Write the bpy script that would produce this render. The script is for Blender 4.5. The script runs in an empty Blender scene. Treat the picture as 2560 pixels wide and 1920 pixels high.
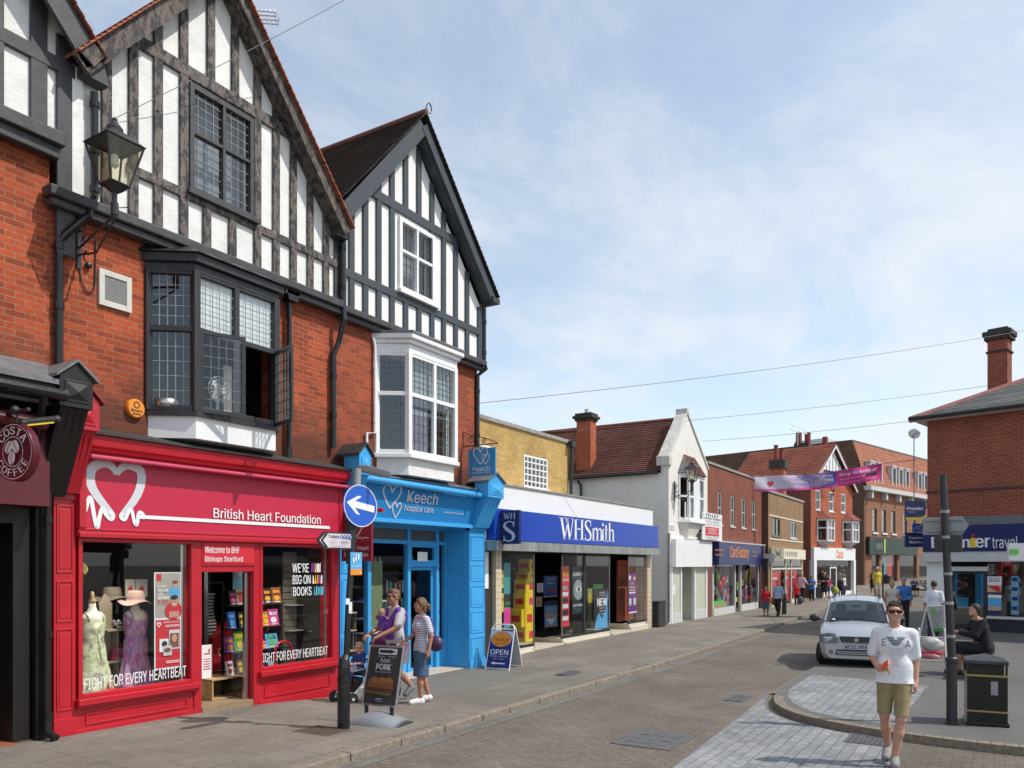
import bpy, math, random
import numpy as np
from mathutils import Vector, Matrix
random.seed(7)
R = math.radians
SC = bpy.context.scene
COL = SC.collection

# ------------------------------------------------------------------ camera
CAM = (-5.34, -10.1, 2.25)
cd = bpy.data.cameras.new('camera'); cam = bpy.data.objects.new('camera', cd); COL.objects.link(cam)
cam.location = CAM; cam.rotation_euler = (R(90), 0, R(-58.4))
cd.sensor_width = 36; cd.lens = 27.67; cd.shift_y = (1412-960)/2560; cd.clip_end = 3000; cd.clip_start = .1
SC.camera = cam

# ------------------------------------------------------------------ light
SUN_EL, SUN_AZ = R(52), math.atan2(.34, -.94)
W = bpy.data.worlds.new('World'); SC.world = W; W.use_nodes = True
nt = W.node_tree; N = nt.nodes; N.clear()
def nn(t, **k):
    n = N.new(t)
    for a, b in k.items(): setattr(n, a, b)
    return n
out = nn('ShaderNodeOutputWorld'); bg = nn('ShaderNodeBackground'); bg.inputs[1].default_value = .125
sky = nn('ShaderNodeTexSky', sky_type='NISHITA', sun_disc=False, sun_elevation=SUN_EL, sun_rotation=SUN_AZ, air_density=1.0, dust_density=.6, ozone_density=1.2)
tc = nn('ShaderNodeTexCoord'); sep = nn('ShaderNodeSeparateXYZ')
nt.links.new(tc.outputs['Generated'], sep.inputs[0])
# project the view direction on a flat cloud layer
def mth(op, a, b=None, clamp=False):
    n = nn('ShaderNodeMath', operation=op, use_clamp=clamp)
    for i, q in enumerate((a, b)):
        if q is None: continue
        if isinstance(q, (int, float)): n.inputs[i].default_value = q
        else: nt.links.new(q, n.inputs[i])
    return n.outputs[0]
zz = mth('ADD', mth('MAXIMUM', sep.outputs[2], 0.0), .16)
cx_ = mth('DIVIDE', sep.outputs[0], zz); cy_ = mth('DIVIDE', sep.outputs[1], zz)
cmb = nn('ShaderNodeCombineXYZ'); nt.links.new(cx_, cmb.inputs[0]); nt.links.new(cy_, cmb.inputs[1])
mp = nn('ShaderNodeMapping'); mp.inputs['Rotation'].default_value = (0, 0, R(35)); mp.inputs['Scale'].default_value = (1.0, 1.35, 1)
nt.links.new(cmb.outputs[0], mp.inputs[0])
n1 = nn('ShaderNodeTexNoise'); n1.inputs['Scale'].default_value = 1.5; n1.inputs['Detail'].default_value = 11; n1.inputs['Roughness'].default_value = .66; n1.inputs['Distortion'].default_value = .35
n2 = nn('ShaderNodeTexNoise'); n2.inputs['Scale'].default_value = .42; n2.inputs['Detail'].default_value = 4
nt.links.new(mp.outputs[0], n1.inputs['Vector']); nt.links.new(cmb.outputs[0], n2.inputs['Vector'])
dt = nn('ShaderNodeVectorMath', operation='DOT_PRODUCT'); dt.inputs[1].default_value = (.865, .03, .50); nt.links.new(tc.outputs['Generated'], dt.inputs[0])
bank = mth('MULTIPLY', mth('MAXIMUM', mth('SUBTRACT', dt.outputs['Value'], .80), 0.0), .42)   # a bank of cloud down the street
cl = mth('ADD', mth('ADD', mth('MULTIPLY', n1.outputs[0], .66), mth('MULTIPLY', n2.outputs[0], .46)), bank)
mr = nn('ShaderNodeMapRange', interpolation_type='SMOOTHSTEP'); mr.inputs[1].default_value = .45; mr.inputs[2].default_value = .79; mr.inputs[3].default_value = .26; mr.inputs[4].default_value = .97
nt.links.new(cl, mr.inputs[0])
hz = mth('POWER', mth('SUBTRACT', 1.0, mth('MAXIMUM', sep.outputs[2], 0.0), True), 5.0)
mask = mth('MAXIMUM', mr.outputs[0], mth('MULTIPLY', hz, .9), True)
mixc = nn('ShaderNodeMixRGB'); mixc.inputs[2].default_value = (5.45, 5.68, 6.0, 1)
tint = nn('ShaderNodeMixRGB', blend_type='MULTIPLY'); tint.inputs[0].default_value = 1; tint.inputs[2].default_value = (1.42, 1.38, 1.25, 1)
nt.links.new(sky.outputs[0], tint.inputs[1])
nt.links.new(mask, mixc.inputs[0]); nt.links.new(tint.outputs[0], mixc.inputs[1]); nt.links.new(mixc.outputs[0], bg.inputs[0]); nt.links.new(bg.outputs[0], out.inputs[0])
sl = bpy.data.lights.new('sun', 'SUN'); sl.energy = 2.85; sl.angle = R(.6); sl.color = (1, .955, .89)
sun = bpy.data.objects.new('sun', sl); COL.objects.link(sun)
sd = Vector((math.cos(SUN_EL)*math.sin(SUN_AZ), math.cos(SUN_EL)*math.cos(SUN_AZ), math.sin(SUN_EL)))
sun.rotation_euler = (-sd).to_track_quat('-Z', 'Y').to_euler(); sun.location = (10, -20, 40)
SC.view_settings.view_transform = 'Standard'; SC.view_settings.look = 'None'; SC.view_settings.exposure = .38; SC.view_settings.gamma = 1

# ------------------------------------------------------------------ survey: photo measurements -> points on a real vertical plane y=Y
SN, CS = math.sin(R(58.4)), math.cos(R(58.4))
VW = dict(A=(0,0,2.4578),B=(0,600,2.4578),C=(0,1245,2.4578),D=(700,200,3.16),E=(750,700,3.16),F=(780,1150,3.16),G=(780,1400,3.6075),
          H=(1160,1000,3.16),I=(1660,1000,3.16),J=(1860,1395,3.16),K=(2160,800,5.53),L=(2160,1200,4.1475),M=(0,950,5.53),P=(1180,1400,4.6083),Q=(1880,1400,6.9125),U=(0,0,1),O=(0,0,.86406))
def ray(v, x, y):
    ox, oy, s = VW[v]; a = (ox+x/s-1280)/1967.4; b = (1412-oy-y/s)/1967.4
    return Vector((SN+CS*a, CS-SN*a, b))
def S(v, x, y, Y=0.):
    d = ray(v, x, y); k = (Y-CAM[1])/d.y
    return CAM[0]+k*d.x, CAM[2]+k*d.z
def SX(v, x, y, X):
    d = ray(v, x, y); k = (X-CAM[0])/d.x
    return CAM[1]+k*d.y, CAM[2]+k*d.z
def SG(v, x, y, z=0.1):
    d = ray(v, x, y); k = (z-CAM[2])/d.z
    return CAM[0]+k*d.x, CAM[1]+k*d.y
def SK(v, x, y, k):
    return Vector(CAM)+ray(v, x, y)*k

# ------------------------------------------------------------------ materials
MT = {}
def newmat(name):
    m = bpy.data.materials.new(name); m.use_nodes = True; t = m.node_tree
    return m, t, t.nodes['Principled BSDF']
def _n(t, ty, **k):
    n = t.nodes.new(ty)
    for a, b in k.items(): setattr(n, a, b)
    return n
def _ramp(t, src, stops):
    r = _n(t, 'ShaderNodeValToRGB'); e = r.color_ramp.elements
    while len(e) < len(stops): e.new(.5)
    for i, (p, c) in enumerate(stops): e[i].position = p; e[i].color = (*c, 1)
    t.links.new(src, r.inputs[0]); return r.outputs[0]
def _noise(t, vec, sc, det=6, ro=.6):
    n = _n(t, 'ShaderNodeTexNoise'); n.inputs['Scale'].default_value = sc; n.inputs['Detail'].default_value = det; n.inputs['Roughness'].default_value = ro
    t.links.new(vec, n.inputs['Vector']); return n.outputs[0]
def _mix(t, f, a, b, mode='MIX'):
    n = _n(t, 'ShaderNodeMixRGB', blend_type=mode)
    for i, q in enumerate((f, a, b)):
        if isinstance(q, (int, float)): n.inputs[i].default_value = q
        elif isinstance(q, tuple): n.inputs[i].default_value = (*q, 1)
        else: t.links.new(q, n.inputs[i])
    return n.outputs[0]
def _bump(t, b, h, st, dist=.02):
    n = _n(t, 'ShaderNodeBump'); n.inputs['Strength'].default_value = st; n.inputs['Distance'].default_value = dist
    t.links.new(h, n.inputs['Height']); t.links.new(n.outputs[0], b.inputs['Normal'])
def mat(name, c, rough=.6, var=.12, vs=3., bump=0., bs=40., metal=0., spec=.5, dirt=0., dc=(.05,.045,.04), stretch=(1,1,1), coat=0., em=None):
    if name in MT: return MT[name]
    m, t, b = newmat(name); MT[name] = m
    b.inputs['Roughness'].default_value = rough; b.inputs['Metallic'].default_value = metal; b.inputs['Specular IOR Level'].default_value = spec; b.inputs['Coat Weight'].default_value = coat
    tcn = _n(t, 'ShaderNodeTexCoord'); mpn = _n(t, 'ShaderNodeMapping'); mpn.inputs['Scale'].default_value = stretch
    t.links.new(tcn.outputs['Object'], mpn.inputs[0]); v = mpn.outputs[0]
    lo = tuple(max(0, q*(1-var)) for q in c); hi = tuple(min(1, q*(1+var)) for q in c)
    co = _ramp(t, _noise(t, v, vs, 8, .65), [(.3, lo), (.7, hi)])
    if dirt:
        f = _ramp(t, _noise(t, v, vs*1.7, 10, .7), [(.55-dirt*.2, (0,0,0)), (.75, (1,1,1))])
        co = _mix(t, _mix(t, 1, f, (dirt,dirt,dirt), 'MULTIPLY'), co, dc)
    t.links.new(co, b.inputs['Base Color'])
    if bump: _bump(t, b, _noise(t, v, bs, 6, .6), bump)
    if em: b.inputs['Emission Color'].default_value = (*em[:3], 1); b.inputs['Emission Strength'].default_value = em[3]
    return m
def brickmat(name, c1, c2, mort, w=.225, h=.075, ms=.009, axis='xy', var=.35, big=.25, dark=(.07,.05,.045), darkamt=.5, rough=.85, off=.5, vs=1.1, bump=.5, soot=None, gum=False):
    if name in MT: return MT[name]
    m, t, b = newmat(name); MT[name] = m; b.inputs['Roughness'].default_value = rough; b.inputs['Specular IOR Level'].default_value = .25
    tcn = _n(t, 'ShaderNodeTexCoord'); sp = _n(t, 'ShaderNodeSeparateXYZ'); t.links.new(tcn.outputs['Object'], sp.inputs[0])
    cb = _n(t, 'ShaderNodeCombineXYZ')
    if axis == 'flat':
        t.links.new(sp.outputs[0], cb.inputs[0]); t.links.new(sp.outputs[1], cb.inputs[1])
    elif axis == 'flaty':
        t.links.new(sp.outputs[1], cb.inputs[0]); t.links.new(sp.outputs[0], cb.inputs[1])
    else:
        if axis == 'xy':
            ad = _n(t, 'ShaderNodeMath', operation='ADD'); t.links.new(sp.outputs[0], ad.inputs[0]); t.links.new(sp.outputs[1], ad.inputs[1]); u = ad.outputs[0]
        else: u = sp.outputs[0 if axis == 'x' else 1]
        t.links.new(u, cb.inputs[0]); t.links.new(sp.outputs[2], cb.inputs[1])
    br = _n(t, 'ShaderNodeTexBrick', offset=off); t.links.new(cb.outputs[0], br.inputs['Vector'])
    br.inputs['Scale'].default_value = 1; br.inputs['Brick Width'].default_value = w; br.inputs['Row Height'].default_value = h; br.inputs['Mortar Size'].default_value = ms; br.inputs['Mortar Smooth'].default_value = .2
    br.inputs['Color1'].default_value = (*c1, 1); br.inputs['Color2'].default_value = (*c2, 1); br.inputs['Mortar'].default_value = (*mort, 1); br.inputs['Bias'].default_value = -.1
    v = tcn.outputs['Object']
    g = _ramp(t, _noise(t, v, vs, 8, .6), [(.3, (1-big,)*3), (.7, (1+big*.6,)*3)])
    co = _mix(t, 1, br.outputs['Color'], g, 'MULTIPLY')
    g2 = _ramp(t, _noise(t, v, 14, 4, .6), [(.3, (1-var*.5,)*3), (.7, (1+var*.4,)*3)])
    co = _mix(t, 1, co, g2, 'MULTIPLY')
    f = _ramp(t, _noise(t, v, .55, 7, .65), [(.56, (0,0,0)), (.74, (darkamt,)*3)])
    co = _mix(t, f, co, dark)
    if soot:   # courses of darker, sooty bricks above the shopfront
        rg = _n(t, 'ShaderNodeMath', operation='MULTIPLY_ADD'); t.links.new(_noise(t, v, 1.6, 6, .6), rg.inputs[0]); rg.inputs[1].default_value = 1.1; t.links.new(sp.outputs[2], rg.inputs[2])
        m2 = _n(t, 'ShaderNodeMapRange'); m2.inputs[1].default_value = soot+.35; m2.inputs[2].default_value = soot+.95; m2.inputs[3].default_value = .72; m2.inputs[4].default_value = 0; t.links.new(rg.outputs[0], m2.inputs[0]); co = _mix(t, m2.outputs[0], co, (.055,.032,.024))
    if gum:
        vo = _n(t, 'ShaderNodeTexVoronoi'); vo.inputs['Scale'].default_value = 3.2; t.links.new(v, vo.inputs['Vector']); co = _mix(t, _ramp(t, vo.outputs['Distance'], [(.055,(.55,.55,.55)),(.085,(0,0,0))]), co, (.075,.07,.062))
        co = _mix(t, _ramp(t, _noise(t, v, .23, 8, .7), [(.48,(0,0,0)),(.66,(.5,.5,.5))]), co, tuple(q*.62 for q in c1))
    t.links.new(co, b.inputs['Base Color'])
    inv = _n(t, 'ShaderNodeMath', operation='SUBTRACT'); inv.inputs[0].default_value = 1; t.links.new(br.outputs['Fac'], inv.inputs[1])
    if bump: _bump(t, b, inv.outputs[0], bump, .01)
    return m
def peelmat(name, wood, paint, thr=.5):
    m, t, b = newmat(name); MT[name] = m; b.inputs['Roughness'].default_value = .75
    tcn = _n(t, 'ShaderNodeTexCoord'); mpn = _n(t, 'ShaderNodeMapping'); mpn.inputs['Scale'].default_value = (1, 1, .45); t.links.new(tcn.outputs['Object'], mpn.inputs[0])
    v = mpn.outputs[0]
    f = _ramp(t, _noise(t, v, 13, 9, .72), [(thr-.04, (0,0,0)), (thr+.04, (1,1,1))])
    wd = _ramp(t, _noise(t, v, 34, 6, .7), [(.25, tuple(q*.5 for q in wood)), (.75, tuple(q*1.35 for q in wood))])
    f2 = _ramp(t, _noise(t, v, 38, 5, .6), [(.70, (0,0,0)), (.73, (1,1,1))])
    co = _mix(t, f, wd, paint); co = _mix(t, f2, co, (.42,.40,.38)); t.links.new(co, b.inputs['Base Color'])
    _bump(t, b, f, .5, .004); return m
def glassmat(name, tint=(1,1,1), ref=1.0, rough=.01):
    m = bpy.data.materials.new(name); m.use_nodes = True; t = m.node_tree; t.nodes.clear(); MT[name] = m
    o = _n(t, 'ShaderNodeOutputMaterial'); mx = _n(t, 'ShaderNodeMixShader'); tr = _n(t, 'ShaderNodeBsdfTransparent'); gl = _n(t, 'ShaderNodeBsdfGlossy'); lw = _n(t, 'ShaderNodeLayerWeight'); p5 = _n(t, 'ShaderNodeMath', operation='POWER'); fr = _n(t, 'ShaderNodeMath', operation='MULTIPLY_ADD')
    tr.inputs[0].default_value = (*tint, 1); gl.inputs['Roughness'].default_value = rough; lw.inputs[0].default_value = .5; p5.inputs[1].default_value = 4; t.links.new(lw.outputs['Facing'], p5.inputs[0]); t.links.new(p5.outputs[0], fr.inputs[0]); fr.inputs[1].default_value = .8; fr.inputs[2].default_value = .045*ref
    t.links.new(fr.outputs[0], mx.inputs[0]); t.links.new(tr.outputs[0], mx.inputs[1]); t.links.new(gl.outputs[0], mx.inputs[2]); t.links.new(mx.outputs[0], o.inputs[0]); return m
glass = glassmat('shop_glass', (.95,.97,.97), 1.6); glass_d = glassmat('window_glass', (.72,.76,.78), 2.2)
plaster = mat('white_plaster', (.80,.79,.76), .8, .08, 2.0, .5, 16, dirt=.42, dc=(.48,.44,.38))
plaster_k = mat('clean_white_plaster', (.82,.81,.79), .8, .03, 2.5, .25, 16)
timber_old = peelmat('weathered_timber', (.165,.135,.118), (.030,.030,.032), .51)
timber_barge = peelmat('peeling_bargeboard', (.15,.115,.095), (.035,.032,.032), .50)
timber_blk = mat('black_timber', (.044,.043,.046), .55, .3, 6, .15, 30, dirt=.3, dc=(.14,.13,.13))
timber_gry = mat('slate_grey_timber', (.045,.055,.065), .5, .12, 4, .1, 30)
black = mat('black_paint', (.027,.027,.029), .4, .3, 8, .05, 40)
blackgloss = mat('gloss_black_paint', (.012,.012,.013), .22, .3, 6, .1, 25)
brick_b = brickmat('orange_red_brick', (.46,.085,.032), (.23,.046,.024), (.32,.20,.115), w=.235, h=.078, ms=.0055, darkamt=.6, soot=4.5)
brick_k = brickmat('dull_red_brick', (.40,.082,.037), (.23,.052,.030), (.24,.15,.09), w=.235, h=.078, ms=.006, darkamt=.65, soot=4.4)
brick_y = brickmat('yellow_stock_brick', (.56,.36,.115), (.44,.27,.085), (.48,.36,.18), h=.08, darkamt=.3)
brick_w = brickmat('whitewashed_brick', (.84,.81,.75), (.80,.77,.71), (.76,.73,.68), var=.1, big=.06, dark=(.5,.48,.44), darkamt=.35)
brick_cf = brickmat('plain_red_brick', (.27,.07,.042), (.22,.058,.036), (.25,.15,.11), darkamt=.4)
brick_br = brickmat('brown_brick', (.33,.20,.10), (.22,.125,.065), (.34,.25,.16), darkamt=.35)
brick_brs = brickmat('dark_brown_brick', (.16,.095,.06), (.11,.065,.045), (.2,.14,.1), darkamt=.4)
brick_cl = brickmat('bright_red_brick', (.48,.11,.05), (.38,.085,.045), (.40,.18,.10), darkamt=.3)
brick_ms = brickmat('brown_red_brick', (.34,.15,.085), (.26,.115,.07), (.30,.18,.12), darkamt=.25)
brick_msd = brickmat('shaded_side_brick', (.15,.08,.055), (.11,.06,.045), (.15,.1,.07), darkamt=.3)  # store brick darkened for the side wall, its shade put into the colour
brick_pr = brickmat('deep_red_brick', (.30,.07,.04), (.22,.05,.03), (.36,.2,.13), darkamt=.5)
tile_d = brickmat('dark_brown_tiles', (.056,.046,.036), (.034,.030,.025), (.022,.017,.015), w=.17, h=.3, ms=.008, axis='y', dark=(.12,.09,.05), darkamt=.35, bump=.3)
tile_r = brickmat('red_clay_tiles', (.30,.09,.055), (.22,.07,.045), (.08,.035,.025), w=.17, h=.3, ms=.008, axis='y', dark=(.10,.06,.05), darkamt=.5, bump=.3)
tile_o = brickmat('orange_clay_tiles', (.42,.13,.07), (.34,.11,.065), (.12,.05,.035), w=.17, h=.3, ms=.008, axis='y', dark=(.16,.08,.06), darkamt=.5, bump=.3)
tile_b = brickmat('brown_red_tiles', (.16,.06,.042), (.115,.046,.034), (.045,.022,.018), w=.17, h=.3, ms=.008, axis='y', dark=(.06,.04,.035), darkamt=.5, bump=.3)
slate = brickmat('grey_slates', (.17,.17,.16), (.13,.135,.13), (.05,.05,.05), w=.25, h=.3, ms=.008, axis='y', dark=(.2,.19,.12), darkamt=.5, bump=.3)
lead = mat('lead_sheet', (.15,.155,.16), .55, .25, 5, .2, 10, dirt=.4, dc=(.05,.05,.05))
stone = mat('grey_coping', (.32,.30,.27), .85, .2, 4, .2, 20, dirt=.5, dc=(.12,.11,.09))
white = mat('white_paint', (.80,.80,.79), .45, .04, 3, dirt=.1, dc=(.6,.58,.55))
whitegl = mat('white_gloss', (.82,.82,.82), .3, .02, 3)
red = mat('red_gloss_paint', (.47,.012,.024), .34, .10, 1.6, .10, 26, dirt=.35, dc=(.30,.012,.02))
crimson = mat('crimson_panel', (.52,.018,.055), .42, .03, 2)
pink = mat('sunlit_red_blind', (.62,.06,.13), .5, .08, 4)  # pinker red of the blind lip has sunlight mixed into its colour
blue = mat('sky_blue_paint', (.055,.37,.74), .36, .08, 1.6, .10, 26, dirt=.3, dc=(.04,.26,.55))
bluepanel = mat('blue_fascia_panel', (.025,.235,.55), .22, .03, 2)
navy = mat('royal_blue_panel', (.009,.058,.39), .35, .06, 2)
navyd = mat('dark_blue_panel', (.012,.022,.12), .4, .08, 3)
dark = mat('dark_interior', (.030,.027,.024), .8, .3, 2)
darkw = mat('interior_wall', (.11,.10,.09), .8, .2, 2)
floorm = mat('wood_floor', (.30,.17,.075), .5, .25, 6, stretch=(1,6,1))
maroon = mat('maroon_paint', (.10,.008,.016), .35, .12, 4)
brown = mat('dark_brown_paint', (.009,.006,.005), .45, .25, 5)
grey = mat('mid_grey', (.30,.30,.30), .6, .1, 5)
lgrey = mat('light_grey', (.55,.55,.54), .6, .06, 5)
steel = mat('brushed_steel', (.55,.55,.56), .3, .08, 12, metal=1)
alu = mat('weathered_aluminium', (.36,.38,.36), .45, .3, 4, metal=.4, dirt=.4, dc=(.1,.11,.09), stretch=(1,1,.3))
cream = mat('cream_board', (.70,.64,.50), .5, .06, 5)
creamt = brickmat('cream_tiles', (.66,.55,.40), (.62,.51,.37), (.35,.3,.22), w=.15, h=.15, ms=.006, off=0, var=.1, big=.1, darkamt=.1, rough=.3)
yellow = mat('yellow_print', (.80,.56,.02), .5, .06, 5)
orange = mat('orange_print', (.80,.27,.02), .5, .06, 5)
redp = mat('red_print', (.60,.02,.035), .5, .05, 5)
whitep = mat('white_print', (.80,.80,.80), .5, .02, 5)
silverp = mat('silver_print', (.62,.63,.66), .4, .05, 5)
blackp = mat('black_print', (.02,.02,.022), .5, .2, 5)
bluep = mat('blue_print', (.03,.10,.45), .45, .1, 5)
lbluep = mat('light_blue_print', (.10,.40,.70), .5, .1, 5)
purplep = mat('purple_print', (.20,.03,.26), .5, .1, 5)
pinkp = mat('pink_print', (.70,.05,.28), .5, .1, 5)
greenp = mat('green_print', (.10,.42,.06), .5, .1, 5)
tealp = mat('teal_print', (.05,.30,.30), .5, .1, 5)
tanp = mat('tan_print', (.55,.38,.25), .6, .15, 8)
brownp = mat('brown_print', (.20,.075,.03), .6, .3, 30)
skinp = mat('photo_skin_print', (.55,.30,.20), .6, .1, 5)
ivory = mat('ivory_mannequin', (.72,.66,.55), .6, .05, 4)

# ------------------------------------------------------------------ mesh builder
class MB:
    def __init__(s): s.v = []; s.f = []; s.m = []
    def _add(s, vs, fs, m=0):
        o = len(s.v); s.v += [tuple(v) for v in vs]; s.f += [tuple(i+o for i in f) for f in fs]; s.m += [m]*len(fs); return s
    def box(s, x0, x1, y0, y1, z0, z1, m=0):
        if x0 > x1: x0, x1 = x1, x0
        if y0 > y1: y0, y1 = y1, y0
        if z0 > z1: z0, z1 = z1, z0
        return s._add([(x0,y0,z0),(x1,y0,z0),(x1,y1,z0),(x0,y1,z0),(x0,y0,z1),(x1,y0,z1),(x1,y1,z1),(x0,y1,z1)],
                      [(0,3,2,1),(4,5,6,7),(0,1,5,4),(1,2,6,5),(2,3,7,6),(3,0,4,7)], m)
    def obox(s, c, u, v, w, m=0):   # centre and three half-axes
        c, u, v, w = Vector(c), Vector(u), Vector(v), Vector(w)
        return s._add([c-u-v-w, c+u-v-w, c+u+v-w, c-u+v-w, c-u-v+w, c+u-v+w, c+u+v+w, c-u+v+w],
                      [(0,3,2,1),(4,5,6,7),(0,1,5,4),(1,2,6,5),(2,3,7,6),(3,0,4,7)], m)
    def bar(s, p, q, w, h=None, m=0, up=(0,0,1)):
        p, q = Vector(p), Vector(q); d = (q-p).normalized(); a = d.cross(Vector(up))
        if a.length < 1e-4: a = d.cross(Vector((0,1,0)))
        a.normalize(); b = a.cross(d); h = w if h is None else h
        return s.obox((p+q)/2, (q-p)/2, a*w/2, b*h/2, m)
    def prism(s, pts, o, u, v, n, m=0, cap=True):   # polygon pts (a,b) in frame o,u,v extruded along vector n
        o, u, v, n = Vector(o), Vector(u), Vector(v), Vector(n); k = len(pts)
        A = [o+u*a+v*b for a, b in pts]; B = [p+n for p in A]
        fs = [tuple(reversed(range(k))), tuple(range(k, 2*k))] if cap else []
        if u.cross(v).dot(n) < 0: A, B = B, A
        return s._add(A+B, fs+[(i, (i+1) % k, k+(i+1) % k, k+i) for i in range(k)], m)
    def xz(s, pts, y0, y1, m=0): return s.prism(pts, (0,y0,0), (1,0,0), (0,0,1), (0,y1-y0,0), m)
    def yz(s, pts, x0, x1, m=0): return s.prism(pts, (x0,0,0), (0,1,0), (0,0,1), (x1-x0,0,0), m)
    def xy(s, pts, z0, z1, m=0): return s.prism(pts, (0,0,z0), (1,0,0), (0,1,0), (0,0,z1-z0), m)
    def beam(s, a, b, w, y0, y1, m=0):   # beam on a facade plane, a,b=(x,z)
        dx, dz = b[0]-a[0], b[1]-a[1]; L = math.hypot(dx, dz); nx, nz = -dz/L*w/2, dx/L*w/2
        return s.xz([(a[0]+nx,a[1]+nz),(a[0]-nx,a[1]-nz),(b[0]-nx,b[1]-nz),(b[0]+nx,b[1]+nz)], y0, y1, m)
    def tube(s, path, r, n=8, m=0, cap=True):
        path = [Vector(p) for p in path]; rs = r if isinstance(r, (list, tuple)) else [r]*len(path); vs = []; prev = None
        for i, p in enumerate(path):
            d = (path[min(i+1, len(path)-1)]-path[max(i-1, 0)]).normalized()
            if prev is None:
                a = d.cross(Vector((0,0,1)));
                if a.length < 1e-3: a = d.cross(Vector((1,0,0)))
            else: a = prev-d*prev.dot(d)
            a.normalize(); prev = a; b = d.cross(a)
            vs += [p+(a*math.cos(t)+b*math.sin(t))*rs[i] for t in (2*math.pi*j/n for j in range(n))]
        fs = [(i*n+j, i*n+(j+1) % n, (i+1)*n+(j+1) % n, (i+1)*n+j) for i in range(len(path)-1) for j in range(n)]
        if cap: fs += [tuple(reversed(range(n))), tuple(range((len(path)-1)*n, len(path)*n))]
        return s._add(vs, fs, m)
    def lathe(s, prof, c=(0,0,0), n=20, m=0, ax='z', sy=1.):   # prof: (r, h)
        vs = []
        for r, h in prof:
            for j in range(n):
                t = 2*math.pi*j/n; a, b = r*math.cos(t), r*math.sin(t)*sy
                p = (a, b, h) if ax == 'z' else ((h, a, b) if ax == 'x' else (a, h, b))
                vs.append((c[0]+p[0], c[1]+p[1], c[2]+p[2]))
        fs = [(i*n+j, i*n+(j+1) % n, (i+1)*n+(j+1) % n, (i+1)*n+j) for i in range(len(prof)-1) for j in range(n)]
        fs += [tuple(reversed(range(n))), tuple(range((len(prof)-1)*n, len(prof)*n))]
        return s._add(vs, fs, m)
    def ball(s, c, r, m=0, n=12):
        rr = r if isinstance(r, (tuple, list)) else (r, r, r); vs = []; k = n//2
        for i in range(k+1):
            a = math.pi*i/k
            for j in range(n):
                t = 2*math.pi*j/n; vs.append((c[0]+rr[0]*math.sin(a)*math.cos(t), c[1]+rr[1]*math.sin(a)*math.sin(t), c[2]+rr[2]*math.cos(a)))
        return s._add(vs, [(i*n+j, (i+1)*n+j, (i+1)*n+(j+1) % n, i*n+(j+1) % n) for i in range(k) for j in range(n)], m)
    def disc(s, o, u, v, ra, rb=None, n=28, m=0, th=None):
        o, u, v = Vector(o), Vector(u), Vector(v); rb = ra if rb is None else rb
        pts = [(ra*math.cos(2*math.pi*j/n), rb*math.sin(2*math.pi*j/n)) for j in range(n)]
        return s.prism(pts, o, u, v, Vector(th) if th else u.cross(v)*.002, m)
    def slope(s, P, n=20, th=.03, m=0):   # overlapping tile courses; P = eave0, eave1, ridge0, ridge1
        e0, e1, r0, r1 = [Vector(p) for p in P]; nr = (e1-e0).cross(r0-e0).normalized()
        if nr.z < 0: nr = -nr
        for i in range(n):
            a, b = i/n, min(1, (i+1.15)/n)
            A, B, C, D = e0.lerp(r0, a), e1.lerp(r1, a), e1.lerp(r1, b), e0.lerp(r0, b); lo, hi = nr*th, nr*th*.25
            vs = [A, B, C, D, A+lo, B+lo, C+hi, D+hi]; fs = [(0,3,2,1),(4,5,6,7),(0,1,5,4),(1,2,6,5),(2,3,7,6),(3,0,4,7)]
            if (B-A).cross(D-A).dot(nr) < 0: fs = [tuple(reversed(f)) for f in fs]
            s._add(vs, fs, m)
        return s
    def frame(s, x0, x1, z0, z1, y0, y1, w, cols=(), rows=(), m=0, mw=None):   # window frame; cols/rows: bar centres
        mw = mw or w*.7
        s.box(x0, x0+w, y0, y1, z0, z1, m); s.box(x1-w, x1, y0, y1, z0, z1, m); s.box(x0+w, x1-w, y0, y1, z0, z0+w, m); s.box(x0+w, x1-w, y0, y1, z1-w, z1, m)
        for c in cols: s.box(c-mw/2, c+mw/2, y0+.004, y1-.004, z0+w, z1-w, m)
        for r in rows: s.box(x0+w, x1-w, y0+.008, y1-.008, r-mw/2, r+mw/2, m)
        return s
    def lattice(s, x0, x1, z0, z1, y, nx, nz, w=.012, m=0):
        for i in range(1, nx): c = x0+(x1-x0)*i/nx; s.box(c-w/2, c+w/2, y-.006, y+.006, z0, z1, m)
        for i in range(1, nz): c = z0+(z1-z0)*i/nz; s.box(x0, x1, y-.0045, y+.0045, c-w/2, c+w/2, m)
        return s
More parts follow.
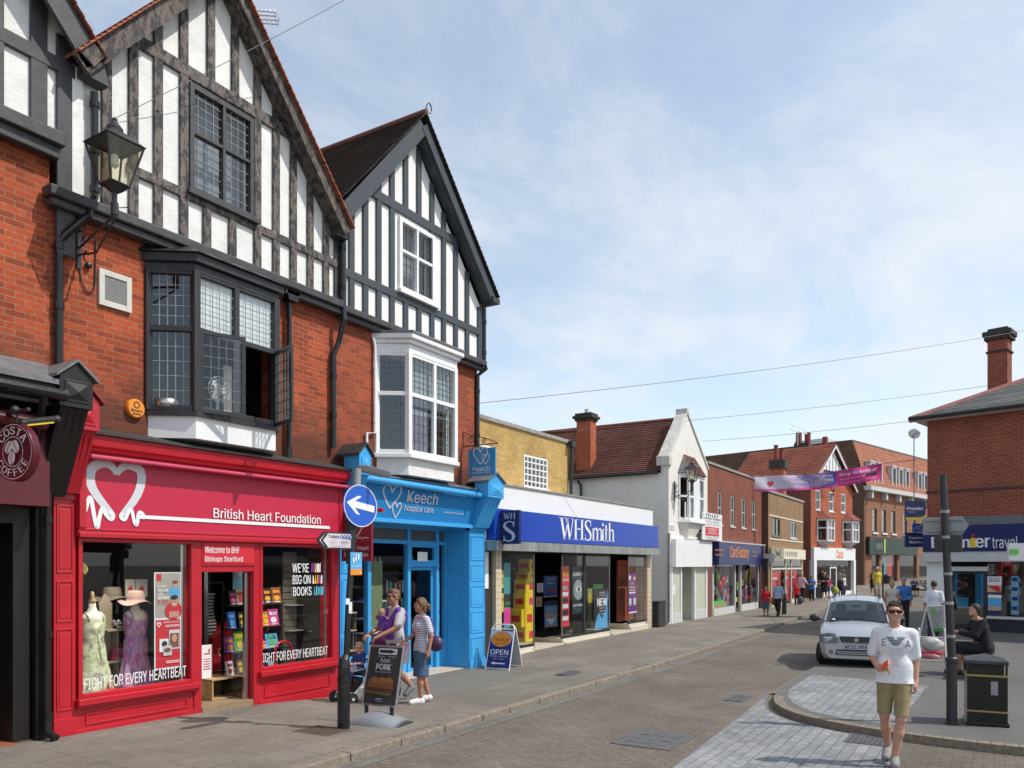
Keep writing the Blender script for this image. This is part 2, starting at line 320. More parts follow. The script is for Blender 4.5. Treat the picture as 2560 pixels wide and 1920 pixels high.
    def build(s, name, mats, parent=None, local=False, smooth=False, bevel=0., label=None, xf=None):
        if parent is not None and name in SPLIT:   # every loose piece becomes a part of its own
            up = list(range(len(s.v)))
            def fd(i):
                while up[i] != i: up[i] = up[up[i]]; i = up[i]
                return i
            key = {}
            for i, p in enumerate(s.v): k = tuple(round(c, 4) for c in p); up[fd(i)] = fd(key.setdefault(k, i))
            for f in s.f:
                for i in f[1:]: up[fd(i)] = fd(f[0])
            box = {}
            for i, p in enumerate(s.v): b_ = box.setdefault(fd(i), [list(p), list(p)]); b_[0] = [min(a, c) for a, c in zip(b_[0], p)]; b_[1] = [max(a, c) for a, c in zip(b_[1], p)]
            ks = list(box)
            for i, a in enumerate(ks):
                for c in ks[i+1:]:
                    if all(box[a][0][j] <= box[c][1][j]+.004 and box[c][0][j] <= box[a][1][j]+.004 for j in range(3)): up[fd(c)] = fd(a)
            gr = {}
            for f, m in zip(s.f, s.m): gr.setdefault(fd(f[0]), []).append((f, m))
            if len(gr) > 1:
                for g in gr.values():
                    q = MB(); mp_ = {}
                    for f, m in g:
                        for i in f:
                            if i not in mp_: mp_[i] = len(q.v); q.v.append(s.v[i])
                        q.f.append(tuple(mp_[i] for i in f)); q.m.append(m)
                    o = q._build(name, mats, parent, local, smooth, bevel, label, xf)
                return o
        return s._build(name, mats, parent, local, smooth, bevel, label, xf)
    def _build(s, name, mats, parent=None, local=False, smooth=False, bevel=0., label=None, xf=None):
        me = bpy.data.meshes.new(name); v = s.v
        if xf is not None: v = [xf @ Vector(p) for p in v]
        if parent is not None and not local:
            inv = ROOTM[parent.name].inverted(); v = [inv @ Vector(p) for p in v]
        me.from_pydata([tuple(p) for p in v], [], s.f)
        mats = mats if isinstance(mats, (list, tuple)) else [mats]
        for q in mats: me.materials.append(q)
        if len(mats) > 1: me.polygons.foreach_set('material_index', s.m)
        if smooth: me.polygons.foreach_set('use_smooth', [True]*len(me.polygons))
        me.update(); return link(name, me, parent, bevel, label)
ROOTM = {}
SPLIT = {'window_bed','eaves_bracket','window_frame','shop_frame','whitened_window','entrance_floor','bay_moulding','stall_riser','bay_roof','string_course','shopfront_frame','fascia_moulding','pilaster','blind','mullion','reveal','windscreen','jetty_beam','brick_wall','wall','side_wall','sign_channel','clamp_band','bracket','roof_plant','gutter_bracket','door_frame','door_rail','white_shopfront','upright','roof','slate_roof','chimney_cap','spring','gable_wall','coping','window_display','front_seat','indicator','plinth','awning_roller','lettering_block'}
def link(name, me, parent=None, bevel=0., label=None):
    o = bpy.data.objects.new(name, me); COL.objects.link(o)
    if parent is not None: o.parent = parent; ROOTM[o.name] = ROOTM[parent.name]
    else: ROOTM[o.name] = Matrix()
    if bevel: b = o.modifiers.new('bevel', 'BEVEL'); b.width = bevel; b.segments = 2; b.limit_method = 'ANGLE'
    if label: o['label'] = label
    return o
def tag(o, label, cat, group=None):
    o['label'] = label; o['category'] = cat
    if group: o['group'] = group
    return o
def thing(name, label, cat, loc=(0,0,0), rz=0., group=None):
    o = bpy.data.objects.new(name, None); COL.objects.link(o); o.empty_display_size = .2; o.location = loc; o.rotation_euler = (0,0,rz)
    ROOTM[o.name] = Matrix.Translation(loc) @ Matrix.Rotation(rz, 4, 'Z'); return tag(o, label, cat, group)
def struct(o): o['kind'] = 'structure'; return o
def text(s, o, u, v, w=None, h=None, m=whitep, parent=None, name='lettering', bold=0., shear=0., align='c', ext=.003, local=False, label=None, mb=None, space=1., obl=0):
    """flat lettering fitted to width w and/or height h around point o in the plane u,v"""
    cu = bpy.data.curves.new('t', 'FONT'); cu.body = s; cu.size = 1; cu.font = FONT or cu.font; cu.offset = 0 if FONT else bold; cu.shear = shear; cu.extrude = 0; cu.space_character = space; cu.resolution_u = 3
    ob = bpy.data.objects.new('t', cu); me = bpy.data.meshes.new_from_object(ob)
    P = np.array([q.co[:2] for q in me.vertices]); F = [tuple(p.vertices) for p in me.polygons]; bpy.data.objects.remove(ob); bpy.data.curves.remove(cu); bpy.data.meshes.remove(me)
    lo, hi = P.min(0), P.max(0); sz = hi-lo; P = P-(lo+hi)/2
    sx = w/sz[0] if w else None; sy = h/sz[1] if h else sx; sx = sx or sy
    o, u, v = Vector(o), Vector(u), Vector(v); n = u.cross(v).normalized()*ext
    if align == 'l': o = o+u*(w or sz[0]*sx)/2
    b = mb or MB(); k = len(P); vs = [o+u*float(p[0]*sx)+v*float(p[1]*sy)+n for p in P]
    b._add(vs, F, 0)
    if FONT and bold:   # heavier weight: the same outline again, a hair's breadth aside
        for i, q in enumerate((-bold, bold)): b._add([p+u*(q*sx*.8)+n*(.06*(i+1)/max(ext, .003)*.003) for p in vs], F, 0)
    if mb: return
    return b.build(name, m, parent, local, label=label)
try: FONT = bpy.data.fonts.load(bpy.utils.system_resource('DATAFILES', path='fonts')+'/Inter.woff2')   # the sans serif that ships inside Blender
except Exception: FONT = None
X_, Z_, NX = Vector((1,0,0)), Vector((0,0,1)), Vector((-1,0,0))
def stroke(pts, w):   # 2-D ribbon outline (list of quads) of a polyline with widths
    ws = w if isinstance(w, (list, tuple)) else [w]*len(pts); L, Rr = [], []
    for i, p in enumerate(pts):
        a, b = pts[max(i-1,0)], pts[min(i+1,len(pts)-1)]; dx, dy = b[0]-a[0], b[1]-a[1]; l = math.hypot(dx, dy) or 1; nx, ny = -dy/l*ws[i]/2, dx/l*ws[i]/2
        L.append((p[0]+nx,p[1]+ny)); Rr.append((p[0]-nx,p[1]-ny))
    return [[L[i], Rr[i], Rr[i+1], L[i+1]] for i in range(len(pts)-1)]
def spline(pts, n=8):
    out = []; P = [pts[0]]+list(pts)+[pts[-1]]
    for i in range(1, len(P)-2):
        for j in range(n):
            t = j/n; out.append(tuple(.5*((2*P[i][k])+(-P[i-1][k]+P[i+1][k])*t+(2*P[i-1][k]-5*P[i][k]+4*P[i+1][k]-P[i+2][k])*t*t+(-P[i-1][k]+3*P[i][k]-3*P[i+1][k]+P[i+2][k])*t**3) for k in range(len(P[0]))))
    return out+[tuple(pts[-1])]
class Art:
    """printed artwork: flat shapes stacked 1.5 mm apart on a panel"""
    def __init__(s, o, u, v): s.o, s.u, s.v = Vector(o), Vector(u), Vector(v); s.n = s.u.cross(s.v).normalized(); s.mb = MB(); s.mats = []; s.k = 0
    def mi(s, m):
        if m not in s.mats: s.mats.append(m)
        return s.mats.index(m)
    def poly(s, pts, m, same=False):
        if not same: s.k += 1
        o = s.o+s.n*(.0015*s.k); a = sum(pts[i][0]*pts[(i+1) % len(pts)][1]-pts[(i+1) % len(pts)][0]*pts[i][1] for i in range(len(pts)))
        if a < 0: pts = pts[::-1]
        s.mb._add([o+s.u*p[0]+s.v*p[1] for p in pts], [tuple(range(len(pts)))], s.mi(m)); return s
    def rect(s, x0, x1, y0, y1, m, same=False): return s.poly([(x0,y0),(x1,y0),(x1,y1),(x0,y1)], m, same)
    def ell(s, cx, cy, a, b, m, n=20, t0=0, t1=2*math.pi): return s.poly([(cx+a*math.cos(t0+(t1-t0)*i/n), cy+b*math.sin(t0+(t1-t0)*i/n)) for i in range(n)], m)
    def line(s, pts, w, m):
        s.k += 1
        for q in stroke(pts, w): s.k += .02; s.poly(q, m, True)
        return s
    def txt(s, t, cx, cy, w=None, h=None, m=whitep, bold=0., shear=0., obl=0):
        s.k += 1; b = MB(); text(t, s.o+s.u*cx+s.v*cy+s.n*(.0015*s.k-.003), s.u, s.v, w, h, bold=bold, shear=shear, mb=b, ext=.003); s.mb._add(b.v, b.f, s.mi(m)); return s
    def done(s, name, parent, local=False): return s.mb.build(name, s.mats, parent, local)
def poster(label, o, u, v, w, h, base, fn=None, cat='poster', name='poster', group=None, th=.006):
    """thin printed sheet centred at o: one thing with its print as a part"""
    o, u, v = Vector(o), Vector(u), Vector(v); n = u.cross(v)
    t = thing(name, label, cat, tuple(o-v*h/2), 0, group)
    MB().obox(o, u*w/2, v*h/2, n*th/2).build('sheet', base, t)
    if fn:
        a = Art(o+n*(th/2), u, v); fn(a, w, h); a.done('print', t)
    return t
HEART = [(0,-.5)]+[(x*.5, y) for x, y in spline([(.35,-.28),(.8,.08),(1,.35),(.92,.58),(.62,.68),(.28,.58),(0,.32)], 5)]
HEART = HEART+[(-x, y) for x, y in HEART[-2:0:-1]]
# ================================================================== GROUND
def rise(x): return .03*3*math.log1p(math.exp(max(-30, min(30, (x-47)/3))))
KP = [(-40,-3.65),(12,-3.68),(21,-3.4),(26,-3.15),(32,-2.9),(38,-2.55),(44,-2.6),(50,-3.4),(56,-4.8),(64,-6.4),(80,-10.5),(110,-18)]
def kerby(x):
    for (a, b), (c, d) in zip(KP, KP[1:]):
        if x <= c: return b+(d-b)*(x-a)/(c-a)
    return KP[-1][1]
def gz(x, y=-1.):
    t = max(0., min(1., (y+3.65)/3.6)); return .1+rise(x)-.33*math.exp(-((x-7.2)/3.2)**2)*t
def sheet(name, xs, fy0, fy1, ny, fz, m):
    b = MB(); vs = []
    for x in xs:
        a, c = fy0(x), fy1(x)
        for j in range(ny+1): y = a+(c-a)*j/ny; vs.append((x, y, fz(x, y)))
    fs = [(i*(ny+1)+j, (i+1)*(ny+1)+j, (i+1)*(ny+1)+j+1, i*(ny+1)+j+1) for i in range(len(xs)-1) for j in range(ny)]
    b._add(vs, fs); return struct(b.build(name, m))
paver = brickmat('brown_brick_paving', (.186,.155,.128), (.150,.126,.105), (.098,.083,.071), w=.21, h=.105, ms=.006, axis='flaty', var=.45, big=.28, dark=(.10,.085,.075), darkamt=.55, vs=.5, bump=.3, gum=True)
slab = brickmat('pavement_slabs', (.228,.200,.168), (.205,.181,.152), (.135,.118,.10), w=.75, h=.6, ms=.009, axis='flat', var=.35, big=.25, dark=(.12,.108,.092), darkamt=.6, vs=.8, bump=.3, gum=True)
setts = brickmat('pale_grey_setts', (.285,.29,.295), (.20,.21,.22), (.13,.125,.12), w=.21, h=.135, ms=.006, axis='flat', var=.4, big=.22, dark=(.2,.19,.18), darkamt=.5, vs=.9, bump=.4)
kerbm = mat('granite_kerb', (.235,.195,.15), .85, .3, 14, .4, 60, dirt=.6, dc=(.11,.095,.075))
channel = brickmat('gutter_channel', (.185,.17,.15), (.165,.15,.13), (.09,.08,.07), w=.6, h=.28, ms=.008, axis='flat', var=.3, big=.2, darkamt=.4)
XS = [-40,-20]+[-10+.5*i for i in range(0, 141)]+[62+2*i for i in range(25)]
sheet('road', XS, lambda x: -60., lambda x: kerby(x)-.15, 6, lambda x, y: rise(x), paver)
sheet('pavement', XS, lambda x: kerby(x)+.0, lambda x: 1.3, 8, lambda x, y: gz(x, y), slab)
struct(MB()._add([(-1500,-1500,-.06),(1500,-1500,-.06),(1500,1500,-.06),(-1500,1500,-.06)], [(0,1,2,3)]).build('ground', mat('earth', (.16,.15,.13), .9)))
sheet('gutter', XS, lambda x: kerby(x)-.42, lambda x: kerby(x)-.15, 1, lambda x, y: rise(x)+.004, channel)
b = MB(); x = -12.
while x < 70:
    L = random.choice((.75,.9,.9,1.05)); y = kerby(x+L/2); dy = (kerby(x+L)-kerby(x))/2; dz = random.uniform(-.006,.006)
    b.obox((x+L/2, y-.075, (gz(x,-3.6)+rise(x)-.02)/2+dz), (L/2-.006, dy, 0), (0,.078,0), (0,0,(gz(x,-3.6)-rise(x)+.03)/2)); x += L
struct(b.build('kerb', kerbm, bevel=.018))
# right-hand pavement with its kerb curve, flush where the road table meets it
RC = spline([(5.7,-30),(5.7,-25),(5.7,-20),(5.7,-16),(5.7,-13),(5.7,-11.2),(5.72,-9.9),(5.85,-9.0),(6.12,-8.25),(6.5,-7.68),(7.1,-7.25),(7.85,-7.02),(8.6,-6.9)], 8)
RE = RC+[(10,-6.85),(14,-6.8),(22,-6.75),(34,-6.5),(44,-7.2),(54,-9.8)]
pts = RE+[(60,-30)]
def rz(x, y): return .1+rise(x)*.9
b = MB(); b._add([(x, y, rz(x, y)) for x, y in pts], [tuple(range(len(pts)))[::-1]]); struct(b.build('pavement_right', mat('worn_grey_asphalt', (.118,.112,.104), .9, .16, 1.2, .3, 90, dirt=.5, dc=(.155,.14,.122))))
b = MB()
for ci, ((x0, y0), (x1, y1)) in enumerate(zip(RC, RC[1:])):
    lowz = -.09*max(0, (ci-len(RC)+9)/8)
    n = max(1, int(math.hypot(x1-x0, y1-y0)/.8))
    for i in range(n):
        p = Vector((x0+(x1-x0)*i/n, y0+(y1-y0)*i/n, 0)); q = Vector((x0+(x1-x0)*(i+1)/n, y0+(y1-y0)*(i+1)/n, 0)); d = (q-p); t = d.normalized(); nr = Vector((t.y, -t.x, 0))*-1
        c = (p+q)/2-nr*.06; b.obox((c.x, c.y, .048+lowz), d/2-t*.003+t*.006, nr*.075, (0,0,.056))
for (x0, y0), (x1, y1) in zip(RE[len(RC)-1:], RE[len(RC):]):   # dropped kerb: a sloping fillet
    z0, z1 = rz(x0,0), rz(x1,0); b._add([(x0,y0-.2,z0+.003),(x1,y1-.2,z1+.003),(x1,y1+.16,rise(x1)+.006),(x0,y0+.16,rise(x0)+.006)], [(0,1,2,3)])
struct(b.build('kerb_right', kerbm))
b = MB(); up = [(6.32,-8.95),(6.42,-8.3),(6.72,-7.82),(7.25,-7.45),(7.95,-7.2),(8.7,-7.06),(14.5,-6.98),(16.5,-9.2),(11,-9.1)]
b._add([(x, y, .104) for x, y in up], [tuple(range(len(up)))[::-1]]); struct(b.build('sett_paving', setts))
lo = [(-12,-7.15),(3,-7.05),(6.5,-6.86),(8.75,-6.72),(8.3,-6.8)]+[(x-.03, y+.15) for x, y in RC[:-3:1][::-1] if y > -8.95]+[(5.72,-9.05),(4.3,-9.12),(-12,-9.6)]
b = MB(); b._add([(x, y, .004) for x, y in lo], [tuple(range(len(lo)))[::-1]]); struct(b.build('sett_crossing', setts))
def plate(name, label, pts, z, m, cat='cover', group=None, n=6):
    """cast cover: quad pts (x,y) with a raised grid"""
    b = MB(); P = [Vector((x, y, z)) for x, y in pts]; b._add(P+[p+Vector((0,0,.008)) for p in P], [(4,5,6,7),(0,1,5,4),(1,2,6,5),(2,3,7,6),(3,0,4,7)])
    for i in range(1, n):
        for j in range(1, n):
            a = P[0].lerp(P[1], i/n).lerp(P[3].lerp(P[2], i/n), j/n); d = (P[1]-P[0])/n*.3; e = (P[3]-P[0])/n*.3; b.obox(a+Vector((0,0,.009)), d, e, (0,0,.004))
    o = b.build(name, m); return tag(o, label, cat, group)
iron = mat('rusty_cast_iron', (.11,.075,.055), .8, .35, 9, .2, 60)
irong = mat('grey_cast_iron', (.10,.10,.10), .7, .3, 9, .2, 60)
plate('drain_cover', 'rust brown cast iron drain cover in the pavement beside the black sign pole', [(1.85,-2.33),(2.30,-2.33),(2.30,-2.95),(1.85,-2.95)][::-1], .09, iron, n=8)
plate('drain_cover', 'small dark metal cover in the pavement by the coffee shop doorway', [(-.42,-.05),(.05,-.05),(.05,.12),(-.42,.12)][::-1], gz(-.2,.1)+.002, iron, n=5)
plate('drain_cover', 'dark metal cover in the pavement in front of the stationer beyond the sandwich board', [(8.6,-2.95),(9.3,-2.95),(9.3,-2.55),(8.6,-2.55)], gz(9,-2.7)+.004, irong)
plate('road_plate', 'dark square inspection cover in the middle of the brick road', [(3.75,-6.75),(4.75,-6.75),(4.75,-5.95),(3.75,-5.95)], .002, irong, n=4)
plate('drain_cover', 'patterned grey cover in the pale setts in front of the walking man', [(5.35,-8.98),(5.95,-8.98),(5.95,-8.45),(5.35,-8.45)], .006, irong, n=9)
plate('drain_grating', 'small road drain grating beside the tip of the curved kerb', [(7.6,-6.55),(8.3,-6.55),(8.3,-6.25),(7.6,-6.25)], .004, irong)

# ================================================================== SHARED BUILDING PARTS
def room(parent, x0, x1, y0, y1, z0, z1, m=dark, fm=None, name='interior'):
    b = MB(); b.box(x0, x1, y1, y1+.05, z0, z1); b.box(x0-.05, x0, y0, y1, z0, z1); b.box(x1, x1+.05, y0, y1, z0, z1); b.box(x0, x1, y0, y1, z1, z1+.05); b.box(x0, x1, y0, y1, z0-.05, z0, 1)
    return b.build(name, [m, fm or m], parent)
def pane(parent, x0, x1, z0, z1, y, m=None, name='pane'):
    return MB()._add([(x0,y,z0),(x1,y,z0),(x1,y,z1),(x0,y,z1)], [(0,1,2,3)]).build(name, m or glass, parent)
def downpipe(parent, path, r=.045, m=None, brackets=(), name='downpipe'):
    b = MB(); b.tube(path, r, 10)
    for z in brackets:
        p = path[0] if z > path[-1][2] else path[-1]
        for a, c in zip(path, path[1:]):
            if min(a[2], c[2]) <= z <= max(a[2], c[2]) and abs(a[2]-c[2]) > .1: p = a
        b.lathe([(r*1.25,-.04),(r*1.25,.04)], (p[0],p[1],z), 10)
    return b.build(name, m or blackgloss, parent, smooth=False)
def wall_with_holes(b, x0, x1, z0, z1, y0, y1, holes, m=0):
    xs = sorted({x0, x1}|{h[0] for h in holes}|{h[1] for h in holes})
    for a, c in zip(xs, xs[1:]):
        zs = [(z0, z1)]
        for h in holes:
            if h[0] <= a+1e-6 and h[1] >= c-1e-6:
                nz = []
                for p, q in zs:
                    if h[3] <= p or h[2] >= q: nz.append((p, q)); continue
                    if h[2] > p: nz.append((p, h[2]))
                    if h[3] < q: nz.append((h[3], q))
                zs = nz
        for p, q in zs: b.box(a, c, y0, y1, p, q, m)
    return b
def sash(parent, x0, x1, z0, z1, y, fm, cols=(), rows=(), fw=.06, lead_n=None, gm=None, sill=True, lm=None, depth=.07, backm=dark, name='window', curtain=None):
    w = MB().frame(x0, x1, z0, z1, y-depth, y, fw, cols, rows)
    if sill: w.box(x0-.06, x1+.06, y-depth-.07, y-.002, z0-.07, z0)
    o = w.build(name, fm, parent, bevel=.006)
    pane(o, x0+fw*.5, x1-fw*.5, z0+fw*.5, z1-fw*.5, y-depth*.45, gm or glass_d)
    MB().box(x0+.01, x1-.01, y+.22, y+.25, z0, z1).build('backing', backm, o)
    if curtain: MB().box(x0+fw, x1-fw, y+.10, y+.12, z0+fw, z1-fw).build('curtain', curtain, o)
    if lead_n:
        l = MB(); xs = [x0]+list(cols)+[x1]; zs = [z0]+list(rows)+[z1]
        for a, c in zip(xs, xs[1:]):
            for p, q in zip(zs, zs[1:]): l.lattice(a+fw*.4, c-fw*.4, p+fw*.4, q-fw*.4, y-depth*.5, *lead_n, w=.0065)
        l.build('leading', lm or lead, o)
    return o
def bay(parent, xw0, xf0, xf1, xw1, p, z0, zt, z1, fm, leadm, lead_n, mull, opened=False, cm=None, sidec=None):
    """splayed bay window; wall points xw, front points xf at y=-p"""
    root = parent; w = MB(); L = MB(); posts = [(xw0,0),(xf0,-p),(xf1,-p),(xw1,0)]; fr = .07
    for x, y in posts: w.box(x-fr*.75, x+fr*.75, y-fr*.75, y+fr*.75, z0, z1)
    for m_ in mull: w.box(m_-fr*.6, m_+fr*.6, -p-fr*.6, -p+fr*.6, z0, z1)
    segs = [(posts[0],posts[1])]+[((a,-p),(c,-p)) for a, c in zip([xf0]+list(mull), list(mull)+[xf1])]+[(posts[2],posts[3])]
    for i, (a, c) in enumerate(segs):
        for zc in (z0+.04, zt, z1-.04): w.bar((a[0],a[1],zc), (c[0],c[1],zc), .085, .08)
    o = w.build('bay_window', fm, root, bevel=.008); pn = MB()
    for i, (a, c) in enumerate(segs):
        u = Vector((c[0]-a[0], c[1]-a[1], 0)); Ln = u.length; u.normalize()
        for k, (p0, q0) in enumerate(((z0+.08, zt-.04), (zt+.04, z1-.08))):
            if opened and k == 0 and i in (1, 2): continue
            A, B = Vector((a[0],a[1],p0))+u*.05, Vector((c[0],c[1],p0))-u*.05; pn._add([A, B, B+Z_*(q0-p0), A+Z_*(q0-p0)], [(0,1,2,3)])
            for j in range(1, lead_n[0]): q = A+(B-A)*j/lead_n[0]; L.obox(q+Z_*(q0-p0)/2, u*.0042, u.cross(Z_)*.006, Z_*(q0-p0)/2)
            for j in range(1, lead_n[1]): q = (A+B)/2+Z_*(q0-p0)*j/lead_n[1]; L.obox(q, (B-A)/2, u.cross(Z_)*.0045, Z_*.0042)
    pn.build('pane', cm or glass, o); L.build('leading', leadm, o)
    return o, segs
def gable_timbers(parent, studs, rails, y, m, w=.15, th=.045):
    for x, p, q, *ww in studs: MB().box(x-(ww[0] if ww else w)/2, x+(ww[0] if ww else w)/2, y-th, y, p, q).build('stud', m, parent, bevel=.008)
    for x0, x1, p, q in rails: MB().box(x0, x1, y-th-.006, y, p, q).build('rail', m, parent, bevel=.008)
def console(parent, x0, x1, y, zb, zt, m, out=.42, capm=None):
    """shopfront console: fluted scroll leaning outwards below a little gabled cap"""
    b = MB(); yb = y-.10
    b.prism([(y+.1,zb),(yb,zb),(yb-out,zt),(y+.1,zt)], (x0,0,0), (0,1,0), (0,0,1), (x1-x0,0,0))
    nfl = 4
    for i in range(nfl):
        xa = x0+(x1-x0)*(i+.28)/nfl; xb = x0+(x1-x0)*(i+.72)/nfl
        b.prism([(yb,zb+.06),(yb-.018,zb+.06),(yb-out*.93-.018,zt-.06),(yb-out*.93,zt-.06)], (xa,0,0), (0,1,0), (0,0,1), (xb-xa,0,0))
    o = b.build('console', m, parent, bevel=.006)
    c = MB(); x0 -= .03; x1 += .03; ya = yb-out-.04; xm = (x0+x1)/2; h = .36; g = .17
    c.prism([(x0,zt),(x1,zt),(x1,zt+h),(xm,zt+h+g),(x0,zt+h)], (0,ya,0), (1,0,0), (0,0,1), (0,.36,0))
    c.prism([(x0+.05,zt+.06),(x1-.05,zt+.06),(x1-.05,zt+h-.04),(x0+.05,zt+h-.04)], (0,ya-.012,0), (1,0,0), (0,0,1), (0,.012,0))
    c._add([(x0+.07,ya-.014,zt+.09),(x1-.07,ya-.014,zt+.09),(x1-.07,ya-.014,zt+h-.07),(x0+.07,ya-.014,zt+h-.07),(xm,ya-.045,zt+h*.5)], [(0,1,4),(1,2,4),(2,3,4),(3,0,4)])
    c.build('console_cap', m, o, bevel=.006)
    r = MB(); e = .05
    for s in (-1, 1):
        xe = xm+s*((x1-x0)/2+e); r._add([(xm,ya-.04,zt+h+g+.05),(xe,ya-.04,zt+h-.02+.03),(xe,y+.05,zt+h-.02+.03),(xm,y+.05,zt+h+g+.05),(xm,ya-.04,zt+h+g+.015),(xe,ya-.04,zt+h-.025),(xe,y+.05,zt+h-.025),(xm,y+.05,zt+h+g+.015)],
            [(0,1,2,3),(7,6,5,4),(0,4,5,1),(1,5,6,2),(2,6,7,3)])
    r.build('cap_roof', capm or lead, o)
    return o
def panel_pilaster(parent, x0, x1, y, z0, z1, m, splits, bottom=None):
    b = MB(); b.box(x0, x1, y, y+.3, z0 if bottom is None else bottom, z1)
    for p, q in splits:
        e = .045; yo = y-.014
        for (a, c, d, f) in ((x0+.03,x1-.03,p,p+.02),(x0+.03,x1-.03,q-.02,q),(x0+.03,x0+.05,p+.02,q-.02),(x1-.05,x1-.03,p+.02,q-.02)): b.box(a, c, yo, y, d, f)
        c0, c1, d0, d1 = x0+.065, x1-.065, p+.05, q-.05
        if d1-d0 > .1: b.box(c0, c1, y-.007, y, d0, d1)
    b.box(x0-.02, x1+.02, y-.03, y+.1, z1-.07, z1-.0); b.box(x0-.012, x1+.012, y-.02, y+.1, z0, z0+.0+.22)
    return b.build('pilaster', m, parent, bevel=.005)

# ================================================================== COFFEE SHOP AT THE LEFT EDGE
t = thing('coffee_shop_building', 'half timbered gable over red brick with dark maroon coffee shopfront at left edge', 'building', (-2.5,0,.1))
b = MB(); wall_with_holes(b, -6., 0.02, 4.0, 7.62, 0, .3, []); b.box(-6., -5.8, .3, 7, 0, 8); b.build('brick_wall', brick_b, t)
MB().xz([(-6.,7.5),(.36,7.5),(.36,8.75),(-2.1,11.5),(-4.8,8.6),(-6,8.6)], -.07, .2).build('gable_wall', plaster, t)
gable_timbers(t, [(.17,6.15,8.9,.23),(-.16,7.55,9.4,.2),(-.66,7.55,10,.2),(-1.16,7.55,10.4,.2),(-1.7,7.55,11)], [(-6,.28,8.42,8.60)], -.071, timber_blk, w=.2)
MB().box(-6, .10, -.24, -.05, 7.45, 7.62).box(-6, .06, -.17, -.05, 7.30, 7.45).build('jetty_beam', timber_blk, t, bevel=.015)
MB().beam((.40,8.60),(-2.1,11.45), .30, -.36, -.30).build('bargeboard', timber_blk, t)
MB().slope([(.52,-.42,8.72),(.52,8,8.72),(-2.1,-.42,11.72),(-2.1,8,11.72)], 26, .03).slope([(-4.8,-.42,8.72),(-4.8,8,8.72),(-2.1,-.42,11.72),(-2.1,8,11.72)], 26, .03).build('roof', tile_r, t)
MB().box(.24, .38, -.12, .04, 6.85, 8.6).build('corner_post', plaster, t)
# shopfront
b = MB(); b.box(-6, -.12, -.62, -.1, 4.12, 4.32).box(-6, -.14, -.70, -.1, 4.32, 4.40); b.build('cornice', brown, t, bevel=.01)
MB().prism([(-.05,4.40),(-.76,4.36),(-.76,4.42),(-.05,4.74)], (-6,0,0), (0,1,0), (0,0,1), (5.95,0,0)).build('lead_flashing', lead, t)
MB().tube([(-6,-.78,4.26),(-.2,-.78,4.24)], .065, 10).build('gutter', blackgloss, t)
MB().box(-6, -.2, -.42, -.1, 2.95, 3.95).build('fascia', maroon, t)
MB().box(-6, -.9, -.47, -.425, 2.98, 3.62).build('fascia_panel', crimson, t)
MB().tube([(-6,-.56,3.92),(-.32,-.56,3.92)], .085, 10).build('awning_roller', maroon, t)
console(t, -.24, .10, -.13, 3.10, 4.12, brown, out=.5)
b = MB(); b.box(-.20, -.02, -.12, .3, -.1, 4.1); b.box(-.42, -.22, -.02, .3, -.1, 4.1); b.box(-1.5, -1.3, -.1, .3, -.1, 3); b.build('pilaster', brown, t, bevel=.008)
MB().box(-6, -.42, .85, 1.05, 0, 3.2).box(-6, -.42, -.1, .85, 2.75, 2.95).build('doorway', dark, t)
b = MB()
for z0, z1 in ((.25,.95),(1.1,2.0),(2.1,2.6)): b.box(-1.28, -.5, .80, .84, z0, z1)
b.build('door', brown, t, bevel=.01)
MB().box(-3, -.42, -.15, .85, .06, gz(-1,0)+.012).build('doorstep', mat('terracotta_tiles', (.28,.10,.05), .7, .25, 8), t)
downpipe(t, [(-.45,-.78,4.2),(-.42,-.62,3.95),(-.30,-.30,3.6),(-.11,-.22,3.35),(-.11,-.2,.25)], .042, brown, (.4,1.4,2.8))
downpipe(t, [(-.11,-.2,.4),(-.11,-.22,.2),(-.08,-.34,.13)], .05, brown, name='pipe_shoe')
# hanging round sign, lamp arm
px, pz = -.62, 0
c = SK('M', 236, 1000, 8.75)
t = thing('hanging_shop_sign', 'round maroon coffee shop sign with cream lettering hanging from a bracket at the left edge', 'sign', (c.x, c.y, c.z-.33))
nrm = Vector((-.96,-.28,0)).normalized(); u = Vector((nrm.y*-1*-1, 0, 0)); u = Z_.cross(nrm).normalized()
MB().disc(c+nrm*-.05, u, Z_, .275, .325, 40, 0, nrm*.10).build('disc', maroon, t, bevel=.006)
a = Art(c+nrm*.051, u, Z_); R0 = .232
def ring(a, r0, r1, sy, m, n=48):
    pts = [(math.cos(2*math.pi*i/n), math.sin(2*math.pi*i/n)) for i in range(n+1)]; a.k += 1
    for p, q in zip(pts, pts[1:]): a.poly([(p[0]*r0,p[1]*r0*sy),(p[0]*r1,p[1]*r1*sy),(q[0]*r1,q[1]*r1*sy),(q[0]*r0,q[1]*r0*sy)], m, True)
mcream = mat('cream_lettering', (.62,.58,.54), .5, .03, 5)
ring(a, .252, .259, 1.18, mcream); ring(a, .135, .142, 1.18, mcream)
for i, ch in enumerate('COSTA'):
    th = R(140-25*i); a.k += 1; bb = MB(); uu = (u*math.cos(th-R(90))+Z_*math.sin(th-R(90))); vv = (u*-math.sin(th-R(90))+Z_*math.cos(th-R(90)))
    text(ch, a.o+a.n*.004+u*.197*math.cos(th)+Z_*.197*1.18*math.sin(th), uu, vv, None, .088, bold=.03, mb=bb); a.mb._add(bb.v, bb.f, a.mi(mcream))
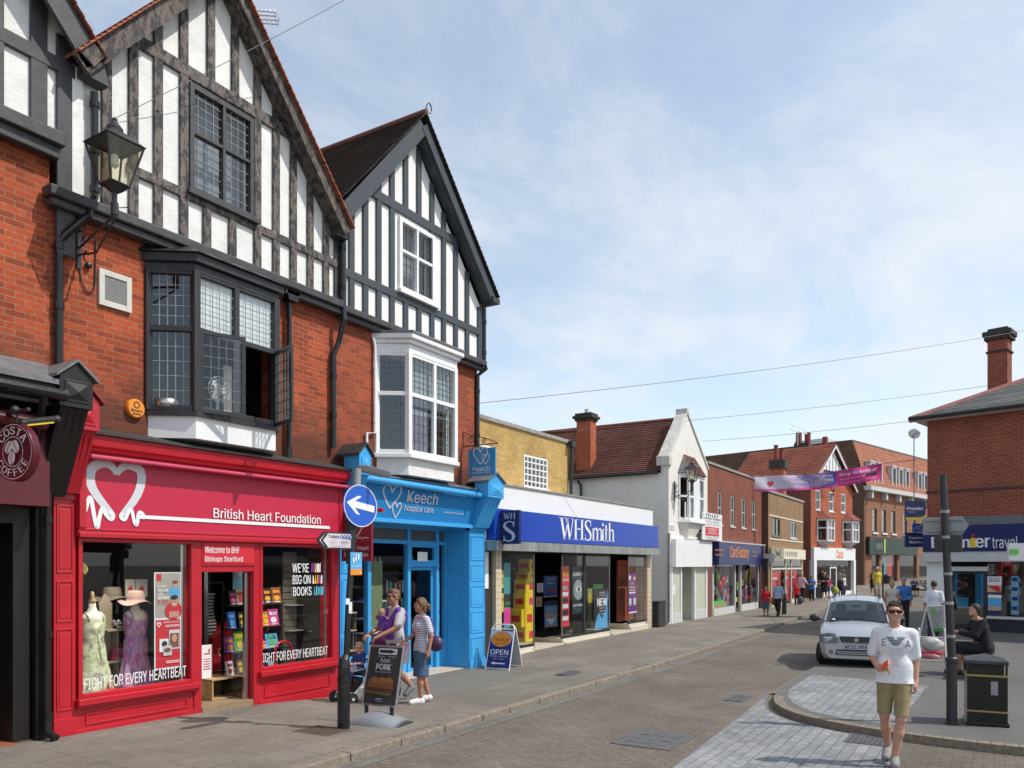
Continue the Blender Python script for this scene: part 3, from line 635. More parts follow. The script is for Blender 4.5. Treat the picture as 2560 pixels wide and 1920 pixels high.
for i, ch in enumerate('COFFEE'):
    th = R(213+23*i); bb = MB(); uu = (u*math.cos(th+R(90))+Z_*math.sin(th+R(90))); vv = (u*-math.sin(th+R(90))+Z_*math.cos(th+R(90)))
    text(ch, a.o+a.n*.004+u*.197*math.cos(th)+Z_*.197*1.18*math.sin(th), uu, vv, None, .082, bold=.03, mb=bb); a.mb._add(bb.v, bb.f, a.mi(mcream))
for (ex, ey, an) in ((-.045,.05,60),(.05,.055,110),(0,-.07,80)):
    ca, sa = math.cos(R(an)), math.sin(R(an)); E = [(ex+.075*math.cos(q)*ca-.048*math.sin(q)*sa, ey+.075*math.cos(q)*sa+.048*math.sin(q)*ca) for q in [i*.3142 for i in range(20)]]
    a.poly(E, mcream); a.line([(ex-.07*ca+.012*sa, ey-.07*sa), (ex-.01*sa, ey+.01*ca), (ex+.07*ca, ey+.07*sa)], .008, maroon)
a.done('print', t)
b = MB(); top = c+Z_*.325; b.tube([top, top+Z_*.13], .012, 6); b.tube([Vector((c.x,.0,top.z+.13)), top+Z_*.13, top+Z_*.13+Vector((0,-.25,0))], .022, 8)
b.ball(top+Z_*.14+Vector((-.03,-.02,0)), .05); b.build('bracket', black, t)
c2 = SK('M', 560, 570, 9.0)
t = thing('strip_lamp', 'black bar lamp with a yellow underside on an arm left of the red console', 'lamp', tuple(c2))
d = (SK('M', 800, 540, 9.25)-SK('M', 340, 585, 8.8))/2
b = MB(); b.tube([c2-d+Z_*.012, c2+d+Z_*.012], .035, 10); b.ball(c2+d+Z_*.005, .05); b.ball(c2-d, .045); b.tube([c2-d, Vector((c2.x-.3,-.4,c2.z+.15))], .016, 6); b.build('housing', black, t)
MB().bar(c2-d*.9-Z_*.022, c2+d*.75-Z_*.022, .035, .03).build('diffuser', mat('yellow_diffuser', (.75,.55,.03), .4), t)

# ================================================================== BHF : red charity shop
t = bhf = thing('charity_shop_building', 'half timbered gable with peeling black timbers over red brick and a bright red charity shopfront', 'building', (2.5,0,.05))
# brick floor
hx0, hx1 = 1.36, 3.6
b = MB(); wall_with_holes(b, .02, 5.0, 3.95, 6.9, 0, .28, [(hx0,hx1,4.35,6.7)]); b.build('brick_wall', brick_b, t)
room(t, .1, 4.9, .3, 3.6, 4.0, 6.8, darkw, darkw, 'upper_room')
# gable
gx, gzp = 2.42, 11.05
def gtop(x): return 8.55+1.175*(x-.36) if x < gx else 8.12+1.17*(4.93-x)
b = MB(); pl = []
for (x0, x1) in ((.36,1.93),(3.13,5.0)): pl.append((x0, x1))
b.xz([(.36,6.85),(1.95,6.85),(1.95,gtop(1.95)),(.36,gtop(.36))], -.08, .15).xz([(3.11,6.85),(5.0,6.85),(5.0,8.06),(3.11,gtop(3.11))], -.08, .15).xz([(1.95,6.85),(3.11,6.85),(3.11,7.7),(1.95,7.7)], -.08, .15).xz([(1.95,9.28),(3.11,9.28),(3.11,gtop(3.11)),(gx,gtop(gx)),(1.95,gtop(1.95))], -.08, .15)
b.build('gable_wall', plaster, t)
st = [(.70,6.9,gtop(.70)),(1.08,6.9,gtop(1.08)),(1.45,6.9,gtop(1.45)),(1.86,6.9,gtop(1.86)),(2.32,9.4,gtop(2.32)),(2.76,9.4,gtop(2.76)),(3.19,6.9,gtop(3.19)),(3.57,6.9,gtop(3.57)),(3.94,6.9,gtop(3.94)),(4.32,6.9,gtop(4.32)),(4.69,6.9,gtop(4.69)),(2.25,6.9,7.6),(2.71,6.9,7.6)]
gable_timbers(t, st, [(.9,4.15,9.32,9.50),(.98,1.8,7.55,7.68),(3.25,4.95,7.53,7.66),(1.92,3.14,7.55,7.69)], -.081, timber_old, w=.135)
gable_timbers(t, [(4.96,6.9,8.15,.13)], [], -.081, timber_blk)
MB().box(-.1, 4.98, -.26, -.04, 6.80, 6.93).box(-.06, 4.98, -.20, -.04, 6.70, 6.80).build('jetty_beam', timber_blk, t, bevel=.02)
b = MB(); b.beam((.235,8.52),(gx-.015,gzp+.085), .25, -.36, -.30); b.build('bargeboard', timber_barge, t)
b = MB(); b.beam((4.97,8.11),(gx+.02,gzp+.11), .19, -.37, -.31); b.beam((4.93,8.08),(gx-.03,gzp+.03), .08, -.31, -.09); b.build('bargeboard', timber_barge, t)
MB().xz([(4.80,8.02),(5.04,8.02),(5.04,8.3),(4.8,8.32)], -.3, -.1).xz([(.30,8.45),(.62,8.45),(.5,8.9),(.30,8.7)], -.3, -.1).build('eaves_bracket', timber_blk, t)
MB().xz([S('U',*p,-.40) for p in ((198,124),(237,167),(264,140),(232,104))], -.40, -.37).build('valley_board', timber_barge, t)
MB().slope([(.16,-.44,8.62),(.16,8,8.62),(gx,-.44,11.28),(gx,8,11.28)], 32, .032).slope([(5.06,-.44,8.20),(5.06,8,8.20),(gx,-.44,11.28),(gx,8,11.28)], 36, .032).build('roof', tile_o, t)
MB().box(.16, 5.0, 7.8, 8, 4, 11).build('back_wall', brick_k, t)
sash(t, 1.95, 3.11, 7.70, 9.28, -.02, timber_blk, cols=(2.55,), rows=(8.58,), fw=.075, lead_n=(4,5), gm=glass_d, sill=True, depth=.11, backm=mat('sky_grey_net', (.42,.43,.45), .9), lm=mat('bright_leading', (.35,.36,.36), .5))  # grey net backing also carries the sky reflection of the panes in its tone
# bay
zc = 4.41
bw, segs = bay(t, 1.36, 1.76, 3.20, 3.60, .5, zc, 5.56, 6.40, black, mat('bright_leading', (.35,.36,.36), .5), (5,5), (2.45,), opened=True, cm=glassmat('bay_glass', (.92,.94,.94), 2.6))
BP = [(1.30,.02),(1.73,-.55),(3.23,-.55),(3.66,.02)]
b = MB(); b.xy(BP, 6.36, 6.48); b.xy([(1.24,.02),(1.70,-.62),(3.27,-.62),(3.73,.02)], 6.48, 6.60)
q = [(1.20,.0,6.60),(1.68,-.68,6.60),(3.29,-.68,6.60),(3.78,.0,6.60),(1.45,-.02,6.86),(1.9,-.2,6.86),(3.1,-.2,6.86),(3.6,-.02,6.86)]; b._add(q, [(0,1,5,4),(1,2,6,5),(2,3,7,6),(4,5,6,7),(3,2,1,0)])
b.build('bay_roof', black, t, bevel=.008)
MB().xy([(1.30,.02),(1.73,-.56),(3.23,-.56),(3.66,.02)], zc-.07, zc).build('bay_sill', black, t)
MB().xy([(1.35,.02),(1.76,-.51),(3.20,-.51),(3.61,.02)], 4.03, zc-.07).build('bay_apron', white, t)
# open casements
def casement(x_h, ang, wd, z0, z1, fm):
    u = Vector((math.cos(ang), math.sin(ang), 0)); b = MB(); o = Vector((x_h, -.53, 0)); g = u.cross(Z_)
    for p in (.025, wd-.025): b.obox(o+u*p+Z_*(z0+z1)/2, u*.025, g*.018, Z_*(z1-z0)/2)
    for p in (z0+.025, z1-.025): b.obox(o+u*wd/2+Z_*p, u*(wd/2-.05), g*.018, Z_*.025)
    f = b.build('casement', fm, t); A = o+u*.05+Z_*(z0+.05); B = o+u*(wd-.05)+Z_*(z0+.05); h = z1-z0-.1
    MB()._add([A, B, B+Z_*h, A+Z_*h], [(0,1,2,3)]).build('pane', glass, f); l = MB()
    for j in range(1, 5): l.obox(A.lerp(B, j/5)+Z_*h/2, u*.005, g*.006, Z_*h/2)
    for j in range(1, 7): l.obox((A+B)/2+Z_*h*j/7, (B-A)/2, g*.0045, Z_*.005)
    l.build('leading', lead, f)
casement(1.80, R(-24), .64, 4.40, 5.56, black); casement(3.17, R(-108), .62, 4.40, 5.56, black)
blind = mat('white_blind', (.82,.83,.82), .8, .03, 2)
MB().box(1.80, 2.42, -.46, -.45, 5.6, 6.36).box(2.50, 3.16, -.46, -.45, 5.6, 6.36).build('blind', blind, t)
# wall fittings
vx0, vz1 = S('B', 608, 170, -.03); vx1, vz0 = S('B', 808, 452, -.03)
v = thing('vent_grille', 'square cream framed ventilation grille on the brick wall under the lantern', 'vent', ((vx0+vx1)/2, 0, vz0))
MB().frame(vx0, vx1, vz0, vz1, -.045, 0, .075).build('frame', mat('cream_frame', (.62,.59,.52), .5), v, bevel=.005)
b = MB(); b.box(vx0+.07, vx1-.07, -.02, -.01, vz0+.07, vz1-.07)
for i in range(16): z = vz0+.085+i*(vz1-vz0-.17)/15; b.box(vx0+.075, vx1-.075, -.032, -.02, z-.006, z+.006)
b.build('louvre', grey, v)
ax, az = S('B', 838, 1035, -.06)
v = thing('alarm_box', 'round orange burglar alarm box on brick beside the white bay apron', 'alarm', (ax, 0, az-.12))
b = MB(); b.lathe([(.13,.0),(.13,-.05),(.118,-.07)], (ax,0,az), 24, ax='y'); b.build('body', orange, v)
a = Art((ax,-.071,az), X_, Z_); a.line([(.04*math.cos(i*.52), .045+.04*math.sin(i*.52)) for i in range(13)], .014, blackp); a.txt('Modern', 0, -.03, .17, .036, blackp, .02); a.txt('Alarms', 0, -.075, .13, .032, blackp, .02); a.done('print', v)
# pipes
downpipe(bhf, [(.50,-.17,8.35),(.50,-.17,7.02),(.40,-.2,6.72),(.16,-.12,6.42),(.10,-.07,6.3),(.10,-.07,4.55)], .05, blackgloss, (8.2,7.6,7.1,6.25,5.5))
b = MB(); b.tube([(3.86,-.09,6.62),(3.86,-.09,4.02)], .045, 10); b.prism([(3.76,6.62),(3.96,6.62),(4.0,6.8),(3.72,6.8)], (0,-.2,0), (1,0,0), (0,0,1), (0,.18,0)); b.build('downpipe', blackgloss, bhf)
# shopfront ---------------------------------------------------------------
panel_pilaster(bhf, .0, .27, -.14, .10, 3.14, red, [(.42,1.45),(1.53,2.05),(2.15,3.0)], bottom=-.1)
console(bhf, .0, .27, -.14, 3.14, 3.90, red, out=.34, capm=mat('red_cap_roof', (.25,.02,.03), .5))
MB().box(4.86, 4.99, -.12, .2, -.35, 3.05).build('pilaster', red, bhf, bevel=.006)
MB().box(.27, 4.99, -.21, .1, 2.66, 3.70).build('fascia', crimson, bhf)
MB().box(.27, 4.99, -.24, -.1, 2.60, 2.66).box(.27, 4.99, -.22, -.1, 2.69, 2.72).box(.27, .36, -.235, -.2, 2.72, 3.6).box(4.90, 4.99, -.235, -.2, 2.72, 3.6).build('fascia_moulding', red, bhf, bevel=.008)
MB().prism([(.0,3.70),(-.30,3.70),(-.31,3.74),(-.37,3.76),(-.39,3.90),(.0,3.92)], (.27,0,0), (0,1,0), (0,0,1), (4.76,0,0)).build('cornice', red, bhf, bevel=.006)
MB().box(.32, 5.0, -.41, -.22, 3.60, 3.645).build('blind_box', pink, bhf, bevel=.012)
MB().prism([(.02,3.92),(-.43,3.905),(-.43,3.935),(.02,4.06)], (.2,0,0), (0,1,0), (0,0,1), (4.85,0,0)).build('lead_flashing', mat('dark_flashing', (.04,.038,.036), .7, .3, 6, .3, 12), bhf)
# fascia artwork
a = Art((0,-.2115,0), X_, Z_); sc = .9505+.0285
def q(v, x, y): p = S(v, x, y, -.215); return (p[0], p[1])
hp = spline([q('C',668,82),q('B',690,1690),q('B',590,1560),q('B',556,1480),q('B',570,1400),q('B',640,1370),q('B',690,1395),q('B',718,1440)], 6)
hp2 = spline([q('C',752,92),q('B',760,1680),q('B',830,1590),q('B',866,1500),q('B',862,1420),q('B',800,1385),q('B',748,1400),q('B',718,1440)], 6)
n_ = len(hp); ws = [.06+.065*math.sin(math.pi*min(1, (i/n_)*1.0)) for i in range(n_)]
a.line(hp, ws, silverp); a.line(hp2, ws, silverp)
a.line(spline([q('C',492,97),q('C',505,97),q('C',525,70),q('C',545,5),q('C',560,10),q('C',580,120),q('C',597,180),q('C',612,110),q('C',630,62),q('C',650,100),q('C',680,130),q('C',695,108),q('C',668,82)], 5), .055, whitep)
a.line(spline([q('C',752,92),q('C',740,115),q('C',765,132),q('C',790,80),q('C',808,78),q('C',825,150),q('C',840,160),q('C',850,95),q('C',868,92),q('C',895,118),q('C',960,121),q('C',2025,182)], 5), .05, whitep)
tx0, _ = q('C',1310,130); tx1, _ = q('C',1968,155); _, tz1 = q('C',1310,60); _, tz0 = q('C',1310,122)
a.txt('British Heart Foundation', (tx0+tx1)/2, (tz0+tz1)/2, tx1-tx0, tz1-tz0, whitep, .012); a.done('lettering', bhf)
# windows and door frames
fr = MB(); y0, y1 = -.16, -.06
wins = [(.30,2.0,.54,2.60),(3.20,4.86,.56,2.60)]
sills = []
for i, (x0, x1, z0, z1) in enumerate(wins):
    f = MB().frame(x0, x1, z0, z1, y0, y1, .055).build('display_window', red, bhf, bevel=.008)
    pane(f, x0+.04, x1-.04, z0+.04, z1-.04, -.1)
    MB().box(x1-.16, x1-.12, -.06, -.03, z0+.05, z1-.05).build('mullion', steel, f)
    sx0 = x0-.04; MB().box(sx0, x1+.06, -.24, -.06, z0-.085, z0).box(sx0, x1+.06, -.20, -.06, z0-.12, z0-.085).build('sill', red, f, bevel=.01)
    r = MB(); r.box(x0-.03, x1+.0, -.13, .1, -.45, z0-.12)
    p, q_ = gz(x0, 0)+.09, z0-.2
    for (e, g, h, k) in ((x0+.1,x1-.1,q_-.025,q_),(x0+.1,x1-.1,p,p+.025),(x0+.1,x0+.125,p+.025,q_-.025),(x1-.125,x1-.1,p+.025,q_-.025)): r.box(e, g, -.145, -.13, h, k)
    r.box(x0-.03, x1, -.15, -.13, -.45, gz(x0, 0)+.05)
    r.build('stall_riser', red, bhf, bevel=.006)
MB().box(2.0, 2.13, -.15, .1, -.3, 2.6).box(3.08, 3.2, -.15, .1, -.35, 2.6).box(2.13, 3.08, -.14, .05, 2.14, 2.24).build('door_frame', red, bhf, bevel=.008)
d = MB().box(2.13, 3.08, -.16, -.04, 2.24, 2.60).box(2.15, 3.06, -.172, -.16, 2.27, 2.57).build('door_sign', redp, bhf)
a = Art((0,-.1725,0), X_, Z_); a.txt('Welcome to BHF', 2.475, 2.475, .62, .10, whitep, .012); a.txt('Bishops Stortford', 2.505, 2.33, .68, .10, whitep, .012); a.done('lettering', d)
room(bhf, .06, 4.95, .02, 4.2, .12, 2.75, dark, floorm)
MB().box(.1, 2.0, 0, .75, .3, .5).box(3.2, 4.9, 0, .9, .3, .5).build('window_bed', darkw, bhf)
MB().box(2.14, 3.07, -.15, 1.2, -.05, .135).build('door_mat', mat('coir_mat', (.27,.19,.11), .9, .2, 20), bhf)
MB().box(2.99, 3.05, -.02, .95, .16, 2.12).build('door', glassmat('door_glass', (.8,.83,.83)), bhf)
MB().box(2.985, 3.055, .93, .99, .14, 2.13).box(2.985, 3.055, -.05, -.0, .14, 2.13).build('door_rail', steel, bhf)
# window lettering
for (x0, x1, zc_, sl_) in ((.34, 1.97, .74, .10), (3.24, 4.80, .74, .0)):
    (ax0, az0) = S('C', 455 if x0 < 1 else 1562, 1155 if x0 < 1 else 990, -.103); (bx, bz) = S('C', 1143 if x0 < 1 else 2012, 1060 if x0 < 1 else 935, -.103)
    ax0 += .13 if x0 < 1 else .12; u = Vector((bx-ax0, 0, bz-az0)); L = u.length; u.normalize(); text('FIGHT FOR EVERY HEARTBEAT', ((ax0+bx)/2, -.103, (az0+bz)/2), u, u.cross(Vector((0,1,0)))*-1 if False else Vector((-u.z,0,u.x)), L, .15, whitep, bhf, 'window_lettering', .012)
a = Art((0,-.103,0), X_, Z_)
for i, (s_, py, w_) in enumerate((("WE'RE", 430, 100), ('BIG ON', 502, 108), ('BOOKS', 575, 112))):
    x0, z0 = S('C', 1797, py, -.103); x1, _ = S('C', 1797+w_, py, -.103); a.txt(s_, (x0+x1)/2, z0, x1-x0, .15, whitep, .015)
    for j in range(5):
        cx = x1+.05+j*.045; a.poly([(cx,z0-.075),(cx+.036,z0-.075),(cx+.036+random.uniform(-.02,.03),z0+.07+random.uniform(-.02,.02)),(cx+random.uniform(-.01,.02),z0+.075)], random.choice((yellow,orange,lbluep,purplep,greenp,whitep,redp,tealp)))
a.done('window_lettering', bhf)
# ================================================================== KEECH : sky blue charity shop
t = kee = thing('hospice_shop_building', 'crisp black and white timbered gable over brick with sky blue hospice shopfront', 'building', (7.3,0,0))
hx0, hx1 = 6.12, 8.36
b = MB(); wall_with_holes(b, 5.0, 9.56, 3.9, 6.85, 0, .28, [(hx0,hx1,4.3,6.6)]); b.box(9.3, 9.56, .28, 9, -.3, 8.2); b.build('brick_wall', brick_k, t)
room(t, 5.1, 9.25, .3, 3.5, 4.0, 6.75, darkw, darkw, 'upper_room')
gx, sl_ = 7.15, 1.13
def gtop(x): return 10.85-sl_*abs(x-gx)
wx0, wx1, wz0, wz1 = 6.66, 7.80, 7.66, 9.10
b = MB(); b.xz([(5.02,6.85),(wx0,6.85),(wx0,gtop(wx0)),(5.02,gtop(5.02))], -.08, .15).xz([(wx1,6.85),(9.58,6.85),(9.58,gtop(9.58)),(wx1,gtop(wx1))], -.08, .15).xz([(wx0,6.85),(wx1,6.85),(wx1,wz0),(wx0,wz0)], -.08, .15).xz([(wx0,wz1),(wx1,wz1),(wx1,gtop(wx1)),(gx,gtop(gx)),(wx0,gtop(wx0))], -.08, .15)
b.build('gable_wall', plaster_k, t)
st = []
for e, kind in ((412,0),(522,0),(627,0),(732,0),(840,1),(945,1),(1048,0),(1140,0),(1235,0),(1325,0)):
    x = S('E', e, 280, -.12)[0]
    if kind: st += [(x,6.9,7.62),(x,9.3,gtop(x))]
    else: st.append((x,6.9,gtop(x)))
gable_timbers(t, st+[(5.10,6.9,8.4,.17),(9.50,6.9,8.1,.15)], [(5.6,8.6,9.17,9.35),(5.05,9.55,7.45,7.60)], -.081, timber_gry, w=.135)
MB().box(5.0, 9.62, -.24, -.04, 6.76, 6.88).box(5.0, 9.6, -.16, -.04, 6.66, 6.76).build('jetty_beam', timber_blk, t, bevel=.02)
MB().beam((4.82,8.34),(gx-.01,11.02), .28, -.35, -.29).build('bargeboard', timber_gry, t)
MB().beam((9.77,8.24),(gx+.02,11.05), .21, -.36, -.30).beam((9.72,8.2),(gx-.02,10.95), .08, -.30, -.09).build('bargeboard', timber_gry, t)
MB().box(9.62, 9.90, -.40, .2, 8.22, 8.34).build('eaves_gutter', black, t)
MB().slope([(4.70,-.42,8.55),(4.70,8,8.55),(gx,-.42,11.27),(gx,8,11.27)], 34, .032).slope([(9.86,-.42,8.36),(9.86,8,8.36),(gx,-.42,11.27),(gx,8,11.27)], 34, .032).build('roof', tile_d, t)
MB().tube([(gx,-.42,11.30),(gx,8,11.30)], .06, 8).build('ridge_tile', mat('dull_ridge_tiles', (.15,.065,.045), .85, .3, 6), t)
f0 = S('D', 1127, 245, -.42)
MB().tube([(gx,-.40,11.25)]+[(gx+.02+.10*(1-math.cos(a))*.8-.0, -.40, 11.42+.10*math.sin(a)) for a in [i*.45 for i in range(11)]], .014, 6).build('finial', mat('blue_black_iron', (.02,.025,.06), .4), t)
w = sash(t, wx0, wx1, wz0, wz1, -.0, whitegl, cols=((wx0+wx1)/2,), rows=(wz0+.80,), fw=.085, lead_n=(4,4), gm=glass_d, depth=.14, backm=mat('sky_grey_net', (.24,.25,.26), .9))
MB().box(5.0, 9.5, 7.8, 8, 4, 11).build('back_wall', brick_k, t)
bay(t, 6.12, 6.48, 7.98, 8.34, .5, 4.38, 5.53, 6.33, whitegl, mat('dark_leading', (.09,.10,.10), .5), (5,6), (7.27,), cm=glassmat('bay_glass_dark', (.86,.90,.90), 3.))
b = MB(); b.xy([(6.06,.02),(6.45,-.55),(8.01,-.55),(8.40,.02)], 6.30, 6.48); b.xy([(6.03,.02),(6.42,-.61),(8.04,-.61),(8.43,.02)], 6.48, 6.56); b.xy([(5.98,.02),(6.38,-.68),(8.08,-.68),(8.48,.02)], 6.56, 6.66)
b.build('bay_cornice', whitegl, t, bevel=.012)
MB().xy([(5.97,.02),(6.37,-.70),(8.09,-.70),(8.49,.02)], 6.66, 6.70).build('bay_roof', lead, t)
MB().xy([(6.0,.02),(6.43,-.60),(8.03,-.60),(8.46,.02)], 4.30, 4.38).build('bay_sill', whitegl, t, bevel=.01)
MB().xy([(6.12,.02),(6.49,-.49),(7.97,-.49),(8.34,.02)], 3.98, 4.30).build('bay_apron', plaster, t)
MB().box(6.55, 7.2, -.40, -.39, 4.4, 5.5).build('curtain', mat('lilac_curtain', (.33,.31,.40), .9, .15, 4), t)
MB().box(6.52, 7.9, -.38, -.37, 5.55, 6.3).build('blind', mat('pale_blind', (.42,.45,.45), .9, .1, 4), t)
# pipes
downpipe(t, [(5.02,-.19,8.3),(5.02,-.19,6.95),(5.0,-.24,6.6),(4.98,-.12,6.2),(4.90,-.08,5.98),(4.90,-.08,4.32)], .05, blackgloss, (7.9,7.2,5.6,4.9))
downpipe(t, [(9.66,-.12,8.25),(9.66,-.12,6.9),(9.62,-.2,6.72),(9.50,-.05,6.55),(9.50,-.05,3.95)], .05, blackgloss, (7.8,7.1,6.2,5.2))
downpipe(t, [(5.98,-.05,6.55),(6.02,-.06,6.4),(6.02,-.06,4.75),(5.80,-.05,4.72),(5.80,-.05,4.15)], .028, whitegl, (6.0,5.0))
# shopfront
panel_pilaster(t, 5.03, 5.26, -.12, -.2, 3.12, blue, [(.3,.95),(1.05,2.0),(2.1,2.95)], bottom=-.5)
console(t, 5.03, 5.28, -.12, 3.12, 3.84, blue, out=.34, capm=MT['dark_flashing'])
panel_pilaster(t, 9.10, 9.70, -.12, -.1, 3.08, blue, [(.15,.62),(.72,1.2),(1.3,1.78),(1.88,2.25),(2.35,2.9)], bottom=-.5)
console(t, 9.14, 9.72, -.12, 3.08, 3.74, blue, out=.34)
b = MB(); b.prism([(.02,3.14),(-.16,3.14),(-.30,3.84),(.02,3.84)], (5.28,0,0), (0,1,0), (0,0,1), (3.86,0,0)); b.build('fascia', bluepanel, t)
MB().box(5.26, 9.14, -.19, .58, 3.06, 3.14).tube([(5.3,-.40,3.82),(9.14,-.40,3.78)], .062, 12).box(5.28, 9.14, -.33, 0, 3.86, 3.90).build('fascia_moulding', blue, t, bevel=.006)
MB().prism([(.02,3.90),(-.36,3.90),(-.36,3.925),(.02,4.02)], (5.2,0,0), (0,1,0), (0,0,1), (4.5,0,0)).build('lead_flashing', lead, t)
fv = Vector((0,-.14,.70)).normalized(); a = Art(Vector((0,-.16,3.14))+fv.cross(X_)*0+Vector((0,-.003,0)), X_, fv)
def q(x, y): p = S('F', x, y, -.23); return (p[0], (p[1]-3.14)*1.02)
def hearts(a, cx, cy, w, h, m, th):
    a.line([(cx+x*w, cy+y*h*.85) for x, y in HEART]+[(cx, cy-.5*h*.85)], th, m)
c0, c1 = q(605,300), q(740,300); ht, hb = q(670,210), q(650,405)
hearts(a, (c0[0]+c1[0])/2-.19, (ht[1]+hb[1])/2, (c1[0]-c0[0])*1.0, (ht[1]-hb[1])*.9, silverp, .035); hearts(a, c1[0]-.25, q(0,345)[1], .26, .30, silverp, .028)
k0, k1 = q(745,280), q(985,320); a.txt('Keech', (k0[0]+k1[0])/2, (k0[1]+k1[1])/2, k1[0]-k0[0], .235, silverp, .012)
k0, k1 = q(735,380), q(965,400); a.txt('hospice care', (k0[0]+k1[0])/2, (k0[1]+k1[1])/2, k1[0]-k0[0], .16, silverp, .004)
k0, k1 = q(1050,415), q(1205,425); a.txt('www.keech.org.uk', (k0[0]+k1[0])/2, (k0[1]+k1[1])/2, k1[0]-k0[0], .055, silverp, .006); a.done('lettering', t)
YB = .58
b = MB()
def qx(x, y=900): return S('F', x, y, YB)
zt = S('F', 900, 655, YB)[1]; zd = S('F', 860, 825, YB)[1]
X0, XW, XD0, XD1, XR = 5.3, qx(435)[0], qx(752)[0], qx(975)[0], 9.10
zb = .42
b.box(X0, XR, YB-.06, YB+.04, zt-.04, zt+.04); b.box(X0, XR, YB-.06, YB+.04, 3.0, 3.14)
for x, w in ((XW,.10),(XD0-.01,.10),(XD1+.0,.10),(XR-.03,.06)): b.box(x-w/2, x+w/2, YB-.07, YB+.05, -.3, 3.1)
b.box(X0, XD0, YB-.08, YB+.05, zb-.06, zb+.04); b.box(XD1, XR, YB-.08, YB+.05, zb+.05, zb+.15); b.box(XD0, XD1, YB-.05, YB+.03, zd-.05, zd+.03)
b.build('shopfront_frame', blue, t, bevel=.008)
b = MB(); b.box(X0, XD0, YB-.04, YB+.06, -.4, zb-.06); b.box(XD1+.04, XR, YB-.04, YB+.06, -.4, zb+.05); b.frame(XD1+.12, XR-.1, .10, zb-.02, YB-.055, YB-.04, .03)
b.build('stall_riser', blue, t, bevel=.006)
b = MB(); b.box(9.08, 9.098, -.115, YB+.05, -.4, 3.07)
for p, q_ in ((.2,1.55),(1.68,2.1),(2.2,2.95)):
    for (y0, y1, c, d) in ((.02,.47,p,p+.02),(.02,.47,q_-.02,q_),(.02,.04,p+.02,q_-.02),(.45,.47,p+.02,q_-.02)): b.box(9.066, 9.08, y0, y1, c, d)
b.build('reveal_panel', blue, t, bevel=.004)
for x0, x1 in ((X0,XW),(XW,XD0),(XD1,XR)): pane(t, x0+.04, x1-.04, zb+.02, zt, YB)
for x0, x1 in ((X0,XW),(XW,XD0),(XD0,XD1),(XD1,XR)): MB().box(x0+.03, x1-.03, YB-.01, YB, zt+.04, 3.0).build('transom_panel', mat('frosted_glass', (.10,.11,.105), .5, .2, 6), t)
fl = MB().frame(XD0+.04, XD1-.04, zd+.03, zt-.04, YB-.05, YB+.02, .06).build('fanlight', blue, t); pane(fl, XD0+.08, XD1-.08, zd+.06, zt-.08, YB-.01)
MB().box(XD0+.28, XD0+.62, YB-.062, YB-.055, zd+.07, zd+.27).build('notice', whitep, fl)
MB().frame(XD0+.05, XD1-.05, -.05, zd-.05, YB+.02, YB+.06, .075).build('door', blue, t); pane(t, XD0+.1, XD1-.1, .1, zd-.1, YB+.04, name='door_pane')
room(t, 5.05, 9.3, YB+.08, 4.5, -.1, 3.1, dark, floorm)
MB().prism([(-.28,-.2),(-.28,-.165),(.05,-.05),(YB,-.03),(YB,-.2)], (5.27,0,0), (0,1,0), Z_, (3.81,0,0)).build('doorstep', creamt, t)
a = Art((0,YB-.008,0), X_, Z_)
for (z0, z1, m, m2) in ((1.95,2.3,tealp,whitep),(1.25,1.85,whitep,greenp),(.75,1.15,greenp,purplep)):
    a.rect(XD1+.10, XR-.22, z0, z1, m); a.rect(XD1+.12, XR-.24, z0+.04, z0+.12, m2); a.rect(XD1+.13, XR-.26, z1-.10, z1-.05, lgrey)
a.done('window_notices', t)
# things in the window: two display shelves with goods
def shelf_unit(label, x0, x1, y0, y1, zs, m, group=None, cat='shelves', zb=-.05):
    u = thing('display_shelves', label, cat, ((x0+x1)/2,(y0+y1)/2,zb), 0, group)
    b = MB()
    for x in (x0, x1):
        for y in (y0, y1): b.box(x-.012, x+.012, y-.012, y+.012, zb, zs[-1]+.02)
    b.build('upright', steel, u)
    for z in zs: MB().box(x0-.02, x1+.02, y0-.02, y1+.02, z-.012, z+.012).build('shelf', m, u)
    return u
shelf_unit('light metal display shelves with white bust behind the blue shop window', XW+.15, XW+.75, .75, 1.1, (.5,.85,1.15,1.5), lgrey)
shelf_unit('pale wooden display shelves at the far left of the blue shop window', X0+.1, XW-.15, .75, 1.1, (.55,.95,1.3), tanp)
o = MB().lathe([(.10,.86),(.15,.95),(.17,1.1),(.14,1.25),(.06,1.36),(.05,1.42),(.0,1.43)], (XW+.5,.93,0), 18, sy=.65).build('display_bust', white, smooth=True); tag(o, 'white display bust on the metal shelves in the blue shop window', 'bust')
def goods(n, x0, x1, y, z, kinds, label, group):
    for i in range(n):
        x = x0+(x1-x0)*(i+.5)/n; k = random.choice(kinds); h = random.uniform(.08,.2); w = random.uniform(.04,.09); m = random.choice((redp,purplep,tealp,pinkp,whitep,tanp,lbluep,brownp,yellow,greenp))
        o = MB().lathe([(w*.6,0),(w,h*.2),(w*.9,h*.6),(w*.35,h*.8),(w*.4,h)], (x,y,z), 12).build(k, m, smooth=True); tag(o, label, k, group)
goods(4, XW+.17, XW+.75, .92, 1.515, ('vase','jar'), 'small coloured ornament on top of the metal shelves in the blue window', 'ornaments on the metal shelves')
goods(4, X0+.12, XW-.17, .92, 1.315, ('vase','jar'), 'small ornament on the wooden shelves at the left of the blue window', 'ornaments on the wooden shelves')
goods(3, X0+.12, XW-.17, .92, .965, ('vase','jar'), 'small ornament on the wooden shelves at the left of the blue window', 'ornaments on the wooden shelves')
o = MB()
for i in range(9): x = XW+.22+.045*i; o.box(x, x+.04, YB+.14, YB+.16, 1.0, 2.35+.06*math.sin(i*2.))
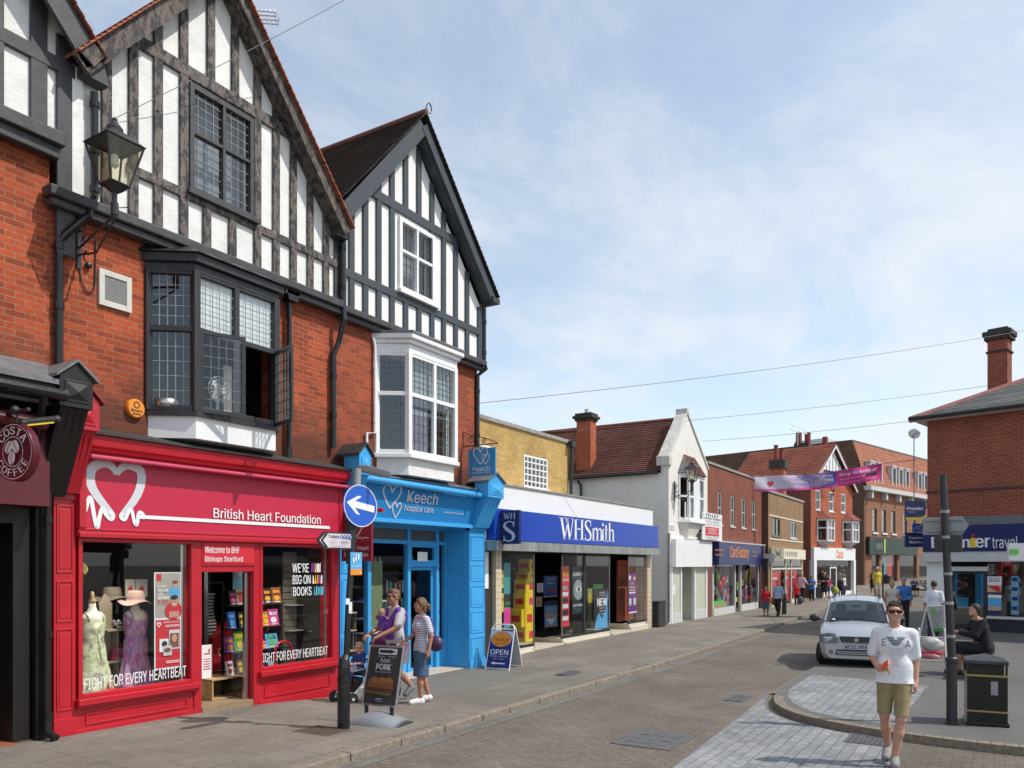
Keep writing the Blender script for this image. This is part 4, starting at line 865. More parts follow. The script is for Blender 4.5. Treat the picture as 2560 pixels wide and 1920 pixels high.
tag(o.build('hanging_dress', mat('green_striped_cloth', (.17,.22,.11), .9, .5, 9, stretch=(6,6,.6))), 'long green striped dress hanging behind the blue shop window', 'dress')
# bookshelves inside the Keech door
u = thing('bookcase', 'dark bookcase full of books seen through the blue shop door', 'bookcase', (XD1-.3, 1.7, 0))
b = MB(); b.box(XD0+.25, XD1+.3, 1.9, 1.93, -.05, 2.1)
for z in (.0,.4,.8,1.2,1.6,2.05): b.box(XD0+.25, XD1+.3, 1.6, 1.9, z-.012, z+.012)
b.build('carcass', mat('grey_blue_shelf', (.10,.14,.17), .6), u)
bk = MB(); mats_ = [redp, tealp, whitep, brownp, navyd, greenp, tanp]
for z in (.4,.8,1.2,1.6):
    x = XD0+.27
    while x < XD1+.25: w = random.uniform(.018,.045); bk.box(x, x+w, 1.63, 1.85, z+.013, z+random.uniform(.2,.3), random.randrange(7)); x += w+.003
bk.build('books', mats_, u)
# projecting hospice sign on its scroll bracket
zt_ = S('E', 1240, 1290, -.35)[1]
t = thing('hospice_hanging_sign', 'square blue hospice sign with hearts hanging from a black scroll bracket', 'sign', (8.95,-.1,4.3))
sx = 9.0; ya, yb = -.86, -.16; zb_, zt_ = 4.20, 4.80
MB().box(sx-.02, sx+.02, ya, yb, zb_, zt_).build('board', mat('hospice_blue', (.025,.22,.46), .4), t, bevel=.004)
nv = Vector((0,-1,0)); a = Art((sx-.021,(ya+yb)/2,(zb_+zt_)/2), nv, Z_)
hearts(a, -.03, .11, .36, .36, silverp, .022); hearts(a, .11, .04, .2, .22, silverp, .018); a.txt('Keech', 0, -.15, .44, .10, silverp, .012); a.txt('hospice care', 0, -.235, .46, .06, silverp, .004); a.done('print', t)
b = MB(); b.tube([(sx,.0,4.88),(sx,-.92,4.88)], .014, 6); b.tube([(sx,.0,4.84),(sx,.0,5.22)], .014, 6)
sp = [(sx,-.05-.34*i/16+.05*math.sin(i), 5.15-.2*i/16) for i in range(17)]
for (yc, zc, r0, s) in ((-.22,5.0,.09,1),(-.55,4.96,.06,-1)):
    b.tube([(sx, yc+s*r0*(1-i/22)*math.cos(i*.5), zc+r0*(1-i/22)*math.sin(i*.5)) for i in range(18)], .009, 5)
b.tube([(sx,-.02,5.2),(sx,-.2,5.1),(sx,-.55,5.03),(sx,-.9,4.9)], .01, 5)
for y in (-.25,-.75): b.tube([(sx,y,4.88),(sx,y,4.80)], .008, 5)
b.build('bracket', black, t)

# ================================================================== STATIONER (blue fascia)
t = whs = thing('stationer_building', 'long white parapet and royal blue stationer fascia in front of a yellow brick upper floor', 'building', (15,0,.1))
YU = 1.5
x1u, zu = S('H', 830, 345, YU); _, zu = S('H', 400, 235, YU)
x1u = S('H', 822, 500, YU)[0]; ztop = S('H', 830, 345, YU)[1]
wins = []
wx0, wz1 = S('H', 470, 430, YU); wx1, wz0 = S('H', 657, 715, YU); wins.append((wx0,wx1,wz0,wz1))
vx0, vz1 = S('H', 100, 360, YU); vx1, vz0 = S('H', 225, 640, YU); wins.append((vx1-1.3,vx1,wz0,wz1))
b = MB(); wall_with_holes(b, 9.6, x1u, 4.0, ztop, YU, YU+.25, wins); b.box(x1u-.25, x1u, YU+.25, 9, 4, ztop); b.build('brick_wall', brick_y, t)
MB().box(9.6, x1u+.05, YU-.06, YU+.3, ztop, ztop+.10).box(x1u-.25, x1u+.05, YU+.3, 9, ztop, ztop+.10).build('coping', stone, t)
for (a_, c, z0, z1) in wins:
    n = 6; cs = [a_+(c-a_)*i/6 for i in range(1, 6)]; rs = [z0+(z1-z0)*i/5 for i in range(1, 5)]
    sash(t, a_, c, z0, z1, YU+.06, white, cols=cs, rows=rs, fw=.05, backm=mat('red_brown_curtain', (.12,.05,.045), .9, .3, 3), depth=.08)
p = SX if False else None
downpipe(t, [(x1u+.02,YU-.12,ztop+.05),(x1u+.02,YU-.1,4.2)], .05, black, (5.4,))
MB().box(x1u-.12, x1u+.1, YU-.22, YU-.02, ztop-.12, ztop+.06).build('hopper', black, t)
XE = 20.05
MB().box(9.75, XE, -.12, 0.1, 3.55, 4.14).box(9.75, XE, .1, YU, 4.0, 4.06).build('parapet', white, t)
MB().box(9.75, XE+.03, -.16, .15, 4.14, 4.18).build('coping', stone, t)
MB().box(9.75, 20.0, -.34, -.12, 2.86, 3.55).box(9.75, 20.02, -.36, -.1, 2.82, 2.86).build('fascia', navy, t)
MB().box(9.75, 19.95, -.42, .1, 2.58, 2.80).build('canopy', alu, t)
def serif(word, a, x0, x1, z0, z1, m, th=.14, tn=.05):
    x = 0; P = []
    def sf(c, z, w=.3, up=1): P.append([(c-w/2,z),(c+w/2,z),(c+w/2,z+.035*up),(c-w/2,z+.035*up)])
    def ln(p, q, w): P.extend([[(px, py) for px, py in k] for k in stroke([p, q], w)])
    def cv(pts, w): n = len(spline(pts, 6)); ws = [w[min(len(w)-1, int(i*len(w)/n))] for i in range(n)]; P.extend(stroke(spline(pts, 6), ws))
    for ch in word:
        o = x
        if ch == 'W':
            ln((o+.12,1),(o+.36,0),th); ln((o+.36,0),(o+.58,1),tn); ln((o+.50,1),(o+.74,0),th); ln((o+.74,0),(o+.96,1),tn); sf(o+.12,.965); sf(o+.5,.965); sf(o+.96,.965,.22); x += 1.02
        elif ch == 'H':
            for c in (.14,.62): P.append([(o+c-th/2,0),(o+c+th/2,0),(o+c+th/2,1),(o+c-th/2,1)]); sf(o+c,0); sf(o+c,.965)
            P.append([(o+.14,.5),(o+.62,.5),(o+.62,.5+tn),(o+.14,.5+tn)]); x += .80
        elif ch == 'S':
            cv([(o+.50,.80),(o+.44,.95),(o+.28,.985),(o+.12,.90),(o+.09,.76),(o+.2,.6),(o+.40,.44),(o+.50,.28),(o+.46,.1),(o+.30,.015),(o+.14,.05),(o+.06,.22)], [tn,tn,.06,.10,.13,.15,.15,.13,.10,.06,tn,tn]); P.append([(o+.47,.72),(o+.53,.72),(o+.53,.99),(o+.49,.99)]); P.append([(o+.04,.0),(o+.08,.0),(o+.09,.28),(o+.04,.28)]); x += .62
        elif ch in 'mihnt':
            h = {'h':1.0,'t':.85}.get(ch, .64)
            P.append([(o+.10-th/2+.01,0),(o+.10+th/2-.01,0),(o+.10+th/2-.01,h),(o+.10-th/2+.01,h-.02)])
            if ch != 't': sf(o+.1,0,.26); P.append([(o-.02,h-.05),(o+.10,h-.0),(o+.10,h-.05),(o-.02,h-.07)])
            if ch == 'i': P.append([(o+.1+.075*math.cos(q),.86+.075*math.sin(q)) for q in [i*.628 for i in range(10)]]); x += .27
            elif ch == 't': P.append([(o-.04,.60),(o+.28,.60),(o+.28,.64),(o-.04,.64)]); cv([(o+.1,.08),(o+.16,.02),(o+.27,.06)], [.1,.06,.04]); x += .31
            else:
                for k in range(2 if ch == 'm' else 1):
                    c = o+.1+.33*(k+1); P.append([(c-th/2+.01,0),(c+th/2-.01,0),(c+th/2-.01,.48),(c-th/2+.01,.48)]); sf(c,0,.26); cv([(c-.30,.5),(c-.2,.6),(c-.08,.62),(c-.0,.46)], [tn,.06,.10,.13])
                x += .80 if ch == 'm' else .47
    s = (x1-x0)/x
    for p in P: a.poly([(x0+px*s, z0+py*(z1-z0)) for px, py in p], m, True)
a = Art((0,-.342,0), X_, Z_); a.k = 1
l0, _ = S('H', 755, 940, -.34); l1, _ = S('H', 1182, 1137, -.34); serif('WHSmith', a, l0, l1, 2.93, 3.50, whitep); a.done('lettering', t)
# projecting stationer sign
v = thing('stationer_projecting_sign', 'upright dark blue projecting sign with grey serif letters beside the blue fascia', 'sign', (10.1,-.4,2.95))
ya_ = SX('H', 393, 1000, 9.95)[0]-.14; yb_ = min(-.37, SX('H', 260, 1000, 9.95)[0]); zb_0, zt_0 = SX('H', 330, 1138, 9.95)[1], SX('H', 330, 872, 9.95)[1]
MB().box(9.95, 10.05, ya_, yb_, zb_0, zt_0).build('board', navyd, v, bevel=.006)
MB().box(9.97, 10.03, yb_, -.34, zt_0-.14, zt_0-.1).box(9.97, 10.03, yb_, -.34, zb_0+.1, zb_0+.14).build('bracket', navyd, v)
sw = (yb_-ya_)/2; sh_ = zt_0-zb_0; a = Art((9.948,(ya_+yb_)/2,(zt_0+zb_0)/2), (0,-1,0), Z_); a.k = 1; serif('WH', a, -sw*.65, sw*.65, sh_*.24, sh_*.42, silverp); serif('S', a, -sw*.72, sw*.72, -sh_*.42, sh_*.17, silverp, .16); a.done('lettering', v)
# shop windows
fz = .13
for x0, x1, nm in ((10.2,10.45,0),(19.62,19.98,1)):
    MB().box(x0, x1, -.1, .35, -.1, 2.6).build('tiled_pier', creamt, t)
MB().box(9.72, 10.0, -.02, .0, 1.7, 2.55).build('notice_board', white, t)
MB().box(9.72, 10.2, .02, .3, -.2, 2.6).build('side_door', dark, t)
bz = [.20, .27, .38]
for (x0, x1, zb) in ((10.45,12.09,.22),(13.62,16.7,.28),(18.16,19.62,.39)):
    MB().box(x0, x1+.03, -.06, .2, -.15, zb-.04).box(x0, x1+.05, -.12, -.06, -.15, zb-.13).build('plinth', mat('cream_plinth', (.62,.56,.46), .5, .06, 3), t, bevel=.012)
    f = MB(); f.box(x0, x1, -.06, .02, zb-.04, zb+.02); f.box(x0, x1, -.05, .02, 2.5, 2.58); f.build('window_frame', blackp, t)
    pane(t, x0, x1, zb, 2.52, -.03)
    for x in ((x0, x1) if x0 > 11 else (x1,)):
        if x == 19.62: continue
        MB()._add([(x,-.03,zb),(x,1.3,zb),(x,1.3,2.52),(x,-.03,2.52)], [(0,1,2,3)]).build('return_pane', glass, t)
        MB().box(x-.02, x+.02, -.06, 1.3, -.1, zb-.04).build('return_plinth', creamt, t)
        MB().box(x-.015, x+.015, -.045, -.015, zb, 2.55).build('corner_bead', steel, t)
MB().box(14.9, 15.05, -.05, .3, .2, 2.58).build('column', blackp, t)
for x0, x1 in ((12.09,13.62),(16.7,18.16)): MB().frame(x0+.25, x1-.25, .1, 2.2, 1.28, 1.34, .07, cols=((x0+x1)/2,)).build('entrance_door', blackp, t)
MB().box(12.0, 13.7, -.12, 1.4, -.1, .125).box(16.6, 18.2, -.12, 1.4, -.1, .165).build('entrance_floor', mat('cream_floor', (.60,.54,.44), .5), t)
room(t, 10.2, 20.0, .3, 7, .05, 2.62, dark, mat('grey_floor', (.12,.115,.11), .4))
MB().box(18.2, 19.55, .35, .4, .4, 2.4).build('backing', mat('orange_brown_panel', (.35,.07,.03), .6), t)
MB().box(10.9, 11.55, .5, .53, 1.15, 2.05).build('backing', lgrey, t)
# posters in the stationer windows
def pst(label, v, x0, y0, x1, y1, Y, base, fn=None, group=None):
    a0, b1 = S(v, x0, y0, Y); a1, b0 = S(v, x1, y1, Y); return poster(label, ((a0+a1)/2, Y, (b0+b1)/2), X_, Z_, a1-a0, b1-b0, base, fn, group=group)
def f_free(a, w, h):
    a.txt('BUY ONE GET', 0, h*.46, w*.75, h*.03, yellow, .01); a.txt('FREE', 0, h*.37, w*.8, h*.09, yellow, .03); a.txt('STORAGE', 0, h*.27, w*.8, h*.05, whitep, .02)
    for i, m in enumerate((grey, silverp, blackp, silverp, blackp, silverp)): a.rect(-w*.28-.03*(i > 0), w*.28+.03*(i > 0), h*(.17-.1*i), h*(.10-.1*i), m)
pst('tall red poster reading FREE STORAGE in the stationer window', 'P', 1020, 68, 1120, 760, .0, redp, f_free)
mid = mat('dim_grey_print', (.25,.30,.28), .6, .2, 4)
def f_grey(a, w, h):
    a.rect(-w/2, w/2, h*.27, h*.28, tealp); a.txt('GREY', 0, h*.35, w*.85, h*.08, whitep, .02); a.ell(-.0, .02, w*.40, h*.22, mid); a.ell(.02, .04, w*.22, h*.07, silverp); a.ell(.03, .04, w*.09, h*.055, blackp)
    a.txt('OUT NOW', 0, -h*.31, w*.85, h*.055, whitep, .02); a.txt('THE OTHER SIDE', 0, -h*.385, w*.75, h*.03, tealp, .01); a.txt('OF THE STORY', 0, -h*.435, w*.7, h*.03, tealp, .01)
pst('tall dark poster reading GREY and OUT NOW in the stationer window', 'P', 1152, 80, 1290, 615, .0, blackp, f_grey)
def f_new(a, w, h):
    a.poly([(-w/2,-h/2),(w/2,-h/2),(w/2,h/2),(w*.42,h*.3),(w*.36,-.02),(w*.1,-h*.24),(-w*.2,-h*.1)], lbluep); a.txt('Available', 0.1, h*.42, w*.4, h*.05, whitep); a.txt('in this store', .1, h*.35, w*.45, h*.04, whitep); a.txt('NEW', .08, h*.18, w*.7, h*.2, whitep, .05)
    for i, s in enumerate(('Electronic','Cigarettes','& Liquids')): a.txt(s, .08, h*(.03-.08*i), w*.42, h*.055, whitep)
pst('black and blue poster reading NEW low in the stationer window', 'P', 1405, 345, 1560, 775, .0, blackp, f_new)
def f_blue(a, w, h):
    a.rect(-w/2, w/2, -h/2, -h*.46, silverp)
    for i in range(4): a.rect(-w*.3, w*.3, h*(.38-.1*i), h*(.34-.1*i), lbluep if i % 2 else silverp)
    a.rect(-w*.2, w*.35, -h*.25, -h*.15, redp)
pst('mid blue poster hanging in the stationer entrance', 'P', 825, 185, 980, 420, .8, bluep, f_blue)
def f_mega(a, w, h):
    a.rect(-w*.45, w*.45, -h*.45, h*.32, lbluep); a.txt('MEGA', 0, h*.2, w*.6, h*.1, silverp, .01); a.rect(-w*.45, w*.45, -h*.1, h*.05, tanp); a.poly([(-w*.4,-h*.15),(w*.4,-h*.15),(0,-h*.4)], whitep); a.rect(-w*.45, w*.45, -h*.45, -h*.41, orange)
pst('dark blue seaside poster low in the stationer entrance', 'P', 828, 475, 985, 770, .8, navyd, f_mega)
def f_sand(a, w, h):
    for i in range(5): a.rect(-w*.3, w*.3, h*(.3-.12*i), h*(.25-.12*i), redp if i == 0 else brownp)
pst('small sandy notice hanging in the stationer entrance', 'P', 740, 425, 805, 535, .8, tanp, f_sand)
pst('small white notice hanging in the stationer entrance', 'P', 750, 268, 820, 370, .8, whitep, lambda a, w, h: [a.rect(-w*.3, w*.3, h*(.3-.15*i), h*(.26-.15*i), grey) for i in range(5)])
def f_purple(a, w, h):
    a.ell(-w*.25, h*.4, w*.12, h*.06, whitep); a.ell(w*.25, h*.38, w*.12, h*.05, yellow); a.txt('50', 0, h*.26, w*.3, h*.08, yellow, .02)
    for i in range(3): a.rect(-w*.35, w*.35, h*(.18-.07*i), h*(.14-.07*i), tanp if i < 2 else whitep)
    a.rect(-w*.4, -w*.1, -h*.3, -h*.12, silverp); a.rect(w*.1, w*.4, -h*.3, -h*.12, silverp); a.rect(-w/2, w/2, -h*.5, -h*.46, whitep)
pst('tall purple poster in the right hand stationer window', 'P', 1790, 160, 1895, 605, .0, purplep, f_purple)
pst('tall yellow and black poster at the left edge of the stationer window', 'P', 322, 120, 362, 600, .0, yellow, lambda a, w, h: (a.rect(-w/2, w/2, -.05*h, .08*h, blackp), a.txt('10', 0, h*.25, w*.8, h*.16, blackp, .02), a.txt('99', 0, -h*.2, w*.8, h*.08, blackp, .02)))
pst('tall teal and pink poster beside the yellow one in the stationer window', 'P', 365, 30, 440, 780, .05, tealp, lambda a, w, h: (a.rect(-w/2, w/2, -h*.18, h*.02, blackp), a.rect(-w/2, w/2, -h*.45, -h*.2, pinkp), a.txt('JOIN', 0, -h*.12, w*.8, h*.05, greenp, .02)))
pst('small green sign on a dark stand in the stationer window', 'P', 1395, 280, 1508, 332, .5, greenp)
pst('olive upright banner in the stationer window', 'P', 1330, 330, 1385, 720, .3, mat('olive_print', (.30,.30,.06), .6), lambda a, w, h: a.rect(-w*.2, w*.2, 0, h*.35, yellow))
bx0, bx1 = S('P', 545, 800, .35)[0], S('P', 650, 800, .35)[0]
zc = .25; ym = mat('bright_yellow_card', (.80,.55,.01), .5, .05, 3)
for i, (w, h, dx) in enumerate(((.46,.40,.04),(.62,.46,-.06),(.48,.40,.04),(.44,.36,.06),(.30,.18,.12),(.18,.34,.14))):
    cx = (bx0+bx1)/2+dx; o = thing('yellow_box', ('yellow box with red labels at the bottom of the stack behind the stationer glass','widest yellow box with red labels, second from the bottom of the stack','yellow box with red labels in the middle of the tall stack','yellow box with red labels just above the middle of the stack','small flat yellow box near the top of the stack','narrow upright yellow box on top of the stack')[i], 'box', (cx,.4,zc), 0, 'stacked yellow boxes in the stationer window')
    MB().box(cx-w/2, cx+w/2, .2, .55, zc, zc+h).build('carton', ym, o, bevel=.004)
    MB().box(cx-w*.05, cx+w*.35, .194, .2, zc+h*.25, zc+h*.7).box(cx-w/2-.006, cx-w/2, .25, .5, zc+h*.3, zc+h*.65).build('printed_label', redp, o); zc += h+.002

# ================================================================== WHITE GABLED HOUSE
t = whg = thing('white_gabled_house', 'narrow whitewashed brick house with a steep gable, oriel window and boarded shopfront', 'building', (24,0,.1))
xa, xb = 21.9, 26.4; ap = (23.85, 8.05)
b = MB(); b.xz([(xa,0),(xa+.5,0),(xa+.5,6.9),(xa,6.15)], 0, .3)
ox0, ox1, oz0, oz1 = 22.95, 25.35, 3.95, 5.60
b.xz([(xa+.5,3.2),(ox0,3.2),(ox0,6.9+.63*1.02),(xa+.5,6.9)], 0, .3) if False else None
def gt(x): return 6.2+(ap[1]-6.2)*(x-xa)/(ap[0]-xa) if x < ap[0] else 6.25+(ap[1]-6.25)*(xb-x)/(xb-ap[0])
b = MB(); b.xz([(xa,3.2),(ox0,3.2),(ox0,gt(ox0)),(xa,6.2)], 0, .3).xz([(ox1,3.2),(xb,3.2),(xb,6.25),(ox1,gt(ox1))], 0, .3).xz([(ox0,3.2),(ox1,3.2),(ox1,oz0),(ox0,oz0)], 0, .3).xz([(ox0,oz1),(ox1,oz1),(ox1,gt(ox1)),ap,(ox0,gt(ox0))], 0, .3)
b.box(xa, xa+.3, .3, 12, 0, 5.6).box(xa, 22.2, 0, .3, 0, 3.2).box(26.2, xb, 0, .3, 0, 3.2); b.build('wall', brick_w, t)
MB().box(xb-.3, xb, .3, 9, 0, 6.0).build('far_wall', brick_w, t)
c = MB()
for (p, q_) in (((xa-.12,6.12),(ap[0],ap[1]+.06)),((xb+.08,6.17),(ap[0],ap[1]+.06))): c.beam(p, q_, .11, -.05, .38)
c.box(ap[0]-.14, ap[0]+.14, -.07, .39, ap[1]-.02, ap[1]+.18); c.box(xa-.14, xa+.16, -.08, .42, 5.85, 6.2); c.build('gable_coping', mat('lichened_coping', (.62,.60,.54), .85, .2, 5, .4, 22, dirt=.55, dc=(.2,.19,.13)), t, bevel=.015)
MB().slope([(xa-.15,.3,5.66),(xa-.15,12,5.66),(24.1,.3,7.85),(24.1,12,7.85)], 26, .035).slope([(xb+.15,.3,5.9),(xb+.15,12,5.9),(24.1,.3,7.85),(24.1,12,7.85)], 22, .035).build('roof', tile_b, t)
MB().tube([(24.1,.3,7.9),(24.1,12,7.9)], .09, 8).build('ridge_tile', tile_r, t)
MB().tube([(xa-.18,.35,5.60),(xa-.18,9,5.58)], .06, 8).build('gutter', black, t)
cy0 = SX('H', 885, 500, 22.2)[0]; cy1 = SX('H', 1040, 500, 22.2)[0]; cz = SX('H', 960, 110, 22.2)[1]
cm_ = (cy0+cy1)/2; cy0, cy1 = cm_+.30, cm_-.30
ch = MB().box(22.0, 22.5, cy1, cy0, 5.3, cz-.3).build('chimney', brick_cl, t)
MB().box(21.95, 22.55, cy1-.05, cy0+.05, cz-.3, cz-.2).box(21.88, 22.62, cy1-.12, cy0+.12, cz-.2, cz-.1).box(21.95, 22.55, cy1-.05, cy0+.05, cz-.1, cz).build('chimney_cap', mat('sooty_brick', (.05,.042,.038), .9, .3, 6, .3, 20), ch)
MB().lathe([(.1,0),(.09,.2)], (22.3,(cy0+cy1)/2,cz), 12).build('chimney_pot', lgrey, ch)
downpipe(t, [(xa-.14,3.6,5.5),(xa-.08,3.5,5.3),(xa-.06,3.5,4.0)], .05, black)
downpipe(t, [(xa-.04,-.03,3.4),(xa-.04,-.03,.15)], .045, mat('grey_pipe', (.25,.25,.24), .5), (.8,2.2))
# oriel
o, sg = bay(t, ox0, ox0+.35, ox1-.35, ox1, .26, oz0, 4.82, oz1, whitegl, lead, (1,1), ((ox0+ox1)/2,), cm=glass_d)
MB().box(ox0+.85, ox1-.85, -.30, -.22, oz0, oz1).build('bay_panel', whitegl, t)
room(t, ox0-.1, ox1+.2, .05, 2, 3.7, 5.8, darkw, darkw, 'upper_room')
MB().box(ox0+.1, ox1-.1, -.2, -.19, oz0+.05, 4.6).build('net_curtain', lgrey, t)
MB().xy([(ox0-.05,.02),(ox0+.3,-.32),(ox1-.3,-.32),(ox1+.05,.02)], oz1, oz1+.1).xy([(ox0-.12,.02),(ox0+.26,-.36),(ox1-.26,-.36),(ox1+.12,.02)], oz0-.1, oz0).build('bay_moulding', whitegl, t)
q = [(ox0-.1,.0,oz1+.1),(ox0+.28,-.40,oz1+.1),(ox1-.28,-.40,oz1+.1),(ox1+.1,.0,oz1+.1),(ox0+.55,.0,oz1+.85),(ox1-.55,.0,oz1+.85)]
MB()._add(q, [(0,1,4)]).build('bay_roof', slate, t); MB()._add(q, [(1,2,5,4),(2,3,5)]).build('bay_roof', tile_b, t)
c = MB(); L0 = [(ox0+.02,.0,oz0-.1),(ox0+.33,-.27,oz0-.1),(ox1-.33,-.27,oz0-.1),(ox1-.02,.0,oz0-.1)]; L1 = [(24.15+(p[0]-24.15)*.45, p[1]*.35, oz0-.62) for p in L0]
c._add(L0+L1, [(0,1,5,4),(1,2,6,5),(2,3,7,6),(7,6,5,4)]); c.box(23.6, 24.7, -.13, .0, oz0-.72, oz0-.62); c.build('oriel_corbel', brick_w, t)
# shop below
MB().box(22.15, 26.45, -.18, .1, 2.17, 3.2).build('blank_fascia', white, t, bevel=.006)
fr = MB(); 
for x in (22.2,23.2,24.75,26.2): fr.box(x-.06, x+.06, -.03, .1, .1, 2.17)
fr.build('shop_frame', white, t)
pale = mat('whitened_glass', (.52,.56,.44), .35, .10, 3, stretch=(1,1,.5))
MB().box(22.26, 23.14, .02, .04, .45, 2.17).box(24.81, 26.14, .02, .04, .45, 2.17).build('whitened_window', pale, t)
MB().box(23.26, 24.69, .9, .93, .1, 2.17).build('shop_door', mat('olive_door', (.30,.32,.22), .5), t); MB().box(23.2, 23.22, .04, .9, .1, 2.17).box(24.73, 24.75, .04, .9, .1, 2.17).build('reveal', pale, t)
MB().box(22.2, 23.2, -.02, .06, -.05, .45).box(24.75, 26.2, -.02, .06, -.05, .45).build('stall_riser', lgrey, t)
MB().box(22.4, 22.62, .005, .02, 1.15, 1.5).build('notice', whitep, t)
st_ = MB().box(22.0, 22.45, -.03, 0, 3.55, 3.72).build('street_sign', whitep, t); text('ST 1', (22.22,-.032,3.635), X_, Z_, .3, .1, blackp, st_, bold=.01)
v = thing('letting_board', 'white TO LET board with a red square fixed at right of the white gabled house', 'sign', (26.6,-.2,3.2))
bx0, bz1 = S('H', 1880, 882, -.28); bx1, bz0 = S('H', 2035, 1115, -.28)
MB().box(bx0, bx1, -.30, -.26, bz0, bz1).build('board', whitep, v)
a = Art(((bx0+bx1)/2,-.301,(bz0+bz1)/2), X_, Z_); w, h = bx1-bx0, bz1-bz0
a.txt('TO LET', -.05, h*.41, w*.66, h*.115, blackp, .05); a.txt('SOUTH STREET', 0, h*.29, w*.92, h*.07, blackp, .04); a.txt('123.6 SQ M', 0, h*.18, w*.65, h*.065, blackp); a.txt('(1,331 SQ FT)', 0, h*.075, w*.82, h*.065, blackp)
a.rect(-w*.36, w*.32, -h*.34, h*-.01, redp)
for i, s in enumerate(('Lambert','Smith','Hampton')): a.txt(s, -.04, h*(-.075-.09*i), w*(.5 if i != 1 else .36), h*.06, whitep, .015)
a.txt('01223 276336', 0, -h*.39, w*.68, h*.04, blackp); a.rect(-w*.3, w*.2, -h*.46, -h*.445, redp); a.done('lettering', v)
MB().box(bx0+.1, bx0+.2, -.26, .02, bz0+.3, bz0+.4).box(bx0+.1, bx0+.2, -.26, .02, bz1-.4, bz1-.3).build('bracket', black, v)
o = tag(MB().box(20.25, 20.95, -.25, -.02, .1, .95).box(20.22, 20.98, -.28, -.02, .95, 1.0).build('grit_bin', black, bevel=.02), 'low black box standing against the white wall beside the stationer', 'box')
# ================================================================== CARD SHOP
t = thing('card_shop_building', 'flat roofed plain red brick building with four narrow windows and dark blue card shop fascia', 'building', (30.5,0,.1))
xa, xb = 26.42, 35.15; wins = [(27.80,28.42,3.98,5.36),(29.68,30.35,3.98,5.36),(31.50,32.18,3.98,5.36),(33.35,34.0,3.98,5.36)]
b = MB(); wall_with_holes(b, xa, xb, 3.2, 6.42, 0, .3, wins); b.box(xb-.3, xb, .3, 10, 0, 6.42); b.box(xa, 26.85, 0, .3, 0, 3.2).box(34.6, xb, 0, .3, 0, 3.2); b.build('brick_wall', brick_cf, t)
MB().box(xa-.02, xb+.03, -.05, .35, 6.42, 6.52).box(xb-.33, xb+.03, .35, 10, 6.42, 6.52).build('coping', stone, t)
for w in wins: sash(t, *w, .10, lgrey, rows=(4.7,), fw=.06, backm=mat('pale_room', (.2,.2,.2), .8))
MB().slope([(24.6,7,6.3),(36,7,6.3),(25.5,11,8.3),(36,11,8.3)], 14, .03).build('rear_roof', tile_d, t)
MB().box(26.95, 34.55, -.32, .1, 2.24, 3.2).build('fascia', navyd, t); MB().box(26.95, 34.55, -.34, .1, 3.2, 3.25).build('fascia_trim', lgrey, t)
a = Art((0,-.322,0), X_, Z_); c0 = S('I', 523, 1170, -.32)[0]; c1 = S('I', 668, 1265, -.32)[0]
a.txt('Card Factory', (c0+c1)/2, 2.75, c1-c0, .62, orange, .02)
for (x0, x1) in ((403,472),(700,735)):
    c0 = S('I', x0, 1200, -.32)[0]; c1 = S('I', x1, 1200, -.32)[0]
    for i, s in enumerate(('Compare the quality,','Compare the price...')): a.txt(s, (c0+c1)/2, 2.86-.2*i, c1-c0, .11, orange, .01)
a.done('lettering', t)
fr = MB()
for x in (27.0, 30.3, 31.2, 34.4): fr.box(x-.07, x+.07, -.05, .06, .1, 2.24)
fr.box(27, 30.3, -.05, .06, .1, .4).box(31.2, 34.4, -.05, .06, .1, .4); fr.build('shop_frame', lgrey, t)
pane(t, 27.07, 30.23, .4, 2.24, 0); pane(t, 31.27, 34.33, .4, 2.24, 0)
MB().box(30.3, 31.2, .5, .55, .1, 2.24).build('shop_door', grey, t); MB().box(34.47, 34.75, -.12, .1, .1, 2.5).build('pilaster', maroon, t)
room(t, 26.9, 34.5, .3, 4, .1, 2.3, dark, dark)
o = MB(); ms = [redp, yellow, lbluep, pinkp, greenp, whitep, navyd, purplep]
for i in range(90):
    x = random.choice((random.uniform(27.2,30.1), random.uniform(31.4,34.2))); z = random.uniform(.5,2.1); s_ = random.uniform(.05,.14); o.box(x-s_, x+s_, .2, .22, z-s_*1.2, z+s_*1.2, random.randrange(8))
o = tag(o.build('greeting_cards', ms), 'mass of small coloured cards filling the card shop windows', 'cards'); o['kind'] = 'stuff'
for i, (x, z, m, lb) in enumerate(((28.9,1.55,redp,'round red foil balloon behind the card shop glass'),(28.1,1.75,greenp,'small green balloon behind the card shop glass'),(28.5,1.35,redp,'lower red balloon behind the card shop glass'))):
    v = thing('balloon', lb, 'balloon', (x,.12,z)); MB().ball((x,.12,z), (.2,.12,.22)).build('bulb', m, v, smooth=True); MB().tube([(x,.12,z-.2),(x+.02,.13,.42)], .006, 5).build('string', whitep, v)
pst('small green sale poster low in the card shop window', 'I', 392, 1590, 470, 1655, -.02, greenp, lambda a, w, h: a.txt('sale', 0, 0, w*.6, h*.5, pinkp, .02))

